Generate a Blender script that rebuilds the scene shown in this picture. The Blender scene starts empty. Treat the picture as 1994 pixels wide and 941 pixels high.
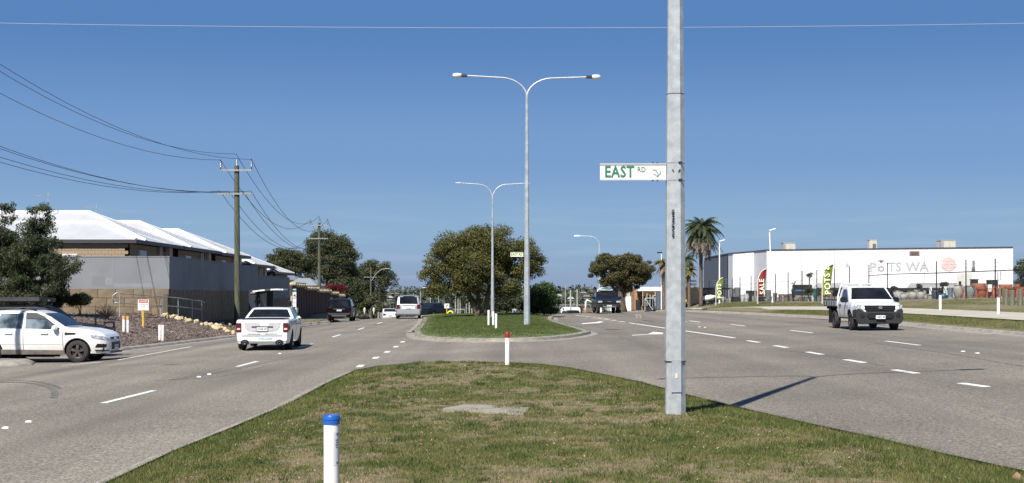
import bpy, bmesh, math, random
import numpy as np
from mathutils import Vector, Matrix, Quaternion

random.seed(7)
rng = np.random.default_rng(11)
sc = bpy.context.scene
COL = sc.collection
R = math.radians
PI = math.pi

# ------------------------------------------------------------------ camera, sky, sun, exposure
EYE, FPX, CXP, HOR = 1.92, 2600.0, 997.0, 572.0      # eye height, focal length / centre / horizon in photo pixels
cam_d = bpy.data.cameras.new('camera')
cam_d.sensor_width = 36.0
cam_d.lens = 36.0 * FPX / 1994.0
cam_d.shift_y = (HOR - 470.5) / 1994.0
cam_d.clip_start = 0.1
cam_d.clip_end = 9000.0
cam = bpy.data.objects.new('camera', cam_d)
COL.objects.link(cam)
cam.location = (0, 0, EYE)
cam.rotation_euler = (R(90), 0, 0)
sc.camera = cam

SUN_EL = R(48.7)
SUN_AZ = math.atan2(-0.40, -0.917)
world = bpy.data.worlds.new('World')
sc.world = world
world.use_nodes = True
wn, wl = world.node_tree.nodes, world.node_tree.links
wn.clear()
w_out = wn.new('ShaderNodeOutputWorld')
w_bg = wn.new('ShaderNodeBackground')
w_sky = wn.new('ShaderNodeTexSky')
w_sky.sky_type = 'NISHITA'
w_sky.sun_disc = False
w_sky.sun_elevation = SUN_EL
w_sky.sun_rotation = SUN_AZ
w_sky.altitude = 20
w_sky.air_density = 1.0
w_sky.dust_density = 0.35
w_sky.ozone_density = 2.6
w_bg.inputs['Strength'].default_value = 0.085
# faint high cloud low over the horizon
w_tc = wn.new('ShaderNodeTexCoord')
w_sep = wn.new('ShaderNodeSeparateXYZ')
w_map = wn.new('ShaderNodeMapping'); w_map.inputs['Scale'].default_value = (5, 5, 60)
w_noi = wn.new('ShaderNodeTexNoise'); w_noi.inputs['Scale'].default_value = 2.2; w_noi.inputs['Detail'].default_value = 5
w_rmp = wn.new('ShaderNodeMapRange'); w_rmp.inputs['From Min'].default_value = 0.50; w_rmp.inputs['From Max'].default_value = 0.80
w_bnd = wn.new('ShaderNodeMapRange'); w_bnd.inputs['From Min'].default_value = 0.085; w_bnd.inputs['From Max'].default_value = 0.045
w_mul = wn.new('ShaderNodeMath'); w_mul.operation = 'MULTIPLY'
w_mu2 = wn.new('ShaderNodeMath'); w_mu2.operation = 'MULTIPLY'; w_mu2.inputs[1].default_value = 0.15
w_mix = wn.new('ShaderNodeMixRGB'); w_mix.inputs['Color2'].default_value = (5.2, 6.0, 7.2, 1)
wl.new(w_tc.outputs['Generated'], w_map.inputs['Vector']); wl.new(w_map.outputs[0], w_noi.inputs['Vector'])
wl.new(w_tc.outputs['Generated'], w_sep.inputs[0]); wl.new(w_sep.outputs['Z'], w_bnd.inputs['Value'])
wl.new(w_noi.outputs['Fac'], w_rmp.inputs['Value']); wl.new(w_rmp.outputs[0], w_mul.inputs[0]); wl.new(w_bnd.outputs[0], w_mul.inputs[1])
wl.new(w_mul.outputs[0], w_mu2.inputs[0]); wl.new(w_mu2.outputs[0], w_mix.inputs['Fac'])
# clear deep blue afternoon sky: the model's pale yellow horizon is replaced by the blue haze the place has
w_tint = wn.new('ShaderNodeMixRGB'); w_tint.inputs['Fac'].default_value = 0.95
w_grad = wn.new('ShaderNodeValToRGB'); w_grad.color_ramp.interpolation = 'EASE'
for i, (p, c) in enumerate(((0.0, (.188, .262, .402)), (.045, (.188, .308, .466)), (.105, (.130, .243, .452)), (.195, (.068, .165, .375)), (1.0, (.035, .085, .23)))):
    e = w_grad.color_ramp.elements[i] if i < 2 else w_grad.color_ramp.elements.new(p)
    e.position = p; e.color = (*c, 1)
w_sc = wn.new('ShaderNodeMixRGB'); w_sc.blend_type = 'MULTIPLY'; w_sc.inputs['Fac'].default_value = 1; w_sc.inputs['Color2'].default_value = (9.8, 9.8, 9.8, 1)
wl.new(w_sep.outputs['Z'], w_grad.inputs[0]); wl.new(w_grad.outputs[0], w_sc.inputs['Color1']); wl.new(w_sc.outputs[0], w_tint.inputs['Color2'])
wl.new(w_sky.outputs[0], w_tint.inputs['Color1'])
wl.new(w_tint.outputs[0], w_mix.inputs['Color1']); wl.new(w_mix.outputs[0], w_bg.inputs['Color']); wl.new(w_bg.outputs[0], w_out.inputs[0])

sun_d = bpy.data.lights.new('sun', 'SUN')
sun_d.energy = 5.0
sun_d.angle = R(0.53)
sun_d.color = (1.0, 0.955, 0.89)
sun = bpy.data.objects.new('sun', sun_d)
COL.objects.link(sun)
sdir = Vector((0.40 * math.cos(SUN_EL), 0.917 * math.cos(SUN_EL), -math.sin(SUN_EL))).normalized()
sun.rotation_euler = sdir.to_track_quat('-Z', 'Y').to_euler()
sun.location = (-20, -40, 60)

sc.render.engine = 'CYCLES'
sc.view_settings.view_transform = 'Standard'
sc.view_settings.look = 'None'
sc.view_settings.gamma = 1.0
sc.view_settings.exposure = 0.66
sc.cycles.max_bounces = 6
sc.cycles.transparent_max_bounces = 6

# ------------------------------------------------------------------ materials
MATS = {}
def mat(name, col, col2=None, scale=4.0, rough=0.6, metal=0.0, bump=0.0, bscale=None, detail=6, emis=None, coat=0.0, spec=0.5, lo=0.35, hi=0.65, alpha=None, island=False, stretch=None):
    if name in MATS: return MATS[name]
    m = bpy.data.materials.new(name); m.use_nodes = True
    nt = m.node_tree; N, L = nt.nodes, nt.links
    b = N['Principled BSDF']
    b.inputs['Base Color'].default_value = (*col, 1); b.inputs['Roughness'].default_value = rough
    b.inputs['Metallic'].default_value = metal; b.inputs['Coat Weight'].default_value = coat
    b.inputs['Specular IOR Level'].default_value = spec
    tc = N.new('ShaderNodeTexCoord'); vec = tc.outputs['Object']
    if stretch:
        mp = N.new('ShaderNodeMapping'); mp.inputs['Scale'].default_value = stretch
        L.new(vec, mp.inputs['Vector']); vec = mp.outputs[0]
    if col2 is not None:
        mr = N.new('ShaderNodeMapRange'); mr.inputs['From Min'].default_value = lo; mr.inputs['From Max'].default_value = hi
        if island:
            g = N.new('ShaderNodeNewGeometry'); L.new(g.outputs['Random Per Island'], mr.inputs['Value'])
            mr.inputs['From Min'].default_value = 0; mr.inputs['From Max'].default_value = 1
        else:
            n = N.new('ShaderNodeTexNoise'); n.inputs['Scale'].default_value = scale; n.inputs['Detail'].default_value = detail
            L.new(vec, n.inputs['Vector']); L.new(n.outputs['Fac'], mr.inputs['Value'])
        mx = N.new('ShaderNodeMixRGB'); mx.inputs['Color1'].default_value = (*col, 1); mx.inputs['Color2'].default_value = (*col2, 1)
        L.new(mr.outputs[0], mx.inputs['Fac']); L.new(mx.outputs[0], b.inputs['Base Color'])
    if bump > 0:
        n2 = N.new('ShaderNodeTexNoise'); n2.inputs['Scale'].default_value = bscale or scale * 3; n2.inputs['Detail'].default_value = 5
        L.new(vec, n2.inputs['Vector'])
        bp = N.new('ShaderNodeBump'); bp.inputs['Strength'].default_value = bump; bp.inputs['Distance'].default_value = 0.02
        L.new(n2.outputs['Fac'], bp.inputs['Height']); L.new(bp.outputs[0], b.inputs['Normal'])
    if emis:
        b.inputs['Emission Color'].default_value = (*emis[0], 1); b.inputs['Emission Strength'].default_value = emis[1]
    MATS[name] = m
    return m

def leafmat(name, c1, c2, c3, trans=0.25, nscale=1.1):
    m = bpy.data.materials.new(name); m.use_nodes = True
    N, L = m.node_tree.nodes, m.node_tree.links
    N.clear()
    out = N.new('ShaderNodeOutputMaterial'); g = N.new('ShaderNodeNewGeometry')
    cr = N.new('ShaderNodeValToRGB'); cr.color_ramp.elements[0].color = (*c1, 1); cr.color_ramp.elements[1].color = (*c3, 1)
    e = cr.color_ramp.elements.new(0.5); e.color = (*c2, 1)
    tc = N.new('ShaderNodeTexCoord'); nz = N.new('ShaderNodeTexNoise'); nz.inputs['Scale'].default_value = nscale; nz.inputs['Detail'].default_value = 3
    L.new(tc.outputs['Object'], nz.inputs['Vector'])
    mr = N.new('ShaderNodeMapRange'); mr.inputs['From Min'].default_value = .32; mr.inputs['From Max'].default_value = .68; L.new(nz.outputs['Fac'], mr.inputs['Value'])
    mf = N.new('ShaderNodeMix'); mf.inputs[0].default_value = .5; L.new(g.outputs['Random Per Island'], mf.inputs[2]); L.new(mr.outputs[0], mf.inputs[3]); L.new(mf.outputs[0], cr.inputs[0])
    d = N.new('ShaderNodeBsdfPrincipled'); d.inputs['Roughness'].default_value = 0.55; d.inputs['Specular IOR Level'].default_value = 0.3
    t = N.new('ShaderNodeBsdfTranslucent'); mx = N.new('ShaderNodeMixShader'); mx.inputs[0].default_value = trans
    L.new(cr.outputs[0], d.inputs['Base Color']); L.new(cr.outputs[0], t.inputs['Color'])
    L.new(d.outputs[0], mx.inputs[1]); L.new(t.outputs[0], mx.inputs[2]); L.new(mx.outputs[0], out.inputs[0])
    MATS[name] = m
    return m

def wavemat(name, c1, c2, axis, scale, rough=0.5, metal=0.0, bump=0.4, dist=0.03):
    m = bpy.data.materials.new(name); m.use_nodes = True
    N, L = m.node_tree.nodes, m.node_tree.links
    b = N['Principled BSDF']; b.inputs['Roughness'].default_value = rough; b.inputs['Metallic'].default_value = metal
    tc = N.new('ShaderNodeTexCoord'); w = N.new('ShaderNodeTexWave'); w.bands_direction = axis; w.inputs['Scale'].default_value = scale
    L.new(tc.outputs['Object'], w.inputs['Vector'])
    n = N.new('ShaderNodeTexNoise'); n.inputs['Scale'].default_value = 0.7; n.inputs['Detail'].default_value = 6
    L.new(tc.outputs['Object'], n.inputs['Vector'])
    mx = N.new('ShaderNodeMixRGB'); mx.inputs['Color1'].default_value = (*c1, 1); mx.inputs['Color2'].default_value = (*c2, 1)
    mr = N.new('ShaderNodeMapRange'); mr.inputs['From Min'].default_value = .35; mr.inputs['From Max'].default_value = .65
    L.new(n.outputs['Fac'], mr.inputs['Value']); L.new(mr.outputs[0], mx.inputs['Fac']); L.new(mx.outputs[0], b.inputs['Base Color'])
    bp = N.new('ShaderNodeBump'); bp.inputs['Strength'].default_value = bump; bp.inputs['Distance'].default_value = dist
    L.new(w.outputs['Fac'], bp.inputs['Height']); L.new(bp.outputs[0], b.inputs['Normal'])
    MATS[name] = m
    return m

def asphalt(name, base):
    m = bpy.data.materials.new(name); m.use_nodes = True
    N, L = m.node_tree.nodes, m.node_tree.links
    b = N['Principled BSDF']; b.inputs['Roughness'].default_value = 0.85; b.inputs['Specular IOR Level'].default_value = 0.25
    tc = N.new('ShaderNodeTexCoord'); V = tc.outputs['Object']
    def noise(s, d=4, st=None):
        n = N.new('ShaderNodeTexNoise'); n.inputs['Scale'].default_value = s; n.inputs['Detail'].default_value = d
        if st:
            mp = N.new('ShaderNodeMapping'); mp.inputs['Scale'].default_value = st; L.new(V, mp.inputs['Vector']); L.new(mp.outputs[0], n.inputs['Vector'])
        else: L.new(V, n.inputs['Vector'])
        return n.outputs['Fac']
    def rng_(v, a, b_, c, d):
        r = N.new('ShaderNodeMapRange'); r.inputs['From Min'].default_value = a; r.inputs['From Max'].default_value = b_
        r.inputs['To Min'].default_value = c; r.inputs['To Max'].default_value = d; L.new(v, r.inputs['Value']); return r.outputs[0]
    def mul(a, c):
        r = N.new('ShaderNodeMath'); r.operation = 'MULTIPLY'; L.new(a, r.inputs[0]); L.new(c, r.inputs[1]); return r.outputs[0]
    stone = noise(34, 3)
    f = mul(rng_(stone, .3, .7, .42, 1.68), rng_(noise(.22, 5), .3, .7, .84, 1.14))
    f = mul(f, rng_(noise(.9, 5, (1.0, .07, 1)), .3, .7, .90, 1.10))        # streaks along the lanes
    f = mul(f, rng_(noise(14, 6), .3, .7, .76, 1.26))
    f = mul(f, rng_(noise(.55, 3, (1.0, .018, 1)), .32, .68, .78, 1.16))   # wheel paths
    f = mul(f, rng_(noise(120, 2), .3, .7, .80, 1.22))
    mx = N.new('ShaderNodeMixRGB'); mx.blend_type = 'MULTIPLY'; mx.inputs['Fac'].default_value = 1
    mx.inputs['Color1'].default_value = (*base, 1); L.new(f, mx.inputs['Color2'])
    # cracks
    vo = N.new('ShaderNodeTexVoronoi'); vo.feature = 'DISTANCE_TO_EDGE'; vo.inputs['Scale'].default_value = 0.16
    nd = N.new('ShaderNodeTexNoise'); nd.inputs['Scale'].default_value = 1.2; nd.inputs['Detail'].default_value = 6; L.new(V, nd.inputs['Vector'])
    va = N.new('ShaderNodeMixRGB'); va.inputs['Fac'].default_value = .25; L.new(V, va.inputs['Color1']); L.new(nd.outputs['Color'], va.inputs['Color2'])
    vm = N.new('ShaderNodeVectorMath'); vm.operation = 'ADD'; L.new(V, vm.inputs[0]); L.new(nd.outputs['Color'], vm.inputs[1]); L.new(vm.outputs[0], vo.inputs['Vector'])
    ck = rng_(vo.outputs['Distance'], 0.0005, .0032, 1, 0)
    gate = rng_(noise(.13, 3), .56, .66, 0, .55)
    fac = mul(ck, gate)
    m2 = N.new('ShaderNodeMixRGB'); L.new(fac, m2.inputs['Fac']); L.new(mx.outputs[0], m2.inputs['Color1']); m2.inputs['Color2'].default_value = (.02, .02, .021, 1)
    # oil stains and faded patches
    st = N.new('ShaderNodeMixRGB'); L.new(rng_(noise(.55, 4, (1, .35, 1)), .66, .80, 0, .45), st.inputs['Fac'])
    L.new(m2.outputs[0], st.inputs['Color1']); st.inputs['Color2'].default_value = (base[0] * .45, base[1] * .45, base[2] * .46, 1)
    L.new(st.outputs[0], b.inputs['Base Color'])
    bp = N.new('ShaderNodeBump'); bp.inputs['Strength'].default_value = .35; bp.inputs['Distance'].default_value = .01
    L.new(stone, bp.inputs['Height']); L.new(bp.outputs[0], b.inputs['Normal'])
    MATS[name] = m
    return m

def blockmat(name, c1, c2, mortar, bw, bh, rot=(0, 0, 0)):
    m = bpy.data.materials.new(name); m.use_nodes = True
    N, L = m.node_tree.nodes, m.node_tree.links
    b = N['Principled BSDF']; b.inputs['Roughness'].default_value = .9
    tc = N.new('ShaderNodeTexCoord'); mp = N.new('ShaderNodeMapping'); mp.inputs['Rotation'].default_value = rot
    L.new(tc.outputs['Object'], mp.inputs['Vector'])
    br = N.new('ShaderNodeTexBrick'); br.inputs['Scale'].default_value = 1.0; br.inputs['Brick Width'].default_value = bw; br.inputs['Row Height'].default_value = bh
    br.inputs['Mortar Size'].default_value = .012; br.inputs['Color1'].default_value = (*c1, 1); br.inputs['Color2'].default_value = (*c2, 1); br.inputs['Mortar'].default_value = (*mortar, 1)
    L.new(mp.outputs[0], br.inputs['Vector']); L.new(br.outputs['Color'], b.inputs['Base Color'])
    bp = N.new('ShaderNodeBump'); bp.inputs['Strength'].default_value = .5; bp.inputs['Distance'].default_value = -.01
    L.new(br.outputs['Fac'], bp.inputs['Height']); L.new(bp.outputs[0], b.inputs['Normal'])
    MATS[name] = m
    return m

# ------------------------------------------------------------------ mesh helpers
class MB:
    def __init__(s): s.v = []; s.f = []; s.m = []; s.mi = 0; s.sm = []; s.smooth = False
    def mat(s, i): s.mi = i; return s
    def add(s, vs, fs):
        o = len(s.v); s.v += [tuple(p) for p in vs]
        for f in fs: s.f.append(tuple(i + o for i in f)); s.m.append(s.mi); s.sm.append(s.smooth)
        return s
    def box(s, c, d, rz=0.0, M=None, taper=1.0):
        hx, hy, hz = d[0] / 2, d[1] / 2, d[2] / 2
        vs = []
        for z, k in ((-hz, 1.0), (hz, taper)):
            for x, y in ((-hx, -hy), (hx, -hy), (hx, hy), (-hx, hy)): vs.append(Vector((x * k, y * k, z)))
        if M is not None: vs = [M @ p for p in vs]
        elif rz:
            q = Matrix.Rotation(rz, 3, 'Z'); vs = [q @ p for p in vs]
        c = Vector(c); vs = [p + c for p in vs]
        return s.add(vs, [(0, 3, 2, 1), (4, 5, 6, 7), (0, 1, 5, 4), (1, 2, 6, 5), (2, 3, 7, 6), (3, 0, 4, 7)])
    def cyl(s, p0, p1, r0, r1=None, n=10, caps=True):
        r1 = r0 if r1 is None else r1
        p0, p1 = Vector(p0), Vector(p1); d = (p1 - p0)
        if d.length < 1e-6: return s
        q = d.to_track_quat('Z', 'Y'); vs = []
        for p, r in ((p0, r0), (p1, r1)):
            for i in range(n): a = 2 * PI * (i + .5) / n; vs.append(p + q @ Vector((r * math.cos(a), r * math.sin(a), 0)))
        fs = [(i, (i + 1) % n, n + (i + 1) % n, n + i) for i in range(n)]
        if caps: fs += [tuple(range(n - 1, -1, -1)), tuple(range(n, 2 * n))]
        return s.add(vs, fs)
    def tube(s, pts, r, n=8, caps=True):
        pts = [Vector(p) for p in pts]; k = len(pts)
        rs = r if isinstance(r, (list, tuple)) else [r] * k
        vs = []; prev = None
        for i, p in enumerate(pts):
            t = (pts[min(i + 1, k - 1)] - pts[max(i - 1, 0)]).normalized()
            if prev is None:
                a = Vector((0, 0, 1)) if abs(t.z) < .9 else Vector((1, 0, 0)); u = t.cross(a).normalized()
            else: u = (prev - t * prev.dot(t)).normalized()
            prev = u; w = t.cross(u)
            for j in range(n): an = 2 * PI * j / n; vs.append(p + (u * math.cos(an) + w * math.sin(an)) * rs[i])
        fs = []
        for i in range(k - 1):
            for j in range(n): fs.append((i * n + j, i * n + (j + 1) % n, (i + 1) * n + (j + 1) % n, (i + 1) * n + j))
        if caps: fs += [tuple(range(n - 1, -1, -1)), tuple((k - 1) * n + j for j in range(n))]
        return s.add(vs, fs)
    def lathe(s, prof, c=(0, 0, 0), n=16, axis='Z'):
        vs = []; k = len(prof)
        for r, z in prof:
            for j in range(n):
                a = 2 * PI * j / n; x, y = r * math.cos(a), r * math.sin(a)
                p = (x, y, z) if axis == 'Z' else ((x, z, y) if axis == 'Y' else (z, x, y))
                vs.append((p[0] + c[0], p[1] + c[1], p[2] + c[2]))
        fs = []
        for i in range(k - 1):
            for j in range(n): fs.append((i * n + j, i * n + (j + 1) % n, (i + 1) * n + (j + 1) % n, (i + 1) * n + j))
        return s.add(vs, fs)
    def prism(s, poly, fn0, fn1):
        """poly 2D -> front and back 3D by the two functions, with sides"""
        n = len(poly); vs = [fn0(*p) for p in poly] + [fn1(*p) for p in poly]
        fs = [tuple(range(n)), tuple(range(2 * n - 1, n - 1, -1))] + [(i, n + i, n + (i + 1) % n, (i + 1) % n) for i in range(n)]
        return s.add(vs, fs)
    def build(s, name, mats, parent=None, loc=None, rz=None, bevel=0.0, auto=None):
        me = bpy.data.meshes.new(name); me.from_pydata(s.v, [], s.f)
        for m in (mats if isinstance(mats, (list, tuple)) else [mats]): me.materials.append(m)
        if len(me.polygons) == len(s.m):
            me.polygons.foreach_set('material_index', s.m)
            me.polygons.foreach_set('use_smooth', s.sm)
        bm = bmesh.new(); bm.from_mesh(me); bmesh.ops.recalc_face_normals(bm, faces=bm.faces)
        if bevel > 0:
            bmesh.ops.remove_doubles(bm, verts=bm.verts, dist=1e-5)
            bmesh.ops.bevel(bm, geom=[e for e in bm.edges if len(e.link_faces) == 2 and e.calc_face_angle(0) > .6], offset=bevel, segments=2, affect='EDGES', clamp_overlap=True)
            for f in bm.faces: f.smooth = True
        bm.to_mesh(me); bm.free()
        if bevel > 0 or auto:
            try: me.set_sharp_from_angle(angle=R(auto or 40))
            except Exception: pass
        o = bpy.data.objects.new(name, me); COL.objects.link(o)
        if parent is not None: o.parent = parent
        if loc is not None: o.location = loc
        if rz is not None: o.rotation_euler = (0, 0, rz)
        return o

def tag(o, label=None, cat=None, group=None, kind=None):
    if label: o['label'] = label
    if cat: o['category'] = cat
    if group: o['group'] = group
    if kind: o['kind'] = kind
    return o
def thing(name, label, cat, loc=(0, 0, 0), rz=0.0, group=None):
    o = bpy.data.objects.new(name, None); COL.objects.link(o); o.empty_display_size = .2
    o.location = loc; o.rotation_euler = (0, 0, rz)
    return tag(o, label, cat, group)
def copy_tree(o, parent=None, loc=None, rz=None, label=None):
    c = o.copy(); COL.objects.link(c); c.parent = parent
    if loc is not None: c.location = loc
    if rz is not None: c.rotation_euler = (0, 0, rz)
    if label: c['label'] = label
    for ch in list(o.children): copy_tree(ch, c)
    return c
def np_mesh(name, verts, faces, mats, parent=None, smooth=False):
    """verts (N,3), faces (M,k) with a constant k"""
    me = bpy.data.meshes.new(name); k = faces.shape[1]
    me.vertices.add(len(verts)); me.vertices.foreach_set('co', np.ascontiguousarray(verts, np.float32).ravel())
    me.loops.add(faces.size); me.loops.foreach_set('vertex_index', np.ascontiguousarray(faces, np.int32).ravel())
    me.polygons.add(len(faces)); me.polygons.foreach_set('loop_start', np.arange(0, faces.size, k, dtype=np.int32))
    me.update(calc_edges=True)
    for m in (mats if isinstance(mats, (list, tuple)) else [mats]): me.materials.append(m)
    if smooth: me.polygons.foreach_set('use_smooth', np.ones(len(faces), bool))
    o = bpy.data.objects.new(name, me); COL.objects.link(o)
    if parent is not None: o.parent = parent
    return o
def text(name, s, size, M, m, parent=None, ext=.002, off=0.0, sx=1.0, align='CENTER', space=1.0):
    cu = bpy.data.curves.new(name, 'FONT'); cu.body = s; cu.size = size; cu.extrude = ext; cu.offset = off
    cu.align_x = align; cu.align_y = 'CENTER'; cu.resolution_u = 2; cu.space_character = space
    cu.materials.append(m)
    tmp = bpy.data.objects.new('tmp', cu); me = bpy.data.meshes.new_from_object(tmp); me.name = name
    bpy.data.objects.remove(tmp)
    o = bpy.data.objects.new(name, me); COL.objects.link(o)
    o.parent = parent; o.matrix_local = M @ Matrix.Diagonal((sx, 1, 1, 1))
    return o
def face_cam(x, y, z, rz=0.0):
    """text standing upright and read from -Y; rz turns it"""
    return Matrix.Translation((x, y, z)) @ Matrix.Rotation(rz, 4, 'Z') @ Matrix.Rotation(PI / 2, 4, 'X')

# ------------------------------------------------------------------ terrain
def sstep(a, b, x):
    t = np.clip((x - a) / (b - a), 0, 1); return t * t * (3 - 2 * t)
CX = [-400, -40, -16, -14, -12.5, -9.5, -6, -4, 0, 3, 6, 10, 17, 19.5, 22, 25.3, 28.6, 29.8, 31, 36, 50, 400]
CZ = [-.3, -.3, -.33, -.31, -.20, -.02, .0, .03, .16, .22, .30, .42, .52, .80, 1.0, 1.14, 1.40, 1.54, 1.56, 1.22, 1.05, 1.0]
def tz(x, y):
    x = np.asarray(x, float); y = np.asarray(y, float)
    c = np.interp(x, CX, CZ)
    far = sstep(130, 400, y)
    c = c * (1 - far)
    u = np.clip(y - 100, 0, 150)
    d = -(u * u) / 2800.0 - np.clip(y - 250, 0, 150) * .05
    d = np.minimum(d, 0) + np.where(y > 420, np.clip((y - 420) / 600.0, 0, 1) * 10, 0)
    k = 1 - sstep(17, 23, x) * (1 - sstep(190, 260, y))
    k = k * (1 - .75 * sstep(-16, -26, x) * 0)
    return c + d * k
def tzf(x, y): return float(tz(x, y))
def gp(px, py, zf=tzf, dz=0.0, d0=4.0, d1=420.0):
    """the point of the ground seen at photo pixel (px, py)"""
    kx = (px - CXP) / FPX; kz = (py - HOR) / FPX
    d = d0; last = None; zq = zf
    while d < d1:
        g = (EYE - kz * d) - (zf(kx * d, d) + dz)
        if g <= 0:
            a, b = last if last else d0, d
            for _ in range(24):
                mid = (a + b) / 2
                if (EYE - kz * mid) - (zf(kx * mid, mid) + dz) <= 0: b = mid
                else: a = mid
            d = (a + b) / 2
            return Vector((kx * d, d, zf(kx * d, d) + dz))
        last = d; d *= 1.02
    d = d1
    return Vector((kx * d, d, zf(kx * d, d) + dz))
def sx_(px, d): return (px - CXP) / FPX * d
def sz_(py, d): return EYE - (py - HOR) / FPX * d

def in_poly(P, X, Y):
    c = np.zeros(X.shape, bool); n = len(P); j = n - 1
    for i in range(n):
        xi, yi = P[i][0], P[i][1]; xj, yj = P[j][0], P[j][1]
        hit = ((yi > Y) != (yj > Y)) & (X < (xj - xi) * (Y - yi) / ((yj - yi) + 1e-12) + xi)
        c ^= hit; j = i
    return c
def poly_dist(P, X, Y):
    D = np.full(X.shape, 1e9); n = len(P)
    for i in range(n):
        ax, ay = P[i][0], P[i][1]; bx, by = P[(i + 1) % n][0], P[(i + 1) % n][1]
        dx, dy = bx - ax, by - ay; t = np.clip(((X - ax) * dx + (Y - ay) * dy) / (dx * dx + dy * dy + 1e-12), 0, 1)
        D = np.minimum(D, np.hypot(X - ax - t * dx, Y - ay - t * dy))
    return D
def vnoise(X, Y, s, seed=0):
    """value noise in numpy"""
    r = np.random.default_rng(seed).random((256, 256))
    u, v = X * s, Y * s; iu, iv = np.floor(u).astype(int), np.floor(v).astype(int); fu, fv = u - iu, v - iv
    fu = fu * fu * (3 - 2 * fu); fv = fv * fv * (3 - 2 * fv)
    g = lambda a, b: r[a % 256, b % 256]
    return (g(iu, iv) * (1 - fu) + g(iu + 1, iv) * fu) * (1 - fv) + (g(iu, iv + 1) * (1 - fu) + g(iu + 1, iv + 1) * fu) * fv
def poly_sheet(name, P, zf, m, step=1.0, parent=None, skirt=.25):
    """a sheet over polygon P, cut into a grid and laid on zf(x, y), with a skirt down into the ground"""
    bm = bmesh.new(); vs = [bm.verts.new((p[0], p[1], 0)) for p in P]; bm.faces.new(vs)
    bmesh.ops.triangulate(bm, faces=bm.faces)
    xs = [p[0] for p in P]; ys = [p[1] for p in P]
    for lo, hi, ax in ((min(xs), max(xs), 0), (min(ys), max(ys), 1)):
        k = lo + step
        while k < hi - 1e-3:
            co = (k, 0, 0) if ax == 0 else (0, k, 0); no = (1, 0, 0) if ax == 0 else (0, 1, 0)
            bmesh.ops.bisect_plane(bm, geom=bm.verts[:] + bm.edges[:] + bm.faces[:], plane_co=co, plane_no=no, dist=1e-5)
            k += step
    A = np.array([v.co[:] for v in bm.verts]); Z = zf(A[:, 0], A[:, 1])
    for v, z in zip(bm.verts, Z): v.co.z = z
    be = [e for e in bm.edges if len(e.link_faces) == 1]
    if skirt:
        r = bmesh.ops.extrude_edge_only(bm, edges=be)
        for v in [g for g in r['geom'] if isinstance(g, bmesh.types.BMVert)]: v.co.z -= skirt
    bmesh.ops.recalc_face_normals(bm, faces=bm.faces)
    for f in bm.faces: f.smooth = True
    me = bpy.data.meshes.new(name); bm.to_mesh(me); bm.free(); me.materials.append(m)
    o = bpy.data.objects.new(name, me); COL.objects.link(o); o.parent = parent
    return o
def densify(P, step=1.0, closed=False):
    out = []; n = len(P)
    for i in range(n if closed else n - 1):
        a, b = Vector(P[i][:2]), Vector(P[(i + 1) % n][:2]); k = max(1, int((b - a).length / step))
        for j in range(k): q = a.lerp(b, j / k); out.append((q.x, q.y))
    if not closed: out.append(tuple(P[-1][:2]))
    return out
def chaikin(P, it=2, closed=True):
    for _ in range(it):
        Q = []; n = len(P)
        if not closed: Q.append(P[0])
        for i in range(n if closed else n - 1):
            a, b = P[i], P[(i + 1) % n]
            Q.append((a[0] * .75 + b[0] * .25, a[1] * .75 + b[1] * .25)); Q.append((a[0] * .25 + b[0] * .75, a[1] * .25 + b[1] * .75))
        if not closed: Q.append(P[-1])
        P = Q
    return P
def ribbon(name, P, prof, m, zf=tzf, closed=False, parent=None):
    """sweep a profile [(offset to the left of travel, dz)] along P over the ground"""
    n = len(P); vs = []; k = len(prof)
    for i in range(n):
        a = Vector(P[(i - 1) % n] if closed else P[max(i - 1, 0)]); b = Vector(P[(i + 1) % n] if closed else P[min(i + 1, n - 1)])
        t = (b - a).normalized(); nn = Vector((-t.y, t.x)); p = Vector(P[i]); z = zf(p.x, p.y)
        for o, dz in prof: q = p + nn * o; vs.append((q.x, q.y, z + dz))
    fs = []
    for i in range(n if closed else n - 1):
        j = (i + 1) % n
        for q in range(k - 1): fs.append((i * k + q, j * k + q, j * k + q + 1, i * k + q + 1))
    mb = MB(); mb.smooth = False; mb.add(vs, fs)
    return mb.build(name, m, parent)
# ------------------------------------------------------------------ materials used by the setting
A_ROAD = asphalt('asphalt', (.166, .149, .120))
M_CONC = mat('kerb_concrete', (.30, .27, .225), (.19, .175, .15), scale=2.4, rough=.9, bump=.3, bscale=30)
M_PATH = mat('path_concrete', (.40, .365, .30), (.33, .30, .245), scale=.8, rough=.9, bump=.2, bscale=25)
M_PAINT = mat('road_paint', (.66, .65, .60), (.34, .33, .30), scale=16, rough=.8, lo=.50, hi=.72, detail=12)
M_SOIL = mat('lawn_soil', (.205, .155, .088), (.105, .10, .042), scale=3.0, rough=.95, bump=.6, bscale=40, lo=.40, hi=.60, detail=12)
M_SOILG = mat('lawn_soil_green', (.17, .15, .07), (.075, .115, .03), scale=1.3, rough=.95, bump=.6, bscale=30, lo=.35, hi=.55, detail=12)
M_VERGE = mat('verge_soil', (.19, .15, .085), (.11, .11, .045), scale=.9, rough=.95, bump=.5, bscale=20, detail=12)
M_DIRT = mat('far_ground', (.085, .085, .05), (.05, .062, .032), scale=.15, rough=.95, detail=12)
M_MULCH = mat('mulch_base', (.075, .052, .040), (.19, .145, .115), scale=9, rough=.95, bump=.9, bscale=14, detail=14, lo=.38, hi=.62)
M_BLADE = leafmat('grass_blades', (.062, .092, .018), (.122, .142, .036), (.28, .235, .10), .3, 1.6)
M_BLADEG = leafmat('grass_blades_green', (.045, .080, .018), (.085, .120, .028), (.19, .175, .06), .3)
M_STRAW = leafmat('dry_grass', (.25, .185, .10), (.16, .12, .06), (.40, .32, .19), .2)

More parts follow.
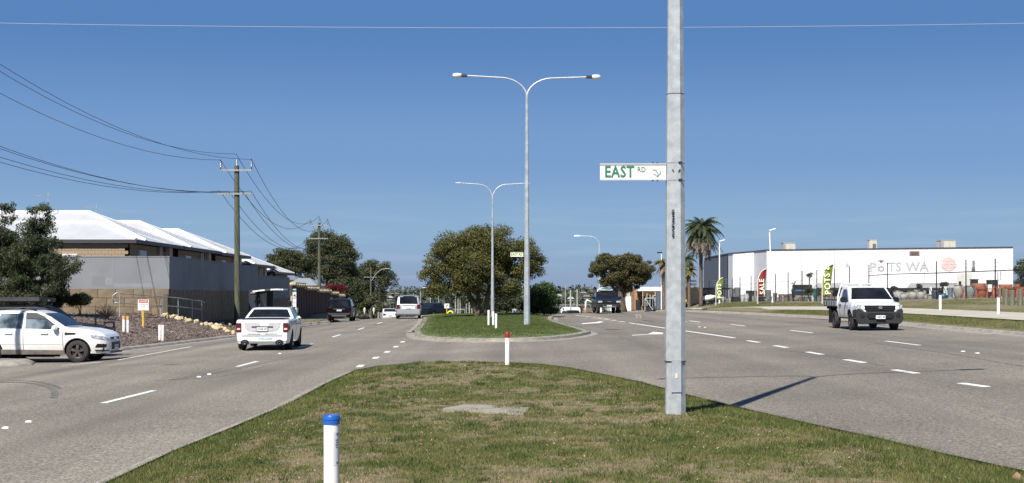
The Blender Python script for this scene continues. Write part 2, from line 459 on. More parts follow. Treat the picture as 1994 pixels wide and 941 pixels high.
# ------------------------------------------------------------------ ground sheet
def axis_pts(*seg):
    out = []
    for a, b, s in seg: out += list(np.arange(a, b, s))
    return np.array(out)
gx = axis_pts((-4000, -400, 600), (-400, -60, 40), (-60, 60, 2.0), (60, 400, 40), (400, 4001, 600))
gy = axis_pts((-60, 0, 20), (0, 240, 3), (240, 460, 15), (460, 1100, 60), (1100, 6001, 700))
GX, GY = np.meshgrid(gx, gy)
GZ = tz(GX, GY) - .06
V = np.stack([GX.ravel(), GY.ravel(), GZ.ravel()], 1)
ny, nx = GX.shape
ii, jj = np.meshgrid(np.arange(ny - 1), np.arange(nx - 1), indexing='ij')
a = (ii * nx + jj).ravel()
tag(np_mesh('ground', V, np.stack([a, a + 1, a + nx + 1, a + nx], 1), M_DIRT, smooth=True), 'dry grassy ground running out to the far hills', kind='structure')

# ------------------------------------------------------------------ plan curves (metres) read off the photograph
LK = [gp(*p) for p in ((228, 686), (262, 681), (300, 677), (350, 671), (410, 663.5), (460, 657.5))]      # left kerb beside the garden bed
LKP = [(p.x, p.y) for p in LK]
LKFAR = [(-14.0, 71.5), (-14.3, 76), (-15.0, 81), (-15.2, 90), (-14.7, 97), (-13.9, 101), (-13.8, 112), (-14.6, 125), (-16.5, 150), (-19.5, 180), (-24, 215), (-30, 250)]
RKP = [(18.2, -10), (17.6, 20), (17.2, 36), (17.0, 46), (17.3, 60), (17.45, 75), (16.6, 90), (14.6, 106), (12.8, 120), (9.5, 145), (4.5, 180), (-3, 225), (-9, 250)]
RK = chaikin(RKP, 2, False)
rky = [p[1] for p in RK]; rkx = [p[0] for p in RK]
def xrk(y): return float(np.interp(y, rky, rkx))
# road sheet: one asphalt surface under every island and verge
rows = list(np.arange(-12, 120, 1.5)) + list(np.arange(120, 251, 5))
lfx = [p[0] for p in LKFAR]; lfy = [p[1] for p in LKFAR]
mb = MB(); mb.smooth = True; vs = []; fs = []; NX = 170
for y in rows:
    xl = -48.0 if y < 112 else float(np.interp(y, [112, 125, 150, 180, 215, 250], [-48, -40, -40, -40, -42, -44]))
    xr = 18.3 if y < 112 else 18.3 - (y - 112) * .12
    for i in range(NX + 1):
        x = xl + (xr - xl) * i / NX; vs.append((x, y, tzf(x, y)))
for r in range(len(rows) - 1):
    for i in range(NX): a = r * (NX + 1) + i; fs.append((a, a + 1, a + NX + 2, a + NX + 1))
mb.add(vs, fs)
tag(mb.build('road', A_ROAD), 'worn grey asphalt of both carriageways and the side street', kind='structure')

# foreground median
M1px = [(200, 941), (330, 880), (450, 832), (560, 786), (630, 748), (690, 721), (740, 712.5), (800, 708.5), (860, 706.5), (930, 705.5), (1000, 706.5), (1050, 709),
        (1110, 716), (1180, 730), (1250, 744), (1340, 769), (1440, 793), (1560, 821), (1700, 851), (1850, 886), (1994, 917)]
M1 = [tuple(gp(px, py, dz=.09)[:2]) for px, py in M1px]
M1 = [(-3.7, -6)] + [(-3.85, 6)] + M1 + [(4.9, 6), (5.0, -6)]
def z_m1(x, y):
    D = poly_dist(M1, np.asarray(x, float), np.asarray(y, float))
    return tz(x, y) + .05 + .11 * sstep(0, 1.2, D) + .02 * (vnoise(np.asarray(x, float), np.asarray(y, float), 1.3, 3) - .5)
def z_m1f(x, y): return float(z_m1(np.array([x]), np.array([y]))[0])
tag(poly_sheet('median_strip', densify(M1, 1.0, True), z_m1, M_SOIL, .5), 'patchy grassed median strip in the foreground', kind='structure')
left_edge = densify(M1[:12], .8)
tag(ribbon('kerb', left_edge[::-1], [(.03, .10), (.02, .085), (-.10, .07), (-.14, .02), (-.26, .012), (-.28, -.02)], M_CONC), kind='structure')
rt_edge = densify(M1[12:], .8)
tag(ribbon('kerb', rt_edge[::-1], [(.03, .10), (.02, .085), (-.05, .07), (-.09, .012), (-.12, -.02)], M_CONC), kind='structure')

# second median island
M2px = [(1148, 651), (1120, 657), (1080, 661), (1040, 663.5), (1000, 664.5), (950, 665), (900, 664.5), (860, 663), (832, 661), (815, 658), (806, 653), (806, 646)]
M2 = [tuple(gp(px, py, dz=.02)[:2]) for px, py in M2px]
M2 = M2 + [(-4.75, 63), (-5.1, 72), (-5.6, 82), (-6.3, 95), (-7.4, 110), (-9.2, 130), (-12, 155), (-16, 180), (-14.5, 181), (-9, 155), (-3, 130), (1.6, 112), (3.1, 97), (2.45, 84), (2.7, 73), (3.1, 63)] + [(3.35, 56.5)]
M2 = chaikin(M2, 2)
def z_m2(x, y):
    D = poly_dist(M2, np.asarray(x, float), np.asarray(y, float))
    return tz(x, y) + .11 + .16 * sstep(0, 2.2, D)
def z_m2f(x, y): return float(z_m2(np.array([x]), np.array([y]))[0])
M2d = densify(M2, 1.0, True)
tag(poly_sheet('median_island', M2d, z_m2, M_SOILG, .9), 'green grassed median island with a pale kerb', kind='structure')
area = sum(M2d[i][0] * M2d[(i + 1) % len(M2d)][1] - M2d[(i + 1) % len(M2d)][0] * M2d[i][1] for i in range(len(M2d)))
sg = 1 if area > 0 else -1
tag(ribbon('island_kerb', M2d, [(sg * .34, .12), (sg * .30, .135), (sg * .06, .13), (sg * .0, .10), (-sg * .03, .02), (-sg * .34, .008), (-sg * .36, -.02)], M_CONC, closed=True), kind='structure')

# left kerb and garden bed
LKall = LKP + LKFAR
start = [(-16.6, 48.3), (-15.2, 46.6)]
LKs = chaikin(start + LKall, 2, False)
LKd = densify(LKs, 1.0)
tag(ribbon('left_kerb', LKd, [(-.32, -.02), (-.30, .010), (-.02, .018), (.04, .10), (.10, .13), (.30, .14), (.32, .0)], M_CONC), 'pale concrete kerb curving out of the side street', kind='structure')
bed_y = [40, 58, 66, 72, 80, 88, 110, 150]
bed_z = [.35, .80, .90, .86, .36, .02, -.12, -1.0]
def z_bed(x, y):
    x = np.asarray(x, float); y = np.asarray(y, float); D = np.full(x.shape, 1e9)
    for i in range(len(LKd) - 1):
        ax, ay = LKd[i]; bx, by = LKd[i + 1]; dx, dy = bx - ax, by - ay
        t = np.clip(((x - ax) * dx + (y - ay) * dy) / (dx * dx + dy * dy + 1e-12), 0, 1)
        D = np.minimum(D, np.hypot(x - ax - t * dx, y - ay - t * dy))
    k = tz(x, y) + .12
    top = np.maximum(np.interp(y, bed_y, bed_z), k)
    t = sstep(0, 5.6, D) * .5 + np.clip(D / 5.6, 0, 1) * .5
    return k + (top - k) * t + .05 * (vnoise(x, y, .9, 5) - .5) * sstep(0, 1, D)
_bx = np.arange(-60, -6, .35); _by = np.arange(20, 300, .35)
_BX, _BY = np.meshgrid(_bx, _by); _BZ = z_bed(_BX, _BY)
_rd = in_poly([(p[0] + .1, p[1]) for p in LKd] + [(40, 250), (40, -20), (-60, -20), (-60, 45.5)], _BX, _BY); _BZ = np.where(_rd, tz(_BX, _BY), _BZ)
def z_bedf(x, y):
    if x < -59 or x > -7 or y < 21 or y > 298: return tzf(x, y)
    fx, fy = (x + 60) / .35, (y - 20) / .35; i, j = int(fx), int(fy); u, v = fx - i, fy - j
    i = min(i, _BZ.shape[1] - 2); j = min(j, _BZ.shape[0] - 2)
    return float((_BZ[j, i] * (1 - u) + _BZ[j, i + 1] * u) * (1 - v) + (_BZ[j + 1, i] * (1 - u) + _BZ[j + 1, i + 1] * u) * v)
BED = [(p[0] - .25, p[1] + .05) for p in LKd if p[1] < 78] + [(-19.5, 84), (-19.5, 92), (-36, 92), (-36, 50)]
tag(poly_sheet('garden_bed', BED, z_bed, M_MULCH, .8), 'sloping garden bed covered in brown bark mulch', kind='structure')
BED2 = [(p[0] - .25, p[1]) for p in LKd if p[1] > 77.5] + [(-40, 250), (-34, 200), (-26, 160), (-19, 130), (-18.5, 78)]
tag(poly_sheet('left_verge', densify(BED2, 3, True), z_bed, M_VERGE, 3.0), 'strip of verge along the left kerb toward the crest', kind='structure')

# right kerb, verge, footpath
RKd = densify(RK, 1.5)
tag(ribbon('right_kerb', RKd, [(.62, -.02), (.60, .008), (.06, .015), (.0, .09), (-.06, .11), (-.22, .115), (-.26, .06)], M_CONC), 'pale concrete kerb along the right verge', kind='structure')
def off_curve(o):
    out = []
    for i, p in enumerate(RK):
        a = Vector(RK[max(i - 1, 0)]); b = Vector(RK[min(i + 1, len(RK) - 1)]); t = (b - a).normalized(); out.append((p[0] + t.y * o, p[1] - t.x * o))
    return out
def strip(name, o0, o1, m, dz, label, y1=200):
    A, B = off_curve(o0), off_curve(o1); mb = MB(); mb.smooth = True; vs = []; N = 10
    k = [i for i in range(len(A)) if A[i][1] < y1]
    for i in k:
        for j in range(N + 1):
            x = A[i][0] + (B[i][0] - A[i][0]) * j / N; y = A[i][1] + (B[i][1] - A[i][1]) * j / N; vs.append((x, y, tzf(x, y) + dz))
    fs = []
    for r in range(len(k) - 1):
        for j in range(N): a = r * (N + 1) + j; fs.append((a, a + 1, a + N + 2, a + N + 1))
    mb.add(vs, fs)
    return tag(mb.build(name, m), label, kind='structure')
strip('right_verge', .2, 45, M_VERGE, .10, 'rising grassed verge beside the right carriageway')
strip('footpath', 2.3, 4.6, M_PATH, .125, 'pale concrete footpath along the right verge')
YARD = [(20.6, 141), (31.4, 71), (70, 71), (70, 190), (24, 190)]
tag(poly_sheet('yard_paving', densify(YARD, 5, True), lambda x, y: tz(x, y) + .13, mat('yard_gravel', (.20, .18, .155), (.13, .12, .10), scale=1.5, rough=.95, bump=.4), 3.0), 'grey gravel floor of the pot yard behind the fence', kind='structure')
def z_rv(x, y): return tz(x, y) + .10
def z_rvf(x, y): return tzf(x, y) + .10

# ------------------------------------------------------------------ painted markings (each countable mark its own piece)
def road_quad(mb, pts, dz=.006):
    """thin slab of paint from ground points"""
    n = len(pts); vs = [(p[0], p[1], tzf(p[0], p[1]) + dz) for p in pts] + [(p[0], p[1], tzf(p[0], p[1]) - .02) for p in pts]
    mb.add(vs, [tuple(range(n))] + [(i, n + i, n + (i + 1) % n, (i + 1) % n) for i in range(n)])
def dash(a, b, w, name='lane_dash'):
    a, b = Vector(a[:2]), Vector(b[:2]); t = (b - a).normalized(); nn = Vector((-t.y, t.x)) * w / 2
    mb = MB(); k = max(1, int((b - a).length / 1.5)); 
    for i in range(k):
        p, q = a.lerp(b, i / k), a.lerp(b, (i + 1) / k)
        road_quad(mb, [p - nn, q - nn, q + nn, p + nn])
    o = mb.build(name, M_PAINT); return tag(o, kind='structure')
for (p, q) in (((203, 785), (300, 761)), ((463, 714), (501, 704)), ((583, 677), (608, 670)), ((648, 656.5), (663, 652)), ((698, 642), (709, 638.5)), ((735, 630.5), (744, 627.8))):
    dash(gp(*p), gp(*q), .13)
for px, py in ((703, 713), (733, 697), (755, 685.5), (772, 675.5), (785, 666)):
    g = gp(px, py); dash((g.x, g.y - .5), (g.x - .03, g.y + .5), .17, 'turn_dash')
for (p, q) in (((1725, 664.5), (1790, 672.5)), ((1540, 643.5), (1581, 648.5)), ((1424, 632), (1450, 635.2)), ((1343, 625), (1362, 627.5)), ((1237, 613.5), (1248, 614.3))):
    dash(gp(*p), gp(*q), .13)
for (p, q) in (((1871, 746.5), (1921, 753.5)), ((1741, 720.5), (1785, 727.3)), ((1646, 700.5), (1682, 706.5)), ((1572, 685.7), (1600, 690.6)), ((1509, 673.2), (1532, 677.2)), ((1456, 663.6), (1477, 667)), ((1226, 629), (1236, 630.6))):
    dash(gp(*p), gp(*q), .16, 'turn_dash')
pts = [gp(*p) for p in ((1239, 631), (1290, 638.5), (1345, 646.2), (1400, 654), (1429, 658.2))]
mb = MB()
for a, b in zip(pts[:-1], pts[1:]):
    t = (Vector(b[:2]) - Vector(a[:2])).normalized(); nn = Vector((-t.y, t.x)) * .08; a2, b2 = Vector(a[:2]), Vector(b[:2])
    for i in range(3): p, q = a2.lerp(b2, i / 3), a2.lerp(b2, (i + 1) / 3); road_quad(mb, [p - nn, q - nn, q + nn, p + nn])
tag(mb.build('turn_lane_line', M_PAINT), kind='structure')
for px, py in ((1212, 626.7), (1196, 624), (1182, 621.8), (1168, 619.8), (1157, 618), (1145, 616.6), (1135, 615.6), (1126, 614.8)):
    g = gp(px, py); dash((g.x + .05, g.y - .6), (g.x - .12, g.y + .6), .20, 'turn_dash')
for pl in ([(1230, 653), (1262, 651), (1272, 646.5), (1292, 648.5), (1290, 650.8), (1268, 651.2), (1232, 653.8)],
           [(1132, 630), (1160, 627.6), (1168, 626), (1176, 627.2), (1166, 629.5), (1134, 631.2)]):
    mb = MB(); road_quad(mb, [gp(*p) for p in pl]); tag(mb.build('turn_arrow', M_PAINT), kind='structure')
# left side street give way line
a = gp(232, 701); b = gp(375, 675)
for i in range(9):
    p = a.lerp(b, i / 9); q = a.lerp(b, (i + .8) / 9); dash(p, q, .14, 'edge_dash')
dash(gp(120, 712), gp(196, 705.5), .12, 'edge_dash')
# raised pavement markers
M_RPM = mat('marker_white', (.58, .57, .53), rough=.4)
for px, py in ((1875, 685), (1903, 688.5), (1362, 637), (1373, 638), (388, 734.5), (408, 729.5), (545, 689), (12, 834), (57, 822), (1240, 618), (1247, 618.5), (1335, 627)):
    g = gp(px, py); mb = MB(); mb.box((0, 0, .012), (.10, .10, .022), taper=.7); o = mb.build('pavement_marker', M_RPM, loc=(g.x, g.y, g.z)); tag(o, 'small white raised marker on the asphalt', 'road marker', 'raised pavement markers')

# dark tyre scuffs and sealed cracks
M_SCUFF = mat('tyre_scuff', (.085, .080, .070), (.148, .135, .112), scale=5, rough=.9, lo=.4, hi=.6)
for pl, w_ in (([(-10, 744), (30, 744.5), (62, 746), (88, 751), (104, 759), (108, 768), (104, 775)], .07), ([(20, 741), (70, 742.5), (100, 749), (118, 758)], .05), ([(325, 741), (420, 727), (520, 706), (600, 689)], .03), ([(1490, 679), (1600, 690), (1720, 712)], .03), ([(1700, 668), (1850, 689), (1994, 714)], .03), ([(520, 712), (440, 735), (300, 742)], .025), ([(325, 710), (344, 710.5)], .25), ([(1195, 641), (1216, 642)], .5), ([(1262, 624), (1280, 625.5)], .4)):
    P3 = [tuple(gp(px, py)[:2]) for px, py in pl]
    if len(P3) > 2: P3 = chaikin(P3, 2, False)
    tag(ribbon('tyre_scuff', densify(P3, .5), [(-w_, .004), (w_, .004)], M_SCUFF), kind='structure')
# concrete kerb nose bottom left
P = [tuple(gp(px, py)[:2]) for px, py in ((-60, 714), (30, 713.5), (62, 711), (70, 706), (60, 702), (20, 700), (-60, 699))]
tag(poly_sheet('kerb_nose', densify(P, .5, True), lambda x, y: tz(x, y) + .02 + .13 * sstep(0, .25, poly_dist(P, np.asarray(x), np.asarray(y))), M_CONC, .2), 'rounded concrete kerb end in the side street', kind='structure')

# ------------------------------------------------------------------ grass blades
def blades(name, P, zf, ymin, ymax, xr, dens, hfun, wfun, m, seed=1, keep=None, label=None, edge=0.0):
    r = np.random.default_rng(seed)
    X = []; Y = []
    y = ymin
    while y < ymax:
        y2 = min(ymax, y * 1.06 + .3); n = int(dens((y + y2) / 2) * (y2 - y) * (xr[1] - xr[0]))
        x0 = max(xr[0], -0.40 * y2); x1 = min(xr[1], .40 * y2); n = int(dens((y + y2) / 2) * (y2 - y) * (x1 - x0))
        if n > 0 and x1 > x0: X.append(r.uniform(x0, x1, n)); Y.append(r.uniform(y, y2, n))
        y = y2
    X = np.concatenate(X); Y = np.concatenate(Y)
    k = in_poly(P, X, Y)
    X, Y = X[k], Y[k]
    if keep is not None:
        k = r.random(X.size) < keep(X, Y); X, Y = X[k], Y[k]
    n = X.size; Z = zf(X, Y) - .005
    h = hfun(X, Y) * r.uniform(.5, 1.35, n); w = wfun(Y) * r.uniform(.6, 1.3, n)
    a = r.uniform(0, 2 * PI, n); lean = r.uniform(.1, 1.0, n) * h; la = r.uniform(0, 2 * PI, n)
    dx, dy = np.cos(a) * w / 2, np.sin(a) * w / 2
    v = np.empty((n, 3, 3)); v[:, 0] = np.stack([X - dx, Y - dy, Z], 1); v[:, 1] = np.stack([X + dx, Y + dy, Z], 1)
    v[:, 2] = np.stack([X + np.cos(la) * lean, Y + np.sin(la) * lean, Z + h], 1)
    o = np_mesh(name, v.reshape(-1, 3), np.arange(3 * n).reshape(-1, 3), m)
    return tag(o, label, 'grass', kind='stuff')
def patch1(X, Y):
    n = .40 * vnoise(X, Y * .55, 1.1, 21) + .35 * vnoise(X, Y * .5, 3.7, 22) + .25 * vnoise(X, Y * .6, 9.0, 23)
    D = poly_dist(M1, X, Y)
    k = np.clip(sstep(.38, .58, n) + .8 * sstep(1.0, .2, D), .12, 1)
    for cx_, cy_, rx_, ry_ in ((.12, 19.6, 1.35, .55), (1.75, 18.3, .42, .5), (-1.0, 17.0, .7, .35), (-.15, 19.0, .9, .25), (1.0, 16.6, 1.2, .3), (.5, 14.6, .9, .35), (-1.9, 13.2, .6, .4), (2.9, 14.2, .7, .3)):
        k = k * (1 - .85 * sstep(1.15, .55, np.hypot((X - cx_) / rx_, (Y - cy_) / ry_) + .35 * (n - .5)))
    return k
def patch1d(X, Y): return np.clip(1.0 - .9 * patch1(X, Y), .12, .8)
def h1(X, Y): return .028 + .035 * sstep(1.0, .1, poly_dist(M1, X, Y)) + .01 * vnoise(X, Y, 2, 4)
blades('lawn_grass', M1, z_m1, 7.5, 33.5, (-4.2, 5.2), lambda y: min(5200, 9.0e5 / y ** 2), h1, lambda y: .0035 + .00042 * y, M_BLADE, 3, patch1, 'short green grass on the near median')
blades('dry_grass', M1, z_m1, 7.5, 33.5, (-4.2, 5.2), lambda y: min(3400, 5.0e5 / y ** 2), lambda X, Y: np.full(X.shape, .016), lambda y: .0035 + .00045 * y, M_STRAW, 5, patch1d, 'dry straw coloured thatch between the green patches')
blades('island_grass', M2, z_m2, 49, 108, (-9, 4), lambda y: 420 * (60 / y), lambda X, Y: np.full(X.shape, .05), lambda y: .02 * y / 55, M_BLADEG, 9, lambda X, Y: np.clip(.25 + sstep(.3, 1.5, poly_dist(M2, X, Y) + .7 * (vnoise(X, Y, 1.1, 8) - .5)), 0, 1), 'mown green grass on the far island')
RV = off_curve(.35)[:] ; RV = [p for p in RV if p[1] < 140]; RV2 = [p for p in off_curve(2.25) if p[1] < 140]
blades('kerbside_grass', RV + RV2[::-1], z_rv, 36, 140, (10, 24), lambda y: 420 * (60 / y), lambda X, Y: .025 + .055 * vnoise(X, Y, .6, 41), lambda y: .014 * y / 55, M_BLADE, 13, None, 'strip of grass between kerb and footpath')
RV3 = [p for p in off_curve(4.7) if p[1] < 140]; RV4 = [(20.8, 140), (31.2, 73), (36, 40)][::-1]
blades('verge_grass', RV3 + RV4[::-1], z_rv, 40, 135, (15, 36), lambda y: 260 * (60 / y), lambda X, Y: .025 + .035 * vnoise(X, Y, .4, 42), lambda y: .018 * y / 60, M_BLADE, 14, lambda X, Y: .35 + .65 * sstep(.3, .7, vnoise(X, Y, .35, 43)), 'dry green grass on the bank below the pot yard')
# taller darker tufts standing out of the lawn
tr_ = np.random.default_rng(55); tc_x = tr_.uniform(-4, 5, 1500); tc_y = 7.6 + 25 * tr_.random(1500) ** 1.2
kk = in_poly(M1, tc_x, tc_y); tc_x, tc_y = tc_x[kk], tc_y[kk]; kk = tr_.random(tc_x.size) < (.2 + .8 * patch1(tc_x, tc_y)) * .75; tc_x, tc_y = tc_x[kk], tc_y[kk]
nt = tc_x.size; nb = 46; sz_t = tr_.uniform(.03, .11, nt)
X = np.repeat(tc_x, nb) + tr_.normal(size=nt * nb) * np.repeat(sz_t, nb); Y = np.repeat(tc_y, nb) + tr_.normal(size=nt * nb) * np.repeat(sz_t, nb)
kk = in_poly(M1, X, Y); X, Y = X[kk], Y[kk]; n = X.size; Z = z_m1(X, Y) - .005; h = tr_.uniform(.03, .085, n); w = .0035 + .0004 * Y; a = tr_.uniform(0, 2 * PI, n); la = tr_.uniform(0, 2 * PI, n); ln = tr_.uniform(.2, 1.0, n) * h
v = np.empty((n, 3, 3)); v[:, 0] = np.stack([X - np.cos(a) * w / 2, Y - np.sin(a) * w / 2, Z], 1); v[:, 1] = np.stack([X + np.cos(a) * w / 2, Y + np.sin(a) * w / 2, Z], 1); v[:, 2] = np.stack([X + np.cos(la) * ln, Y + np.sin(la) * ln, Z + h], 1)
tag(np_mesh('grass_tufts', v.reshape(-1, 3), np.arange(3 * n).reshape(-1, 3), leafmat('tuft_blades', (.04, .07, .014), (.065, .098, .022), (.13, .14, .04), .3)), 'darker green tufts standing out of the near lawn', 'grass', kind='stuff')
# leaf litter on the near median
r = np.random.default_rng(77); n = 2600
Y = 8 + 24 * r.random(n) ** 1.3; X = r.uniform(-4.4, 5.2, n); k = in_poly(M1, X, Y) & (poly_dist(M1, X, Y) > .1); X, Y = X[k], Y[k]; n = X.size
Z = z_m1(X, Y) + .018; s = r.uniform(.008, .024, n) * (1 + Y / 60); a = r.uniform(0, PI, n)
c, d = np.cos(a) * s, np.sin(a) * s; tilt = r.uniform(-.01, .02, n)
v = np.stack([np.stack([X - c, Y - d, Z], 1), np.stack([X + d * .35, Y - c * .35, Z + .003], 1), np.stack([X + c, Y + d, Z + tilt], 1), np.stack([X - d * .35, Y + c * .35, Z + .004], 1)], 1)
tag(np_mesh('leaf_litter', v.reshape(-1, 3), np.arange(4 * n).reshape(-1, 4), leafmat('litter', (.42, .33, .17), (.30, .20, .10), (.60, .52, .34), .1)), 'fallen straw coloured leaves scattered over the grass', 'leaves', kind='stuff')
# mulch chips on the garden bed
n = 26000; X = r.uniform(-24, -11.5, n); Y = r.uniform(46, 80, n); k = in_poly(BED, X, Y); X, Y = X[k], Y[k]; n = X.size
Z = z_bed(X, Y) + .01; s = r.uniform(.03, .085, n); a = r.uniform(0, PI, n); c, d = np.cos(a) * s, np.sin(a) * s; t1 = r.uniform(-.03, .06, n); t2 = r.uniform(-.02, .05, n)
v = np.stack([np.stack([X - c, Y - d, Z + t2], 1), np.stack([X + d * .4, Y - c * .4, Z], 1), np.stack([X + c, Y + d, Z + t1], 1), np.stack([X - d * .4, Y + c * .4, Z + .02], 1)], 1)
tag(np_mesh('bark_chips', v.reshape(-1, 3), np.arange(4 * n).reshape(-1, 4), leafmat('bark', (.05, .035, .028), (.14, .10, .08), (.34, .28, .23), 0)), 'loose bark chips over the sloping garden bed', 'mulch', kind='stuff')
# shadow free leaf at the corner: curled brown bark piece
g = gp(1980, 938, z_m1f)
mb = MB(); mb.smooth = True; mb.add([(-.06, -.03, 0), (.07, -.04, .01), (.08, .04, .0), (-.03, .05, .02), (0, 0, .075), (-.06, -.03, -.01), (.07, -.04, 0), (.08, .04, -.01), (-.03, .05, .01)],
       [(0, 1, 4), (1, 2, 4), (2, 3, 4), (3, 0, 4)])
tag(mb.build('fallen_leaf', mat('leaf_brown', (.30, .19, .12), (.2, .12, .07), rough=.8), loc=(g.x, g.y, g.z + .01)), 'curled brown leaf at the right end of the near lawn', 'leaf')
# pit lid
P = [gp(px, py, z_m1f) for px, py in ((862, 803), (1020, 810), (1032, 795), (905, 794))]
cz = sum(p.z for p in P) / 4 + .024
root = thing('pit_lid', 'grey concrete pit cover half sunk in the near lawn', 'pit lid', (P[0].x, P[0].y, cz))
o = MB().prism([(p.x - P[0].x, p.y - P[0].y) for p in P], lambda x, y: (x, y, .012), lambda x, y: (x, y, -.08)).build('slab', mat('lid_concrete', (.30, .27, .21), (.21, .19, .15), scale=5, rough=.9, bump=.3), root, bevel=.008)
mb = MB(); mb.cyl(((P[0].x + P[2].x) / 2 - P[0].x - .18, (P[0].y + P[2].y) / 2 - P[0].y, .005), ((P[0].x + P[2].x) / 2 - P[0].x - .18, (P[0].y + P[2].y) / 2 - P[0].y, .017), .30, .29, 24)
mb.build('cover', mat('lid_concrete2', (.28, .255, .20), (.20, .18, .145), scale=5, rough=.9, bump=.3), root)
# ================================================================== poles and street lights
M_GALV = mat('galvanised_steel', (.46, .49, .51), (.33, .36, .39), scale=5, rough=.5, metal=.35, bump=.06, bscale=30, detail=10)
M_GALV2 = mat('galvanised_light', (.52, .53, .52), (.42, .44, .44), scale=3, rough=.55, metal=.3)
M_DARK = mat('dark_grey', (.016, .017, .019), rough=.5)
M_BLACK = mat('black_plastic', (.006, .006, .0065), rough=.45)
M_LAMP = mat('lamp_glass', (.75, .76, .76), rough=.25)
M_WHITE = mat('white_paint', (.80, .80, .78), (.70, .70, .67), scale=6, rough=.5)
M_GREENINK = mat('green_ink', (.02, .16, .11), rough=.5)
M_SIGNW = mat('sign_white', (.78, .76, .70), (.72, .69, .62), scale=14, rough=.4)

def sign_blade(name, label, x0, x1, zc, h, y, rz, letters, root_extra=None, cream=False):
    """flat street-name blade between two x, letters on both faces"""
    w = x1 - x0
    root = thing(name, label, 'street sign', ((x0 + x1) / 2, y, zc), rz)
    face = M_SIGNW if not cream else mat('sign_cream', (.76, .72, .50), rough=.5)
    MB().box((0, 0, 0), (w, .012, h)).build('panel', face, root, bevel=.003)
    MB().box((0, 0, h / 2 + .008), (w + .01, .03, .018)).box((0, 0, -h / 2 - .005), (w + .01, .02, .010)).build('frame', M_GALV2, root)
    return root

def twin_lamp_post(name, label, base, H, armz, half, top_j, rz, seams, r0=.155, r1=.06, sleeve=None, group=None, heads=True, thin=1.0):
    root = thing(name, label, 'street light', base, rz, group)
    mb = MB()
    # octagonal shaft in stepped sections; each section ends a little proud of the one above
    zs = [0.0] + seams + [top_j]
    def rad(z): return r0 + (r1 - r0) * z / top_j
    for a, b in zip(zs[:-1], zs[1:]): mb.cyl((0, 0, a), (0, 0, b), rad(a) + .004, rad(b) + .004 if b == top_j else rad(b) + .007, 8)
    mb.build('shaft', M_GALV, root)
    n = 14
    for s in (-1, 1):
        pts = [(0, 0, top_j - .4)]
        for i in range(n + 1):
            t = i / n
            # quarter bend then a nearly level run
            if t < .62:
                a = t / .62 * PI / 2; pts.append((s * half * .38 * (1 - math.cos(a)), 0, top_j + (armz - top_j) * .93 * math.sin(a)))
            else:
                u = (t - .62) / .38; pts.append((s * half * (.38 + .46 * u), 0, top_j + (armz - top_j) * (.93 + .07 * u)))
        MB().tube(pts, [.045 * thin] * 4 + [.036 * thin] * (len(pts) - 4), 8).build('arm', M_GALV2, root)
        if not heads:
            MB().box((s * half * .93, 0, armz + .01), (half * .16, .12, .07), taper=.8).build('lamp_head', M_GALV2, root, bevel=.01); continue
        x0 = s * half * .84
        h = MB(); h.mat(0).box((x0 + s * .17, 0, armz + .01), (.34, .20, .13), taper=.8)
        hd = h.build('lamp_head', M_DARK, root, bevel=.02)
        g = MB(); g.smooth = True
        g.lathe([(0, -.13), (.12, -.11), (.17, -.03), (.17, .04), (.13, .09), (0, .11)], (x0 + s * .47, 0, armz + .01), 12)
        g.v = [(x0 + s * .47 + (p[0] - x0 - s * .47) * 1.35, p[1], p[2]) for p in g.v]
        g.build('lamp_glass', M_LAMP, hd)
    return root

# near pole: the big galvanised post of the near median
pb = gp(1315, 806, z_m1f)
near = thing('street_light', 'thick galvanised octagonal steel post nearest the camera on the patchy lawn', 'street light', pb, R(3))
H0 = 10.5
def nr(z): return .140 + (.055 - .140) * z / H0
def zq(py): return sz_(py, pb.y) - pb.z
mb = MB(); S = [0, zq(703), zq(184), 7.6, H0]
for i, (a, b) in enumerate(zip(S[:-1], S[1:])): mb.cyl((0, 0, a), (0, 0, b), nr(a) + (.006 if i else -.002), nr(b) + (.011 if i else -.002), 8)
sh = mb.build('shaft', mat('galvanised_near', (.50, .52, .52), (.34, .365, .375), scale=9, rough=.52, metal=.3, bump=.12, bscale=60, detail=12, lo=.3, hi=.7), near)
MB().box((-.01, -.1345, .50), (.13, .012, .42), taper=.95).build('access_door', M_GALV, near)
MB().box((-.01, -.143, .50), (.022, .01, .06)).build('door_label', mat('label_cream', (.7, .66, .45), rough=.6), near)
mb = MB()
for z in (zq(703), zq(184)): MB().cyl((0, 0, z - .006), (0, 0, z + .003), nr(z) + .0125, nr(z) + .0125, 8).build('seam_ring', M_DARK, near)
for z in (zq(351.5), zq(318)):
    MB().cyl((0, 0, z - .007), (0, 0, z + .007), nr(z) + .013, nr(z) + .013, 8).build('strap', M_GALV, near); MB().box((.045, -.115, z), (.05, .03, .022)).build('strap_buckle', M_DARK, near)
for xx, a_ in ((-.05, -30), (.03, 30)): MB().box((xx, -.121, zq(334)), (.012, .012, .035), M=Matrix.Rotation(R(a_), 3, 'Y')).build('bracket_mark', M_DARK, near)
for s in (-1, 1):
    pts = [(0, 0, H0 - .3)] + [(s * 3.3 * .40 * (1 - math.cos(a)), 0, H0 + 1.0 * math.sin(a)) for a in [PI / 2 * i / 9 for i in range(10)]] + [(s * 3.3 * .6, 0, H0 + 1.08), (s * 3.3 * .84, 0, H0 + 1.15)]
    MB().tube(pts, .036, 8).build('arm', M_GALV2, near)
    hd = MB().box((s * 3.05, 0, H0 + 1.15), (.6, .24, .12), taper=.8).build('lamp_head', M_DARK, near, bevel=.02)
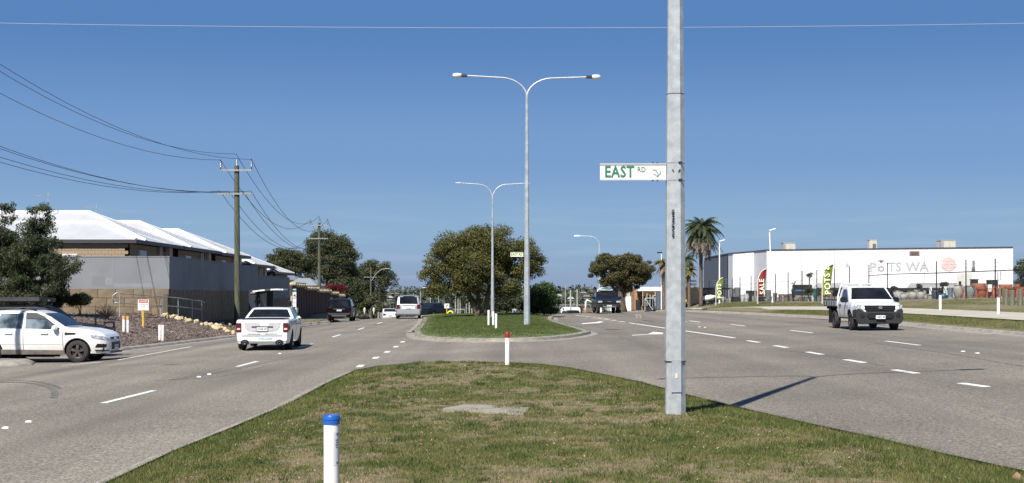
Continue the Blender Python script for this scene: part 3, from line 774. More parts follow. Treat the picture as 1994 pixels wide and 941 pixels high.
# stencilled number down the post
zt_ = sz_(436, pb.y) - pb.z
text('stencil', 'EQ8 PWR 1SE LP138', .040, Matrix.Translation((-.055, -.138, zt_)) @ Matrix.Rotation(R(3.0), 4, 'Z') @ Matrix.Rotation(PI / 2, 4, 'X') @ Matrix.Rotation(-PI / 2, 4, 'Z'), M_BLACK, near, .001, .002)

# EAST RD blade
yb = pb.y - .02
xa, xb = sx_(1168.5, yb), sx_(1297, yb); zc = sz_(335.5, yb); hb = 29 / FPX * yb
root = sign_blade('street_sign', 'white EAST RD blade with green letters strapped to the near post', xa, xb, zc, hb, yb, R(-1.0), None)
k = yb / FPX
def lx(px): return (px - (1168.5 + 1297) / 2) * k
text('lettering', 'EAST', 29 * k * 1.06, face_cam(lx(1206), -.0085, -.002), M_GREENINK, root, .001, .0055, sx=.80, space=1.08)
text('lettering', 'RD', 14.5 * k, face_cam(lx(1249), -.0085, 4.5 * k), M_GREENINK, root, .001, .001, sx=.85)
# flower emblem of the council: pink petals over blue green leaves
MB().box((lx(1277), -.0075, -1 * k), (20 * k, .003, 21 * k)).build('emblem_ground', mat('emblem_ground', (.72, .68, .62), rough=.5), root)
mb = MB()
for ang, l in ((150, 9), (165, 8), (120, 6), (100, 5), (178, 7)):
    a = R(ang); mb.tube([(lx(1278), -.0115, 3 * k), (lx(1278) + math.cos(a) * l * k * .6, -.0115, 3 * k + math.sin(a) * l * k * .5 + .5 * k), (lx(1278) + math.cos(a) * l * k, -.0115, 3 * k + math.sin(a) * l * k * .4)], [.7 * k, .9 * k, .2 * k], 5)
mb.build('emblem_petal', mat('emblem_pink', (.62, .42, .48), rough=.5), root)
mb = MB()
mb.tube([(lx(1270), -.0115, 5 * k), (lx(1277), -.0115, 3 * k), (lx(1281), -.0115, -3 * k), (lx(1280), -.0115, -9 * k)], [.5 * k, .8 * k, .9 * k, .8 * k], 5)
mb.tube([(lx(1287), -.0115, 6 * k), (lx(1286), -.0115, -2 * k), (lx(1280), -.0115, -9 * k)], [.3 * k, .9 * k, .8 * k], 5)
mb.tube([(lx(1271), -.0115, -4 * k), (lx(1276), -.0115, -5 * k), (lx(1280), -.0115, -9 * k)], [.3 * k, .8 * k, .7 * k], 5)
mb.build('emblem_leaf', mat('emblem_teal', (.14, .27, .30), rough=.5), root)
for px in (1271, 1280):
    for zz in (hb / 2 + .022, -hb / 2 - .014): MB().box((lx(px), 0, zz), (.02, .03, .015)).build('bolt', M_DARK, root)

# far island poles
fb = gp(1026, 633, z_m2f); s_ = FPX / fb.y
zj = (HOR - 190) / s_ + EYE - fb.z; za = (HOR - 149) / s_ + EYE - fb.z
fr = twin_lamp_post('twin_street_light', 'tall grey twin-armed light on the green island, its arms complete in view', fb, 0, za, 138 / s_, zj, R(4), [.6, 2.0, (HOR - 230) / s_ + EYE - fb.z], r0=.15, r1=.062, group='twin armed street lights')
y2 = fb.y - .02
xa, xb = sx_(994, y2), sx_(1019, y2); zc = sz_(496, y2)
root = sign_blade('street_sign', 'small cream EAST RD blade on the far island post', xa, xb, zc, 8 / s_, y2 - .12, 0, None, cream=True)
text('lettering', 'EAST RD', 6.5 / s_, face_cam(0, -.009, 0), M_GREENINK, root, .001, .004, sx=.9)
g2 = gp(957, 604, z_m2f, d0=70); d2 = 86.5; zg = z_m2f(sx_(958, d2), d2); s2 = FPX / d2
twin_lamp_post('twin_street_light', 'slender twin-armed light standing behind the three white posts', (sx_(959, d2), d2, zg), 0, sz_(357, d2) - zg, 72 / s2, sz_(388, d2) - zg, R(4), [2.2, 6.0], r0=.115, r1=.042, heads=False, thin=.8, group='twin armed street lights')
# far single arm light beyond the right tree
def single_lamp(name, label, px, pbase, ptop, arm_px, d, r=.07, group=None, rz=0, ground=None):
    x = sx_(px, d); zg = ground if ground is not None else tzf(x, d); zt = sz_(ptop, d) - zg; root = thing(name, label, 'street light', (x, d, zg), rz, group)
    MB().cyl((0, 0, 0), (0, 0, zt - .9), r * 1.4, r, 8).build('shaft', M_GALV2, root)
    L = arm_px * d / FPX; sgn = 1 if L > 0 else -1
    pts = [(0, 0, zt - .95)] + [(sgn * min(1.0, abs(L)) * (1 - math.cos(a)), 0, zt - .9 + .85 * math.sin(a)) for a in [PI / 2 * i / 7 for i in range(8)]] + [(L * .9, 0, zt)]
    MB().tube(pts, r * .7, 6).build('arm', M_GALV2, root)
    MB().box((L, 0, zt), (.62, .22, .16), taper=.7).build('lamp_head', M_LAMP, root, bevel=.03)
    return root
single_lamp('street_light', 'curved single-arm light rising behind the dark pickup beside the right tree', 1167, 600, 459.5, -44, 135, .06)
def post_light(name, label, px, py0, py1, d, zf=z_rvf, heady=1, xt=0):
    g = zf(sx_(px, d), d); x = sx_(px, d); zt = sz_(py1, d) - g
    root = thing(name, label, 'street light', (x, d, g), 0, 'white pole lights by the pot yard')
    MB().cyl((0, 0, 0), (xt, 0, zt), .085, .055, 8).build('shaft', M_WHITE, root)
    MB().box((xt, 0, zt + .02), (.16, .14, .18)).build('bracket', M_GALV, root)
    MB().box((xt + .25, 0, zt + .12), (.60, .22, .10), M=Matrix.Rotation(R(-18), 3, 'Y')).build('lamp_head', M_LAMP, root, bevel=.02)
    return root
post_light('pole_light', 'white pole light in front of the white warehouse between red flag and pots', 1504, 590, 450, 117, xt=-.25)
post_light('pole_light', 'white pole light crossing the dark corrugated side wall by the palm', 1401, 590, 471, 136, xt=0)
for px, pt, d, lab in ((1294, 492, 150, 'slim pale pole light beside the yellow building'), ):
    x = sx_(px - 6, d); root = thing('pole_light', lab, 'street light', (x, d, tzf(x, d)), 0)
    zt = sz_(pt, d) - tzf(x, d); MB().cyl((0, 0, 0), (0, 0, zt), .07, .05, 8).build('shaft', M_WHITE, root)
    MB().box((-.2, 0, zt), (.6, .2, .14)).build('lamp_head', M_DARK, root, bevel=.03)

# ------------------------------------------------------------------ timber power poles and their wires
M_TIMB = mat('treated_timber', (.115, .12, .075), (.055, .062, .04), scale=5, rough=.9, bump=.5, bscale=20, stretch=(6, 6, .5))
M_XARM = mat('crossarm', (.30, .31, .30), (.22, .23, .23), scale=6, rough=.6)
M_INS = mat('insulator', (.05, .05, .06), rough=.3)
M_WIRE = mat('wire', (.035, .037, .04), rough=.5)
PP = []
def power_pole(px, ptop, py_low, d, zbase, label, top=True, streetarm=0, rz=0.0, hw=1.0, lowonly=False):
    x = sx_(px, d); s = FPX / d; zt = sz_(ptop, d)
    root = thing('power_pole', label, 'power pole', (x, d, zbase), rz, 'timber power poles along the left road')
    mb = MB(); mb.smooth = True; mb.cyl((0.05, 0, 0), (0, 0, zt - zbase), .20, .155, 14); mb.build('pole', M_TIMB, root, auto=50)
    P = {}
    zl = sz_(py_low, d) - zbase
    if not lowonly:
        zu = zt - zbase - .30
        MB().box((0, -.20, zu), (1.95 * hw, .09, .11)).build('crossarm', M_XARM, root)
        for i, (ox, oz) in enumerate(((-.97 * hw, .62), (0.0, 1.0), (.97 * hw, .66))):
            mb = MB(); mb.cyl((ox, -.20 if ox else 0, zu), (ox, -.20 if ox else 0, zu + oz - (.3 if not ox else 0) + .05), .035, .035, 6)
            for q in range(4): z = zu + oz - .42 + q * .1 + (-.25 if not ox else 0); mb.cyl((ox, -.20 if ox else 0, z), (ox, -.20 if ox else 0, z + .05), .07, .05, 8)
            mb.build('insulator', M_INS, root); P['u%d' % i] = Vector((x + ox, d - .2, zbase + zu + oz + .02))
        MB().box((-.60 * hw, -.20, zu - .01), (.5, .07, .07)).box((.60 * hw, -.20, zu - .01), (.5, .07, .07)).build('arm_brace', M_DARK, root)['kind'] = 'stuff'
    else:
        for i in range(3): P['u%d' % i] = None
    wl_ = 2.2 * hw
    MB().box((-.05, -.20, zl), (wl_, .09, .11)).build('crossarm', M_XARM, root)
    mb = MB()
    for i, ox in enumerate((-1.02, -.45, .45, .95)):
        mb.cyl((ox * hw, -.2, zl + .05), (ox * hw, -.2, zl + .17), .04, .035, 6); P['l%d' % i] = Vector((x + ox * hw, d - .2, zbase + zl + .17))
    o_ = mb.build('low_insulator', M_XARM, root); o_['kind'] = 'stuff'
    if streetarm:
        MB().tube([(0.1, -.1, zl - .8), (1.3, -.4, zl + .9), (2.3, -.6, zl + 1.6), (3.4, -.8, zl + 1.75)], .045, 6).build('lamp_arm', M_GALV2, root)
        MB().box((3.6, -.85, zl + 1.72), (.6, .2, .12)).build('lamp_head', M_GALV2, root, bevel=.02)
    PP.append(P)
    return root
def pole_ground(px, d): return z_bedf(sx_(px, d), d)
# the pole just outside the left edge carries the near end of the wires
P0 = {'u0': Vector((-27.0, 40, 16.2)), 'u1': Vector((-26.0, 40, 16.9)), 'u2': Vector((-25.0, 40, 16.4)), 'l0': Vector((-27.1, 40, 10.9)), 'l1': Vector((-26.5, 40, 10.9)), 'l2': Vector((-25.5, 40, 10.9)), 'l3': Vector((-24.9, 40, 10.9))}
power_pole(461, 323, 378, 84, pole_ground(461, 84), 'nearest mossy timber power pole in front of the grey wall', hw=1.0)
power_pole(621.5, 434, 465, 150, pole_ground(621.5, 150) - .05, 'second timber power pole with red bougainvillea behind it')
power_pole(685.5, 487, 509, 214, tzf(sx_(685, 214), 214), 'third timber power pole just past the dark wagon')
power_pole(722, 520, 540, 270, tzf(sx_(722, 270), 270), 'fourth timber power pole with a raised lamp arm', lowonly=True, streetarm=1, hw=1.2)
power_pole(746, 550, 566, 330, tzf(sx_(746, 330), 330), 'fifth and smaller power pole near the white car', hw=1.0)
power_pole(760, 562, 572, 400, tzf(sx_(760, 400), 400), 'last small power pole seen above the white car', hw=1.0)
WG = {'l': 'low wires between the power poles', 'u': 'high wires between the power poles'}
def wire(a, b, sag, r, label, group):
    n = 18; pts = []
    for i in range(n + 1):
        t = i / n; p = a.lerp(b, t); p = Vector(p); p.z -= 4 * sag * t * (1 - t); pts.append(p)
    mb = MB(); mb.smooth = True; mb.tube(pts, r, 5); o = mb.build('overhead_wire', M_WIRE)
    return tag(o, label, 'wire', group)
side = {'u0': 'left hand high wire', 'u1': 'middle high wire', 'u2': 'right hand high wire', 'l0': 'outer low wire', 'l1': 'second low wire', 'l2': 'third low wire', 'l3': 'inner low wire'}
spans = [(P0, PP[0], {'u0': 2.6, 'u1': 2.75, 'u2': 2.6, 'l0': 1.9, 'l1': 1.85, 'l2': 1.8, 'l3': 1.9}, 'running off the left edge from the nearest timber pole'),
         (PP[0], PP[1], {'u0': 2.4, 'u1': 2.3, 'u2': 2.7, 'l0': 2.3, 'l1': 2.3, 'l2': 2.3, 'l3': 2.4}, 'sagging from the first to the second timber pole'),
         (PP[1], PP[2], {'u0': 2.4, 'u1': 2.3, 'u2': 2.5, 'l0': 2.2, 'l1': 2.2, 'l2': 2.2, 'l3': 2.2}, 'sagging from the second to the third timber pole'),
         (PP[2], PP[3], {'l0': 1.2, 'l3': 1.2}, 'between the third and fourth timber poles')]
for A, B, sg_, where in spans:
    for kk, sg0 in sg_.items():
        if A[kk] is None or B[kk] is None: continue
        wire(A[kk], B[kk], sg0, .013 if B is PP[0] else .018, side[kk] + ' ' + where, WG[kk[0]])
# thin pale cable right across the frame
mb = MB(); mb.smooth = True
pts = [Vector((x, 34 + x * .01, sz_(45.5 + 9.0 * (1 - ((sx_(900, 34) - x) / 13) ** 2) if abs(x) < 14 else 45, 34) + (.0 if abs(x) < 14 else 0))) for x in np.linspace(-30, 30, 48)]
mb.tube(pts, .0055, 5); tag(mb.build('span_cable', mat('pale_cable', (.42, .38, .40), rough=.6)), 'thin pale cable spanning the whole sky near the top', 'cable')
# steel pole outside the left edge whose shadow crosses the white wagon
root = thing('steel_pole', 'slim steel pole throwing the dark stripe over the white wagon', 'pole', (-18.15, 38.1, tzf(-18, 38)))
MB().cyl((0, 0, 0), (0, 0, 9), .10, .08, 8).build('shaft', M_GALV2, root)

# ================================================================== grey retaining wall with block base
M_REND = mat('grey_render', (.198, .205, .218), (.172, .180, .193), scale=.5, rough=.9, bump=.08, bscale=15, lo=.42, hi=.60)
M_LIME = mat('limestone_block', (.215, .165, .105), (.15, .118, .078), scale=3, rough=.95, bump=.5, bscale=22)
M_MORT = mat('mortar', (.10, .085, .065), rough=.95)
WX, WY = -18.35, 71.5
wl_root = thing('boundary_wall', 'tall grey rendered wall on a limestone block base', 'wall', (WX, WY, 0))
T = 1.97 + EYE
def wtop(y): return T if y < 92 else (T - .05 if y < 96.5 else 3.2)
GB = sz_(563, WY)            # bottom of the render
mb = MB()
mb.box((-20.0, .15, (T + GB) / 2), (40.0, .30, T - GB - .002))
mb.build('rendered_panel', M_REND, wl_root)
segs = [(71.803, 90.5, T, sz_(566, 85)), (90.5, 96.5, T - .04, sz_(567, 93)), (96.5, 110.2, 3.22, 1.55)]
for a, b, tp, bt in segs:
    MB().box((-.15, (a + b) / 2 - WY, (tp + bt) / 2), (.30, b - a - .004, tp - bt)).build('rendered_panel', M_REND, wl_root)
    MB().box((-.15, (a + b) / 2 + .012 - WY, tp + .015), (.335, b - a - .024, .05)).build('coping', M_REND, wl_root)
MB().box((-20.0, .15, T + .015), (40.04, .34, .05)).build('coping', M_REND, wl_root)
MB().box((-20.0, .19, 1.0), (39.96, .24, GB * 2 - 2.0 + .0)).build('mortar_bed', M_MORT, wl_root)
MB().box((-.19, 19.2, .6), (.24, 38.6, 2.6)).build('mortar_bed', M_MORT, wl_root)
# patches of repainted render on the front face
M_RP = mat('render_patch', (.225, .232, .245), (.205, .212, .225), scale=2, rough=.9)
M_RP2 = mat('render_patch_dark', (.172, .18, .192), rough=.9)
for (a, b, c, d_, mm) in ((205, 220, 541, 556, M_RP), (222, 300, 552, 560, M_RP), (180, 204, 538, 556, M_RP2), (218, 219.5, 500, 540, M_RP)):
    x0, x1 = sx_(a, WY), sx_(b, WY); z0, z1 = sz_(d_, WY), sz_(c, WY); MB().box(((x0 + x1) / 2 - WX, -.002, (z0 + z1) / 2), (x1 - x0, .004, z1 - z0)).build('paint_patch', mm, wl_root)
bmesh_cache = {}
def block(w, h, t, m):
    key = (round(w, 3), round(h, 3), m.name)
    if key not in bmesh_cache:
        o = MB().box((0, 0, 0), (w, t, h)).build('block', m, None, bevel=.012); bmesh_cache[key] = o.data; bpy.data.objects.remove(o)
    return bmesh_cache[key]
BHt, BWd = .47, .95
rb = random.Random(4)
for row in range(4):
    z = GB - .006 - BHt / 2 - row * (BHt + .012)
    x = -.005 - (BWd / 2 if row % 2 else 0) ; first = True
    xx = -.02
    while xx > -16:
        w = BWd / 2 if (row % 2 and first) else BWd; first = False
        o = bpy.data.objects.new('block', block(w - .014, BHt, .30, M_LIME)); COL.objects.link(o); o.parent = wl_root; o.location = (xx - w / 2, .14 + rb.uniform(-.010, .006), z); xx -= w
    yy = 0.46; first = True; yend = 39
    while yy < yend:
        w = BWd / 2 if (row % 2 and first) else BWd; first = False
        zz = z - (.0 if yy < 25 else .36)
        o = bpy.data.objects.new('block', block(w - .014, BHt, .30, M_LIME)); COL.objects.link(o); o.parent = wl_root
        o.location = (-.155 + rb.uniform(-.006, .010), yy + w / 2 - .15, zz); o.rotation_euler = (0, 0, PI / 2); yy += w

# handrail of the ramp
hr = thing('handrail', 'galvanised ramp handrail with two rails in front of the block wall', 'handrail', (0, 0, 0))
A = gp(233, 612, z_bedf); A = Vector((sx_(233, 65), 65, 0)); B = Vector((sx_(395, 75), 75, 0))
tops = {233: (571, 613), 276: (575, 614), 313: (577.5, 616), 347: (580.5, 617.5), 374: (584, 619), 393: (587, 621)}
P_ = []
for px, (t, b_) in tops.items():
    f = (px - 233) / (395 - 233.); 
    # perspective-correct place on the line A-B
    k_ = (px - CXP) / FPX; den = (B.x - A.x) - k_ * (B.y - A.y); u = (k_ * A.y - A.x) / den
    p = A.lerp(B, u); P_.append((Vector((p.x, p.y, sz_(t, p.y))), Vector((p.x, p.y, sz_(b_, p.y) - .15)), Vector((p.x, p.y, sz_(t + 19 * 40 / (FPX / p.y) * .0 + (b_ - t) * .46, p.y)))))
for tp, bt, md in P_: MB().cyl(bt, tp, .024, .024, 8).build('post', M_GALV, hr)
mb = MB(); mb.smooth = True
mb.tube([P_[0][2] + Vector((-.25, -.1, .03)), P_[0][2] + Vector((-.33, -.1, .25)), P_[0][0] + Vector((-.30, -.1, -.12)), P_[0][0] + Vector((-.15, -.05, .01))] + [p[0] for p in P_] + [P_[-1][0] + Vector((.12, .2, -.08))], .026, 8); mb.build('rail', M_GALV, hr)
mb = MB(); mb.smooth = True; mb.tube([P_[0][2] + Vector((-.25, -.1, .03))] + [p[2] for p in P_], .022, 8); mb.build('rail', M_GALV, hr)

# limestone rocks tumbling down the bed
M_ROCK = mat('yellow_limestone', (.50, .39, .21), (.38, .29, .17), scale=4, rough=.95, bump=.5, bscale=12)
M_ROCK2 = mat('pale_limestone', (.56, .48, .33), (.44, .36, .22), scale=4, rough=.95, bump=.5, bscale=12)
rmesh = []
for i in range(8):
    bm = bmesh.new(); bmesh.ops.create_icosphere(bm, subdivisions=2, radius=.5); rr = random.Random(i)
    pl = [(Vector((rr.uniform(-1, 1), rr.uniform(-1, 1), rr.uniform(-1, 1))).normalized(), rr.uniform(.28, .42)) for _ in range(9)]
    for v in bm.verts:
        for n_, dd in pl:
            e = v.co.dot(n_) - dd
            if e > 0: v.co -= n_ * e
    me = bpy.data.meshes.new('limestone_rock'); bm.to_mesh(me); bm.free(); me.materials.append(M_ROCK if i % 2 else M_ROCK2); rmesh.append(me)
rr = random.Random(12)
for i in range(80):
    t = rr.random(); px = 312 + 148 * t; yc = np.interp(px, [312, 345, 380, 420, 460], [616.5, 619, 625, 634, 645]); hw_ = np.interp(px, [312, 380, 460], [2.5, 6.5, 8])
    py = yc + rr.uniform(-1, 1) * hw_
    g = gp(px, py, z_bedf); sz = rr.uniform(.16, .36)
    o = bpy.data.objects.new('limestone_rock', rr.choice(rmesh)); COL.objects.link(o); o.location = (g.x, g.y, g.z + sz * .18); o.scale = (sz * rr.uniform(.9, 1.5), sz, sz * .8); o.rotation_euler = (rr.uniform(-.4, .4), rr.uniform(-.4, .4), rr.uniform(0, 6))
    tag(o, 'yellow limestone rock in the loose band below the block wall', 'rock', 'limestone rocks on the mulch slope')

# garden posts and warning sign on the bed
M_PVC = mat('white_pvc', (.80, .78, .74), (.72, .70, .65), scale=8, rough=.4)
M_YEL = mat('yellow_paint', (.72, .45, .05), (.6, .36, .04), scale=6, rough=.5)
def peg(px, pyb, pyt, wpx, label, zf=z_bedf, cap=None, group='white plastic marker posts', dz=0, d=None, mm=None, n=12, name='marker_post'):
    g = gp(px, pyb, zf) if d is None else Vector((sx_(px, d), d, zf(sx_(px, d), d)))
    s = FPX / g.y; r = wpx / 2 / s; h = (pyb - pyt) / s
    root = thing(name, label, 'marker post', g, 0, group)
    mb = MB(); mb.smooth = True
    mb.lathe([(r, -.05), (r, h - r * .3), (r * .8, h), (0, h)], n=n); mb.build('post', mm or M_PVC, root, auto=50)
    if cap:
        mb = MB(); mb.smooth = True; mb.lathe([(r * 1.02, h - 2.2 * r), (r * 1.16, h - 2.2 * r), (r * 1.16, h + .004), (r * 1.05, h + .012), (0, h + .012)], n=n); mb.build('cap', cap, root, auto=50)
    return root
M_ORG = mat('orange_cap', (.60, .30, .08), rough=.5)
peg(241, 646, 616, 5, 'left one of the white post pair with orange tops', cap=M_ORG)
peg(249, 648, 617, 5, 'right one of the white post pair with orange tops', cap=M_ORG)
peg(311, 663.5, 633, 5, 'left one of the white post pair nearest the kerb')
peg(317, 664.5, 633, 5, 'right one of the white post pair nearest the kerb')
peg(1831, 605, 575, 5, 'white post on the verge in front of the blue grey pots', zf=z_rvf)
peg(1944, 613, 580, 5.5, 'white post on the verge beside the timber bollards', zf=z_rvf)
peg(951.5, 634, 604, 4.2, 'left one of three white posts on the green island', zf=z_m2f)
peg(960.5, 634, 607, 4.2, 'middle one of three white posts on the green island', zf=z_m2f)
peg(966, 640, 611, 4.6, 'right and nearest of three white posts on the green island', zf=z_m2f)
peg(598, 612, 594, 3, 'left one of a cream post pair on the far mulch mound', d=128, zf=lambda x, y: tzf(x, y) + .9)
peg(602.5, 612, 594, 3, 'right one of a cream post pair on the far mulch mound', d=128, zf=lambda x, y: tzf(x, y) + .9)
g = gp(279, 637, z_bedf); s = FPX / g.y
root = thing('warning_sign', 'red and white danger sign on a yellow post in the mulch', 'sign', g)
MB().cyl((0, 0, -.1), (0, 0, 33 / s), .055, .055, 10).build('post', M_YEL, root)
MB().box((0.02, -.07, 43 / s), (21 / s, .012, 21 / s)).build('panel', M_WHITE, root, bevel=.002)
MB().box((0.02, -.079, 50 / s), (18 / s, .004, 5.5 / s)).build('red_band', mat('sign_red', (.45, .04, .04), rough=.5), root)
text('lettering', 'DANGER', 3.8 / s, face_cam(.02, -.083, 50 / s), M_WHITE, root, .001)
text('lettering', 'HIGH PRESSURE', 2.6 / s, face_cam(.02, -.078, 43.5 / s), M_BLACK, root, .001)
text('lettering', 'BURIED', 2.6 / s, face_cam(.02, -.078, 40.5 / s), M_BLACK, root, .001)

# near blue capped and red capped posts of the median
g0 = Vector((sx_(645.5, 8.1), 8.1, 0)); g0.z = z_m1f(g0.x, g0.y); s = FPX / g0.y; h = EYE - (818 - HOR) / s - g0.z; r = 15.2 / s
root = thing('marker_post', 'white plastic pipe post with a blue cap, closest to the camera', 'marker post', g0)
M_BLUE = mat('blue_cap', (.012, .10, .40), rough=.35)
mb = MB(); mb.smooth = True; mb.lathe([(r, -.05), (r, h), (0, h)], n=32); mb.build('post', M_PVC, root, auto=50)
mb = MB(); mb.smooth = True; mb.lathe([(r * 1.0, h - 8 / s), (r * 1.07, h - 8 / s), (r * 1.07, h + 0 / s), (r * 1.02, h + .4 / s), (r * 1.10, h + .9 / s), (r * 1.10, h + 8 / s), (r * 1.04, h + 9.5 / s), (r * .9, h + 9.6 / s), (r * .88, h + 8.6 / s), (0, h + 8.4 / s)], n=32); mb.build('cap', M_BLUE, root, auto=50)
# label wrapped on the right of the pipe
mb = MB(); mb.smooth = True; n = 10; A0, A1 = R(-68), R(-12); zt_, zb_ = h - 23 / s, h - 87 / s
vs = [];
for i in range(n + 1):
    a = A0 + (A1 - A0) * i / n; vs += [((r + .0008) * math.cos(a), (r + .0008) * math.sin(a), zt_), ((r + .0008) * math.cos(a), (r + .0008) * math.sin(a), zb_)]
mb.add(vs, [(2 * i, 2 * i + 2, 2 * i + 3, 2 * i + 1) for i in range(n)]); mb.build('label', mat('label_grey', (.60, .62, .64), rough=.4), root)
def on_pipe(a, z, size, sx=.7): return Matrix.Translation(((r + .0014) * math.cos(a), (r + .0014) * math.sin(a), z)) @ Matrix.Rotation(a + PI / 2, 4, 'Z') @ Matrix.Rotation(PI / 2, 4, 'X')
text('lettering', 'VE', 8 / s, on_pipe(R(-36), h - 27 / s, 1), M_BLACK, root, .0003, sx=.7)
for i, w_ in enumerate(('WATER', 'MAIN', 'BELOW', 'CALL')): text('lettering', w_, 3.2 / s, on_pipe(R(-42), h - (38 + i * 4.6) / s, 1), M_BLACK, root, .0003, sx=.6)
text('lettering', '4B-2', 5 / s, on_pipe(R(-36), h - 82 / s, 1), M_BLACK, root, .0003, sx=.7)
peg(988, 712, 648, 8.6, 'white post with a red cap at the tip of the near lawn', zf=z_m1f, cap=mat('red_cap', (.26, .012, .014), rough=.4), n=20)
for zz in (30, 45):
    pass
# ================================================================== houses behind the wall
M_ROOFW = wavemat('white_roof_sheet', (.50, .505, .515), (.45, .455, .465), 'Y', 3.2, rough=.45, bump=.9, dist=.03)
M_ROOFX = wavemat('white_roof_sheet_side', (.50, .505, .515), (.45, .455, .465), 'X', 3.2, rough=.45, bump=.9, dist=.03)
M_GUT = mat('dark_gutter', (.045, .045, .048), rough=.5)
M_BRW = blockmat('tan_brick', (.30, .23, .15), (.25, .19, .125), (.16, .13, .10), .39, .20, (PI / 2, 0, 0))
M_BRS = blockmat('tan_brick_side', (.30, .23, .15), (.25, .19, .125), (.16, .13, .10), .39, .20, (PI / 2, 0, PI / 2))
M_CREAM = mat('cream_render', (.56, .50, .38), (.50, .44, .33), scale=2, rough=.8)
M_GLASS = mat('dark_glass', (.012, .016, .022), rough=.08, spec=.8)
M_FRAME = mat('window_frame', (.68, .68, .66), rough=.5)
def hip(parent, x0, x1, y0, y1, ze, zr, inset, name='roof', both=False):
    ym = (y0 + y1) / 2
    A, B, C, D = (x0, y0, ze), (x1, y0, ze), (x1, y1, ze), (x0, y1, ze); E, F = (x0, ym, zr), (x1 - inset, ym, zr)
    ro = MB(); ro.mat(0).add([A, B, F, E], [(0, 1, 2, 3)]); ro.mat(0).add([D, C, F, E], [(3, 2, 1, 0)]); ro.mat(1).add([B, C, F], [(0, 1, 2)])
    ro.mat(0).add([(x0, y0, ze - .05), (x1, y0, ze - .05), (x1, y1, ze - .05), (x0, y1, ze - .05)], [(0, 1, 2, 3)])
    o = ro.build(name, [M_ROOFX, M_ROOFW], parent)
    rc = MB()
    for a, b in ((B, F), (C, F), (E, F)):
        a, b = Vector(a), Vector(b); rc.cyl(a + Vector((0, 0, .015)), b + Vector((0, 0, .015)), .09, .09, 6)
    rc.build('ridge_cap', M_WHITE, o)
    g = MB(); g.box(((x0 + x1) / 2, y0 - .03, ze - .10), (x1 - x0 + .12, .12, .22)).box((x1 + .03, ym, ze - .10), (.12, y1 - y0 + .06, .22)).box(((x0 + x1) / 2, y1 + .03, ze - .10), (x1 - x0 + .12, .12, .22))
    g.build('gutter', M_GUT, o)
    return o
hl = ['nearest white-roofed tan brick house partly behind the gum tree', 'second white-roofed house from the gum tree behind the grey wall', 'third white-roofed house in the row behind the grey wall', 'fourth white-roofed house in the row with a smaller gable', 'last and lowest white-roofed house next to the timber power pole']
drops = [0, 0, .05, .65, 1.15]
for k in range(5):
    y0 = 79 + 11.6 * k; dz = drops[k]; ze = 5.15 - dz
    xe = -22.5; L = 18 if k else 26
    hs = thing('house', hl[k], 'house', (xe, y0, 0), 0, 'row of white-roofed houses')
    hip(hs, -L, 0, .9, 7.9, ze, ze + 1.20, 3.4)
    if k < 4 or True: hip(hs, -L, -.02, 3.2, 12.6, ze + .012, ze + 2.08, 5.0)
    # walls
    MB().box((-L / 2 - .5, 4.25, ze / 2 - .1), (L - 1, 6.3, ze - .22)).build('wall', M_BRW, hs)
    MB().box((-L / 2 - 1.9, 9.6, ze / 2 - .1), (L - 3.8, 4.6, ze - .22)).build('wall', M_BRS, hs)
    MB().box((-.505, 4.4, ze / 2 - .1), (.03, 6.02, ze - .23)).build('side_wall', M_BRS, hs)
    # recessed porch with cream pier, beam and dark opening
    MB().box((-.8, 8.9, ze / 2), (.34, .34, ze - .24)).build('pier', M_CREAM, hs)
    MB().box((-.8, 11.2, ze / 2), (.55, .8, ze - .24)).build('pier', M_CREAM, hs)
    MB().box((-.9, 9.6, ze - .32), (.2, 4.4, .22)).build('beam', M_GUT, hs)
    MB().box((-3.78, 9.4, 3.2), (.04, 2.2, 2.4)).build('window', M_GLASS, hs)
    MB().box((-.46, 6.2, ze - 1.15), (.10, .9, .55)).build('meter_box', M_FRAME, hs)
    f = MB().box((-.46, 4.0, ze - 1.05), (.06, 1.6, 1.0)).build('window', M_FRAME, hs); MB().box((-.42, 4.0, ze - 1.05), (.03, 1.46, .88)).build('pane', M_GLASS, f)
    MB().cyl((-.25, 7.7, 1.0), (-.25, 7.7, ze - .2), .05, .05, 6).build('downpipe', M_FRAME, hs)
    if k == 0:
        hs0 = hs
        # individually laid blocks on the stretch of wall that shows over the grey wall
        M_BK = mat('tan_block', (.33, .25, .165), (.26, .195, .13), scale=1.3, rough=.9, bump=.3, bscale=20)
        xl = 0; bw_, bh_ = .40, .20; ztop = ze - .26; rb = random.Random(3)
        me = MB().box((0, 0, 0), (bw_ - .012, .04, bh_ - .012)).build('brick', M_BK, None); md = me.data; bpy.data.objects.remove(me)
        for row in range(6):
            x = -.52 - (bw_ / 2 if row % 2 else 0) - .2
            while x > -10.5:
                o = bpy.data.objects.new('brick', md); COL.objects.link(o); o.parent = hs; o.location = (x, 1.095 + rb.uniform(-.006, .004), ztop - .1 - row * bh_); x -= bw_
        xw = sx_(139, y0 + 1.3) - xe
        f = MB().box((xw, 1.04, ze - 1.25), (.92, .10, .80)).build('window', M_FRAME, hs); MB().box((xw, .985, ze - 1.25), (.80, .02, .68)).build('pane', mat('pale_blind', (.33, .36, .40), rough=.3), f)
        wi = MB(); 
        for q in range(2): wi.box((-.52, 2.6 + q * 1.2, ze - 1.1), (.05, .9, .9))
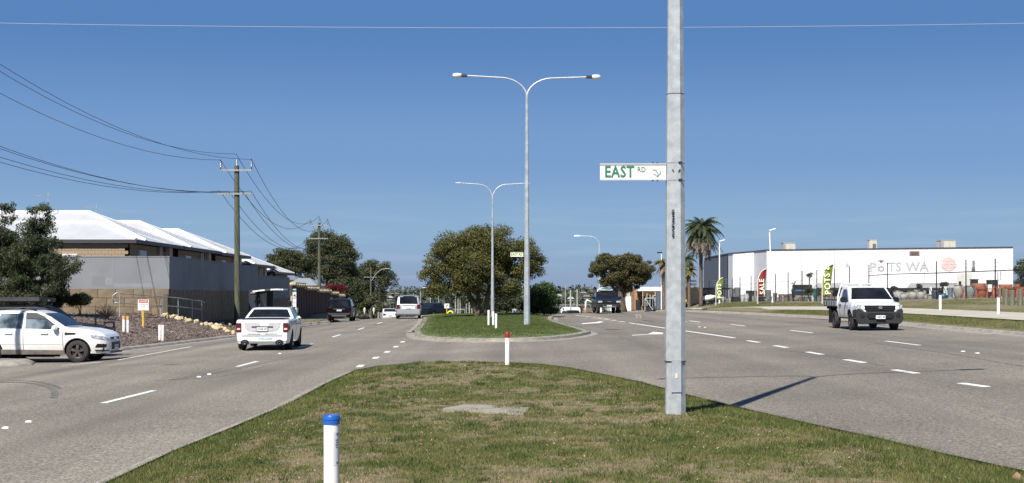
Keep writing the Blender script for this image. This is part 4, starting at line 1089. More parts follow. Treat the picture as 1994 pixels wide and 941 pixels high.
# TV aerials
for i, (px, pt, pb_, d) in enumerate(((94, 375, 408, 86), (188, 398, 425, 91), (279, 425, 442, 103), (343, 448, 468, 115), (398, 460, 476, 127))):
    x = sx_(px, d); zb, zt = sz_(pb_ + 14, d), sz_(pt, d); s = d / FPX
    root = thing('tv_aerial', ['tallest TV aerial over the gum tree', 'TV aerial on the nearest white roof', 'TV aerial over the second white roof', 'TV aerial over the third white roof', 'TV aerial nearest the timber power pole'][i], 'aerial', (x, d, zb), 0, 'TV aerials on the white roofs')
    MB().cyl((0, 0, 0), (0, 0, zt - zb), .03, .025, 5).build('mast', M_GALV, root)
    mb = MB(); mb.cyl((0, 0, zt - zb - .1), (-.75, 0, zt - zb - .2), .015, .015, 4)
    for q in range(6): xx = -.12 * q - .08; mb.cyl((xx, -.3, zt - zb - .12 - .012 * q), (xx, .3, zt - zb - .12 - .012 * q), .010, .010, 4)
    mb.build('antenna', M_GALV, root)
# evaporative cooler on a roof
x, d = sx_(420, 122), 122
root = thing('roof_cooler', 'dark evaporative cooler box on the last white roofs', 'air conditioner', (x, d, sz_(489, d)))
MB().box((0, 0, .28), (1.1, 1.1, .56), taper=.86).build('housing', mat('cooler_brown', (.10, .09, .08), rough=.6), root, bevel=.04)
# small grey roofs beyond
for (px0, px1, pr, pe, d, lab, col) in ((535, 575, 535, 545, 175, 'low grey tiled roof just beyond the end of the grey wall', (.16, .17, .19)), (560, 612, 541, 556, 160, 'pale grey hip roof over the brown fence', (.22, .24, .27)), (578, 608, 546, 558, 190, 'blue grey roof between the gum trunks', (.13, .16, .20))):
    x0, x1 = sx_(px0, d), sx_(px1, d); z0, z1 = sz_(pe, d), sz_(pr, d); w = x1 - x0
    h2 = thing('far_house', lab, 'house', ((x0 + x1) / 2, d, 0))
    MB().box((0, 5, z0 / 2 - 2), (w * .95, 8, z0 + 4)).build('wall', M_CREAM, h2)
    mb = MB(); mb.add([(-w / 2 - .3, 0, z0), (w / 2 + .3, 0, z0), (w / 2 + .3, 9, z0), (-w / 2 - .3, 9, z0), (-w * .32, 4.5, z1), (w * .12, 4.5, z1)], [(0, 1, 5, 4), (1, 2, 5), (2, 3, 4, 5), (3, 0, 4), (0, 3, 2, 1)])
    mb.build('roof', mat('roof_%d' % px0, col, rough=.7), h2)
# brown panel fence with scalloped cream cap stepping down
M_BRN = mat('brown_fence', (.085, .042, .032), (.055, .028, .022), scale=2, rough=.8)
M_CAP = mat('cream_cap', (.62, .53, .33), (.52, .44, .28), scale=5, rough=.8)
bf = thing('brown_fence', 'dark brown slatted fence stepping down behind cream scalloped capping', 'fence', (-18.2, 110.5, 0))
fx = -18.2
segs = [(570, 592, 556), (592, 616, 562), (616, 640, 567), (640, 655, 571.5), (655, 668, 576)]
for (a, b, top) in segs:
    da, db = -fx * FPX / (CXP - a), -fx * FPX / (CXP - b); zt_ = sz_(top, (da + db) / 2)
    MB().box((0, (da + db) / 2 - 110.5, zt_ + .12), (.5, db - da, .24)).build('capping', M_CAP, bf, bevel=.05)
    n = int((db - da) / .9)
    for i in range(n):
        y = da + (i + .5) * (db - da) / n
        MB().box((0, y - 110.5, (zt_ - 2.6) / 2 - .05), (.16, (db - da) / n * .62, zt_ + 2.6)).build('fence_board', M_BRN, bf)
        MB().cyl((.16, y - 110.5, zt_ - .02), (.34, y - 110.5, zt_ - .02), .16, .16, 8).build('scallop', M_CAP, bf)
    MB().box((-.05, (da + db) / 2 - 110.5, (zt_ - 2.6) / 2 - .05), (.05, db - da, zt_ + 2.55)).build('backing_board', M_BRN, bf)
x, d = sx_(707, 190), 190
root = thing('fence_pillar', 'short slatted fence end with a pale thatched cap beside the dark wagon', 'fence', (x, d, tzf(x, d)))
for i in range(6): MB().box((-.55 + i * .22, 0, .6), (.15, .10, 1.9)).build('fence_board', M_BRN, root)
MB().box((0, 0, 1.75), (1.45, .6, .50)).build('capping', mat('thatch', (.28, .22, .145), (.20, .155, .10), scale=12, rough=.9, bump=.6), root, bevel=.1)
# far mulch mound by the fence
mb = MB(); mb.smooth = True; cx_, cy_ = sx_(617, 131), 131; vs = []; fs = []
for i in range(13):
    for j in range(13):
        u, v = -1 + i / 6, -1 + j / 6; x = cx_ + u * 1.9; y = cy_ + v * 14; rr_ = max(0, 1 - u * u) * max(0, 1 - v * v); vs.append((x, y, tzf(x, y) - .15 + 1.05 * rr_ ** .6 + .07 * math.sin(i * 2.1 + j)))
for i in range(12):
    for j in range(12): a = i * 13 + j; fs.append((a, a + 13, a + 14, a + 1))
mb.add(vs, fs); tag(mb.build('mulch_mound', mat('mulch_far', (.22, .15, .10), (.13, .09, .06), scale=6, rough=.95, bump=.8)), 'brown mulch mound beside the left road near the brown fence', kind='structure')

# ================================================================== bus shelter, bus sign, bin
d = 88; x = sx_(524, d)
bs = thing('bus_shelter', 'dark bus shelter with a curved white roof in front of the grey wall', 'bus shelter', (x, d, z_bedf(x, d)))
def Z(py): return sz_(py, d) - z_bedf(x, d)
def X(px): return sx_(px, d) - x
mb = MB(); n = 10; vs = []; fs = []
for i in range(n + 1):
    t = i / n; xx = X(497) + (X(556) - X(497)) * t; zz = Z(566.5) + (Z(562.5) - Z(566.5)) * math.sin(t * PI * .62)
    for yy, dd in ((-.9, 0), (.9, 0), (.9, -.09), (-.9, -.09)): vs.append((xx, yy, zz + dd))
for i in range(n):
    for q in range(4): fs.append((i * 4 + q, (i + 1) * 4 + q, (i + 1) * 4 + (q + 1) % 4, i * 4 + (q + 1) % 4))
fs += [(0, 1, 2, 3), (n * 4 + 3, n * 4 + 2, n * 4 + 1, n * 4)]
mb.add(vs, fs); mb.build('roof', M_WHITE, bs)
mb = MB(); mb.tube([(X(488), 0, Z(572)), (X(510), 0, Z(570)), (X(528), 0, Z(566))], .09, 6); mb.build('roof_brace', M_DARK, bs)
M_NAVY = mat('shelter_navy', (.022, .03, .045), rough=.5)
MB().box((X(493), .5, Z(592)), (.75, .08, 1.9)).build('end_panel', M_NAVY, bs)
MB().box((X(522), .55, Z(592)), (.34, .10, 1.7)).build('timetable_panel', M_DARK, bs)
MB().box((X(529.5), .3, Z(592)), (.07, .07, 2.2)).build('post', M_BLACK, bs)
MB().box((X(497), .3, Z(592)), (.07, .07, 2.2)).build('post', M_BLACK, bs)
mb = MB(); mb.prism([(X(503), Z(573)), (X(516), Z(573)), (X(516), Z(600)), (X(513), Z(600))], lambda a, b: (a, .40, b), lambda a, b: (a, .43, b)); mb.build('glass_panel', mat('shelter_glass', (.36, .39, .42), rough=.15), bs)
MB().box((X(508), .2, .45), (1.1, .4, .06)).build('seat', M_GALV, bs)
d = 92; x = sx_(573.5, d); zg = z_bedf(x, d)
bs = thing('bus_stop_sign', 'tall white bus stop totem with a dark route panel', 'sign', (x, d, zg))
h = sz_(563, d) - zg
MB().box((0, 0, h / 2), (.25, .09, h)).build('panel', M_WHITE, bs, bevel=.01)
MB().box((0, -.05, h - .12), (.24, .01, .16)).build('green_panel', mat('bus_green', (.02, .2, .15), rough=.5), bs)
for i, (zz, hh, mm) in enumerate(((h - .45, .12, 'r'), (h - .62, .05, 'k'), (h - .95, .04, 'k'), (h - 1.25, .07, 'k'))):
    MB().box((0, -.05, zz), (.17, .01, hh)).build('route_panel', M_BLACK if mm == 'k' else mat('route_red', (.35, .05, .06), rough=.5), bs)
d = 89; x = sx_(571, d); zg = z_bedf(x, d); k = d / FPX
bn = thing('bin_housing', 'white topped litter bin housing beside the bus stop totem', 'bin', (x - .1, d + .4, zg))
MB().box((0, 0, .35), (.62, .5, .9)).build('body', M_DARK, bn)
MB().box((0, 0, sz_(605, d) - zg), (19 * k, .62, 11 * k)).build('hood', M_WHITE, bn, bevel=.03)
gb = thing('green_bin', 'green wheelie bin in front of the white bin housing', 'bin', (x + .12, d - .2, zg))
MB().box((0, 0, .48), (.34, .36, .95), taper=1.15).build('body', mat('bin_green', (.01, .20, .07), rough=.5), gb, bevel=.02)
MB().box((0, 0, .97), (.42, .44, .05)).build('lid', mat('bin_green_lid', (.012, .16, .06), rough=.5), gb, bevel=.015)
# bus bay kerb line pieces
dash(gp(575, 630), gp(612, 629), .2, 'edge_dash')

# ================================================================== warehouse and pot yard
M_WWALL = mat('white_wall', (.68, .68, .68), (.63, .63, .63), scale=.35, rough=.7)
M_BLUEW = wavemat('dark_blue_cladding', (.026, .034, .050), (.020, .026, .038), 'Y', .55, rough=.5, bump=.8, dist=.2)
wh = thing('warehouse', 'long white tilt-up warehouse with a dark parapet line', 'building', (51, 136, 1.0))
OX, OY, OZ = 51, 136, 1.0
def WPt(px, d): return Vector((sx_(px, d) - OX, d - OY, 0))
Pn = [(1973, 136, 483), (1493, 144.5, 488.5), (1468, 153, 491), (1427, 154.5, 494.5), (1418, 161, 495.5), (1372, 188, 503.5)]
def wall_seg(a, b, m, name='wall_panel', z0=0, t=.25, cap=True):
    pa, pb_ = WPt(a[0], a[1]), WPt(b[0], b[1]); za, zb = sz_(a[2], a[1]) - OZ, sz_(b[2], b[1]) - OZ
    n = (pb_ - pa).normalized(); nn = Vector((n.y, -n.x, 0)) * t
    mb = MB(); v = [pa, pb_, pb_ - nn * -1, pa - nn * -1]
    vs = [pa + Vector((0, 0, z0)), pb_ + Vector((0, 0, z0)), pb_ + nn + Vector((0, 0, z0)), pa + nn + Vector((0, 0, z0)), pa + Vector((0, 0, za)), pb_ + Vector((0, 0, zb)), pb_ + nn + Vector((0, 0, zb)), pa + nn + Vector((0, 0, za))]
    mb.add(vs, [(0, 1, 2, 3), (4, 5, 6, 7), (0, 1, 5, 4), (1, 2, 6, 5), (2, 3, 7, 6), (3, 0, 4, 7)]); o = mb.build(name, m, wh)
    if cap:
        mb = MB(); u = Vector((0, 0, .14)); e = nn.normalized() * .06
        q = [vs[4] - e, vs[5] - e, vs[6] + e, vs[7] + e]; mb.add([p + Vector((0, 0, .005)) for p in q] + [p + u for p in q], [(0, 1, 2, 3), (4, 5, 6, 7), (0, 1, 5, 4), (1, 2, 6, 5), (2, 3, 7, 6), (3, 0, 4, 7)]); mb.build('parapet_cap', M_GUT, wh)
    return o
# front wall panels (joints show)
jx = [1973, 1891, 1800, 1710, 1625, 1560, 1493]
def on_front(px):
    (p0, d0_, y0_), (p1, d1_, y1_) = Pn[0], Pn[1]
    A_ = WPt(p0, d0_); B_ = WPt(p1, d1_); k_ = (px - CXP) / FPX
    ax, ay = A_.x + OX, A_.y + OY; bx, by = B_.x + OX, B_.y + OY
    u = (k_ * ay - ax) / ((bx - ax) - k_ * (by - ay)); return ay + (by - ay) * u
for a, b in zip(jx[:-1], jx[1:]):
    ya = np.interp(a, [1493, 1973], [488.5, 483]); yb_ = np.interp(b, [1493, 1973], [488.5, 483])
    wall_seg((a - .35, on_front(a - .35), ya), (b + .35, on_front(b + .35), yb_), M_WWALL)
for a, b in zip(Pn[1:4], Pn[2:5]): wall_seg(a, b, M_WWALL)
wall_seg(Pn[4], Pn[5], M_BLUEW, 'cladding')
for i in range(20):
    t = (i + .5) / 20; p = WPt(Pn[4][0], Pn[4][1]).lerp(WPt(Pn[5][0], Pn[5][1]), t); zt_ = 6.0
    MB().box((p.x - .12, p.y, zt_ / 2 - .3), (.10, .32, (sz_(np.interp(t, [0, 1], [495.5, 503.5]), p.y + OY)) - OZ - .1)).build('cladding_rib', mat('cladding_rib', (.05, .062, .085), rough=.5), wh)
# roof deck and back
q = [WPt(p[0], p[1]) for p in Pn]; q2 = [Vector((q[0].x + 6, 60, 0)), Vector((q[-1].x, 60, 0))]
mb = MB(); ring = q + [q2[1], q2[0]]; mb.add([(p.x, p.y, 4.6) for p in ring], [tuple(range(len(ring)))]); mb.build('roof', mat('roof_deck', (.4, .4, .4), rough=.8), wh)
# front wall direction for things mounted on it
fa, fb_ = WPt(1973, 136), WPt(1493, 144.5); fdir = (fa - fb_).normalized(); fang = math.atan2(fdir.y, fdir.x)
def front_at(px, off=.04):
    d_ = on_front(px); p = WPt(px, d_); n = Vector((fdir.y, -fdir.x, 0)); return p + n * off, d_
def wall_text(s, px, py, hpx, m, sx=1.0, off=.02, sp=1.0, bold=0):
    p, d_ = front_at(px, off); text('lettering', s, hpx / FPX * d_ * 1.38, Matrix.Translation((p.x, p.y, sz_(py, d_) - OZ)) @ Matrix.Rotation(fang, 4, 'Z') @ Matrix.Rotation(PI / 2, 4, 'X'), m, wh, .01, bold, sx, 'CENTER', sp)
M_FADE = mat('faded_letters', (.335, .33, .345), rough=.8)
M_FADE2 = mat('faded_letters_pink', (.34, .25, .25), rough=.8)
wall_text('P', 1699.5, 521, 18, M_FADE, bold=.03)
wall_text('o', 1716, 522, 17, M_FADE2, bold=.03)
wall_text('TS', 1742, 521, 18, M_FADE, sp=1.0, bold=.03)
wall_text('WA', 1786, 521, 18, M_FADE, bold=.03)
wall_text('&', 1650, 517, 8, M_FADE, bold=.01)
p, d_ = front_at(1847, .03); rad = 13.5 / FPX * d_
mb = MB(); q_ = Matrix.Translation((p.x, p.y, sz_(514, d_) - OZ)) @ Matrix.Rotation(fang, 4, 'Z') @ Matrix.Rotation(PI / 2, 4, 'X')
mb.cyl((0, 0, 0), (0, 0, .03), rad, rad, 32); mb.v = [tuple(q_ @ Vector(v)) for v in mb.v]; mb.build('round_logo', mat('faded_red', (.62, .38, .345), (.64, .46, .43), scale=2, rough=.8), wh)
for i, (w_, dy) in enumerate((('BEST', -4.2), ('PRICE', 0.3), ('GUARANTEE', 4.6))): wall_text(w_, 1847, 514 + dy, 3.4, mat('faded_white', (.70, .45, .42), rough=.8), off=.07, bold=.01)
# small ghost plant above the o
p, d_ = front_at(1716, .03); mb = MB()
for a in (-50, -25, 0, 25, 50):
    a = R(a); mb.tube([(0, 0, 0), (math.sin(a) * .25, 0, math.cos(a) * .3), (math.sin(a) * .5, 0, math.cos(a) * .42)], [.03, .04, .01], 4)
mb.v = [(v[0] * math.cos(fang) + p.x, v[0] * math.sin(fang) + p.y, v[2] + sz_(512, d_) - OZ) for v in mb.v]; mb.build('painted_plant', M_FADE2, wh)
def front_box(name, px0, px1, py0, py1, m, off=.05, t=.06, parent=None, bevel=0):
    pc, d_ = front_at((px0 + px1) / 2, off); w = (px1 - px0) / FPX * d_; z0, z1 = sz_(py1, d_) - OZ, sz_(py0, d_) - OZ
    M_ = Matrix.Rotation(fang, 3, 'Z'); return MB().box((pc.x, pc.y, (z0 + z1) / 2), (w, t, z1 - z0), M=M_).build(name, m, parent or wh, bevel=bevel)
v = front_box('vent_frame', 1771, 1790.5, 489, 497.5, mat('vent_tan', (.30, .22, .20), rough=.7)); front_box('vent', 1773, 1788.5, 490.3, 496.3, mat('vent_brown', (.10, .055, .05), rough=.7), .10, .05, v)
v = front_box('wall_box', 1892, 1898.5, 507, 522, M_WHITE, .18, .36); front_box('wall_box_grille', 1893.5, 1898, 508, 521, mat('grille_grey', (.16, .16, .15), rough=.7), .40, .06, v)
front_box('downpipe', 1890.2, 1891.2, 497, 556, M_WWALL, .08, .12)
for px in (1943, 1948): front_box('wall_stain', px - .4, px + .4, 529, 545, M_DARK, .03, .05)
# dark opening, canopy and doors
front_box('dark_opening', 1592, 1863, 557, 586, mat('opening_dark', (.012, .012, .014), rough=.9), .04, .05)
front_box('roller_door', 1863.5, 1891, 533, 590, wavemat('door_ribbed', (.62, .61, .56), (.56, .55, .50), 'X', 3, bump=.6, dist=.05), .10, .10)
front_box('door_window', 1867, 1872, 548, 556, M_GLASS, .17, .06)
cn = []
for (a, b, w0, mm) in ((1592, 1700, 0, 'g'), (1700, 1772, 1, 'w'), (1772, 1863, 2, 'g')):
    pa, da_ = front_at(a, .05); pb_, db_ = front_at(b, .05); n = Vector((fdir.y, -fdir.x, 0)); zt_ = (sz_(549.5 if a < 1700 else 534 + 12, da_) - OZ); dr = 5.0
    za = sz_(551, da_) - OZ; 
    cols = 40; mb = MB(); vs = []; 
    for i in range(cols + 1):
        p = pa.lerp(pb_, i / cols); up = .035 * (1 if i % 2 else -1)
        vs += [(p.x, p.y, za + up), ((p + n * dr).x, (p + n * dr).y, za - .55 + up)]
    mb.add(vs, [(2 * i, 2 * i + 2, 2 * i + 3, 2 * i + 1) for i in range(cols)])
    mb.build('canopy_sheet', mat('canopy_' + mm, (.30, .30, .30) if mm == 'g' else (.68, .68, .67), rough=.6), wh)
    p0_, p1_ = pa + n * (dr + .03), pb_ + n * (dr + .03); c_ = (p0_ + p1_) / 2
    MB().box((c_.x, c_.y, za - .72), ((p1_ - p0_).length, .1, .22), M=Matrix.Rotation(fang, 3, 'Z')).build('canopy_beam', M_BLACK, wh)
    for k in range(3):
        p = p0_.lerp(p1_, (k + .5) / 3); MB().cyl((p.x, p.y, -.2), (p.x, p.y, za - .75), .08, .08, 6).build('canopy_post', M_BLACK, wh)
# shelving and dim stock under the canopy
for i, (a, b, t, bo) in enumerate(((1605, 1660, 566, 588), (1738, 1770, 553, 570), (1788, 1860, 563, 566), (1788, 1850, 573, 575), (1674, 1720, 560, 575))):
    pass
def front_free(px, off): p, d_ = front_at(px, off); return Vector((p.x + OX, p.y + OY, OZ)), d_
racks = [(1788, 1862, 562.5, 1.4, 'long dark display rack under the right half of the canopy'), (1795, 1850, 573, 1.6, 'lower dark display rack behind the blue pots')]
for a, b, py, off, lab in racks:
    p, d_ = front_free((a + b) / 2, off); w = (b - a) / FPX * d_; zt_ = sz_(py, d_) - OZ
    rk = thing('display_rack', lab, 'rack', p, fang)
    MB().box((0, 0, zt_), (w, .5, .09)).build('shelf', mat('rack_grey', (.10, .10, .11), rough=.6), rk)
    for s in (-1, -.33, .33, 1): MB().box((s * w * .48, 0, zt_ / 2), (.09, .4, zt_)).build('post', M_BLACK, rk)
    for j in range(8):
        o = MB(); o.smooth = True; o.lathe([(.0, 0), (.16, 0), (.26, .45), (.24, .48), (.2, .45)], n=10); c = o.build('rack_pot', mat('rack_pot', (.07, .075, .08), (.12, .12, .12), rough=.6)); 
        mw = Matrix.Translation(p) @ Matrix.Rotation(fang, 4, 'Z'); c.location = mw @ Vector((-w * .42 + j * w * .12, 0, zt_ + .05)); tag(c, 'small dark pot lined up on the ' + ('upper' if py < 570 else 'lower') + ' display rack', 'pot', 'dim pots on the display racks')
# rooftop units
for (a, b, t, bo, off, lab, m_) in ((1523.5, 1547, 473, 488.5, 3, 'left cream rooftop air conditioner with a grey side', 0), (1691, 1706, 467, 487, 3, 'middle narrow rooftop cooler with a dark louvre', 1), (1828, 1857, 468, 484.5, 3, 'right cream rooftop air conditioner with a grey side', 0)):
    p, d_ = front_at((a + b) / 2, -off); d_ = p.y + OY; p = WPt((a + b) / 2, d_); w = (b - a) / FPX * d_; z0, z1 = sz_(bo + 2, d_), sz_(t, d_)
    u = thing('air_conditioner', lab, 'air conditioner', (p.x + OX, d_, z0), 0, 'rooftop air conditioners')
    MB().box((0, 0, (z1 - z0) / 2), (w, w * .9, z1 - z0)).build('housing', mat('ac_cream', (.50, .49, .42), (.44, .43, .37), rough=.6), u, bevel=.05)
    MB().box((0, 0, z1 - z0 - .04), (w + .06, w * .94, .07)).build('lid', mat('ac_lid', (.35, .34, .29), rough=.6), u)
    if m_: MB().box((.12, -w * .46, (z1 - z0) * .38), (w * .42, .04, (z1 - z0) * .5)).build('louvre', mat('louvre', (.12, .11, .10), rough=.6), u)
    else:
        MB().box((-w * .43, -w * .40, (z1 - z0) * .42), (w * .22, w * .16, (z1 - z0) * .84)).build('side_panel', mat('ac_side', (.28, .28, .26), rough=.6), u)
        MB().box((.12, -w * .46, (z1 - z0) * .5), (.10, .02, .30)).build('badge', mat('louvre2', (.45, .42, .3), rough=.6), u)

# security fence on the verge
def fence_pt(px):
    k_ = (px - CXP) / FPX; y = (29.8 + .1549 * 82) / (k_ + .1549); return Vector((k_ * y, y, z_rvf(k_ * y, y) - .05))
fn = thing('security_fence', 'tall black post fence with barbed wires in front of the pot yard', 'fence', (0, 0, 0))
fpx = [(1366, 548), (1381, 547), (1396, 545), (1411, 543.5), (1426, 541.7), (1441, 540), (1462.6, 537.5), (1486, 535), (1510, 533), (1534.7, 530.5), (1562, 528), (1590.6, 525.5), (1625, 523), (1654, 519), (1692, 515.5), (1728, 512), (1774, 510.5), (1823.5, 509), (1881, 506.5), (1938, 504), (2010, 500)]
FPt = []
for px, pt in fpx:
    p = fence_pt(px); zt_ = sz_(pt, p.y); FPt.append((p, zt_)); mb = MB(); mb.cyl((p.x, p.y, p.z - .1), (p.x, p.y, zt_), .040, .035, 7)
    if 1728 < px < 1800: continue
    mb.build('post', M_BLACK, fn)
for j, (f, rr_) in enumerate(((.985, .010), (.90, .010), (.81, .010), (.71, .030))):
    mb = MB(); mb.tube([(p.x, p.y, p.z + (zt_ - p.z) * f) for p, zt_ in FPt], rr_ if j < 3 else .009, 4); mb.build('barbed_wire' if j < 3 else 'mesh_top_wire', M_GALV if j < 3 else M_DARK, fn)
    if j == 3: MB().tube([(p.x, p.y, p.z + (zt_ - p.z) * (f - .01)) for p, zt_ in FPt[14:]], .028, 5).build('top_rail', M_BLACK, fn)
vs = []; fs = []; M_CHN = mat('chain_wire', (.16, .165, .17), rough=.6)
for (p, zt1), (q, zt2) in zip(FPt[:-1], FPt[1:]):
    Lf = (q - p).length; n = int(Lf / .11); h1_ = (zt1 - p.z) * .71; h2_ = (zt2 - q.z) * .71
    for i in range(-18, n):
        for s in (0, 1):
            t0, t1 = i / n, (i + 18) / n; z0, z1 = 0.0, 1.0
            if s: t0, t1 = t1, t0
            def cl(t): return min(1, max(0, t))
            a0, a1 = cl(t0), cl(t1)
            if abs(a1 - a0) < 1e-4: continue
            za = (a0 - t0) / (t1 - t0); zb = (a1 - t0) / (t1 - t0)
            A_ = p.lerp(q, a0); B_ = p.lerp(q, a1); A_.z += za * (h1_ + (h2_ - h1_) * a0); B_.z += zb * (h1_ + (h2_ - h1_) * a1)
            o = len(vs); w = Vector((0, 0, .0035)); vs += [A_ - w, B_ - w, B_ + w, A_ + w]; fs.append((o, o + 1, o + 2, o + 3))
mb = MB(); mb.add(vs, fs); o = mb.build('chain_mesh', M_CHN, fn); o['kind'] = 'stuff'

# feather flags
def feather(px, pyb, ptop, wpx, d, lab, m1, m2, word, lean=0):
    x = sx_(px, d); zg = z_rvf(x, d); s = d / FPX; h = sz_(ptop, d) - zg; z0 = sz_(pyb, d) - zg; w = wpx * s
    fl = thing('feather_flag', lab, 'flag', (x, d, zg), 0, 'feather flags along the pot yard fence')
    pole = [(0, 0, 0), (0, 0, z0 + (h - z0) * .45)] + [(w * (1 - math.cos(a)) * .95, 0, z0 + (h - z0) * (.45 + .55 * math.sin(a))) for a in [PI / 2 * i / 8 for i in range(1, 9)]]
    MB().tube(pole, .030, 6).build('pole', M_WHITE, fl)
    n = 16; vs = []; fs = []
    for i in range(n + 1):
        t = i / n; z = z0 + (h - z0) * t
        xl = 0 if t < .45 else w * .95 * (1 - math.sqrt(max(0, 1 - ((t - .45) / .55) ** 2)))
        xr_ = w * (.62 + .38 * t)
        for j in range(7):
            u = j / 6; vs.append((xl + (max(xr_, xl + .01) - xl) * u, .09 * math.sin(u * 5 + t * 4) * (1 - .5 * t), z))
    mb = MB(); mb.smooth = True
    for i in range(n):
        for j in range(6):
            a = i * 7 + j; fs.append((a, a + 1, a + 8, a + 7))
    mb.add(vs, fs); o = mb.build('banner', m1, fl)
    md = o.modifiers.new('s', 'SOLIDIFY'); md.thickness = .012
    if word:
        text('lettering', word, w * .74, Matrix.Translation((w * .50, -.13, z0 + (h - z0) * .07)) @ Matrix.Rotation(R(-3), 4, 'Y') @ Matrix.Rotation(PI / 2, 4, 'X') @ Matrix.Rotation(PI / 2, 4, 'Z'), m2, fl, .004, .010, align='LEFT', space=1.1, sx=1.0)
M_LIMEG = mat('flag_green', (.21, .26, .03), (.17, .22, .02), scale=1, rough=.7)
M_RED = mat('flag_red', (.26, .025, .02), (.20, .02, .016), scale=1, rough=.7)
M_FTXT = mat('flag_text', (.80, .80, .62), rough=.7)
feather(1475.5, 577, 524, 18, 115, 'red SALE feather flag in front of the white warehouse', M_RED, M_FTXT, 'SALE')
feather(1601, 578, 515, 22, 100, 'lime POTS feather flag rising behind the tray of the white truck', M_LIMEG, M_FTXT, 'POTS &')
feather(1394, 584, 541, 15, 131, 'small lime feather flag behind the left white pole light', M_LIMEG, M_FTXT, 'POTS')

# pots
PM = {'terra': mat('terracotta', (.34, .095, .042), (.25, .07, .034), scale=3, rough=.85, bump=.15),
      'terra2': mat('terracotta_pale', (.42, .16, .085), (.34, .12, .06), scale=3, rough=.85),
      'grey': mat('pot_grey', (.16, .17, .17), (.10, .105, .11), scale=3, rough=.6),
      'stone': mat('pot_stone', (.36, .335, .29), (.26, .24, .20), scale=6, rough=.8, bump=.3),
      'tan': mat('pot_tan', (.20, .155, .12), (.13, .10, .08), scale=4, rough=.8),
      'char': mat('pot_charcoal', (.012, .013, .015), (.022, .022, .025), scale=4, rough=.6),
      'white': mat('pot_white', (.60, .60, .59), (.48, .48, .48), scale=4, rough=.5),
      'teal': mat('pot_teal', (.025, .085, .07), (.04, .11, .09), scale=3, rough=.3),
      'blue': mat('pot_blue', (.05, .11, .16), (.03, .07, .11), scale=4, rough=.3),
      'sage': mat('pot_sage', (.27, .31, .28), (.17, .21, .19), scale=14, rough=.6),
      'bluegrey': mat('pot_blue_grey', (.16, .22, .26), (.11, .16, .20), scale=4, rough=.4)}
SH = {'jar': [(.0, 0), (.28, 0), (.33, .03), (.52, .45), (.56, .70), (.50, .86), (.38, .93), (.44, .97), (.44, 1.0), (.36, 1.0), (.34, .9)],
      'tub': [(0, 0), (.34, 0), (.46, .80), (.54, .82), (.54, 1.0), (.46, 1.0), (.44, .85)],
      'bowl': [(0, 0), (.22, 0), (.40, .35), (.52, .80), (.54, 1.0), (.47, 1.0), (.44, .85)],
      'urn': [(0, 0), (.25, 0), (.27, .04), (.42, .35), (.53, .66), (.47, .92), (.52, .96), (.52, 1.0), (.42, 1.0), (.40, .9)],
      'tall': [(0, 0), (.30, 0), (.42, .5), (.52, .93), (.54, 1.0), (.45, 1.0), (.43, .9)],
      'ball': [(0, 0), (.26, 0), (.48, .25), (.55, .52), (.46, .80), (.30, .92), (.38, 1.0), (.28, 1.0), (.26, .92)],
      'cyl': [(0, 0), (.44, 0), (.48, 1.0), (.40, 1.0), (.39, .9)]}
def pot(px, pyb, w, h, shape, m, lab, off=.9, name='pot', grp='pots in the yard behind the fence', bands=0):
    f = fence_pt(px); d = f.y + off; x = sx_(px, d); s = d / FPX; zb = sz_(pyb, d); zb = min(zb, 5); zt_ = sz_(pyb - h, d); z_ = z_rvf(x, d) - .03
    W_, H_ = w * s, zt_ - z_; o = MB(); o.smooth = True
    if shape == 'box':
        o.smooth = False; o.box((0, 0, H_ / 2), (W_, W_, H_), taper=1.12); c = o.build(name, PM[m], loc=(x, d, z_), rz=.2, bevel=.02)
    else:
        o.lathe([(r_ * W_ / .54 / 2 * (1.0), z * H_) for r_, z in SH[shape]], n=20)
        if bands:
            for q in range(bands): zz = H_ * (.35 + .12 * q); o.lathe([(.40 * W_ + .09 * W_ * (zz / H_), zz - .012), (.425 * W_ + .095 * W_ * (zz / H_), zz), (.40 * W_ + .09 * W_ * (zz / H_), zz + .012)], n=20)
        c = o.build(name, PM[m], loc=(x, d, z_), auto=45)
    return tag(c, lab, 'pot', grp)
pot(1866.5, 584, 20, 29, 'jar', 'stone', 'tall speckled pale jar, widest at the shoulder, right of the blue pots')
pot(1889, 583, 21, 26, 'urn', 'sage', 'speckled sage green urn between the pale jar and the terracotta tubs')
pot(1912, 582, 22, 22, 'tub', 'terra', 'big terracotta tub nearest the sage green urn', bands=2)
pot(1944, 580, 17, 19, 'tub', 'terra', 'terracotta tub directly behind the right fence post', bands=2)
pot(1968, 579, 24, 21, 'tub', 'terra', 'terracotta tub behind the timber bollards', bands=1)
pot(1992, 580, 18, 21, 'tub', 'terra', 'terracotta tub cut by the right edge of the frame', bands=2)
pot(1930, 583, 8, 18, 'cyl', 'terra', 'narrow terracotta pedestal under the white round tag')
pot(1878, 584, 8, 14, 'cyl', 'terra2', 'small terracotta pot squeezed between jar and urn')
pot(1905, 574, 28, 22, 'bowl', 'terra2', 'wide pale terracotta bowl standing behind the front row', off=3.5)
pot(1889, 574, 16, 18, 'bowl', 'terra2', 'pale terracotta pot behind the sage urn', off=3.2)
pot(1958, 572, 26, 18, 'bowl', 'terra2', 'wide pale terracotta bowl behind the bollards', off=3.5)
pot(1850, 584, 12, 23, 'tall', 'bluegrey', 'tall smoky blue pot left of the pale jar')
pot(1837, 583, 14, 12, 'ball', 'blue', 'low round blue glazed pot right of the tall fence post')
pot(1822, 583, 16, 14, 'bowl', 'blue', 'wide blue glazed bowl behind the tall fence post')
pot(1818, 586, 8, 7, 'ball', 'stone', 'tiny stone ball pot left of the tall fence post')
pot(1836, 586, 10, 7, 'ball', 'stone', 'small stone ball pot behind the white verge post')
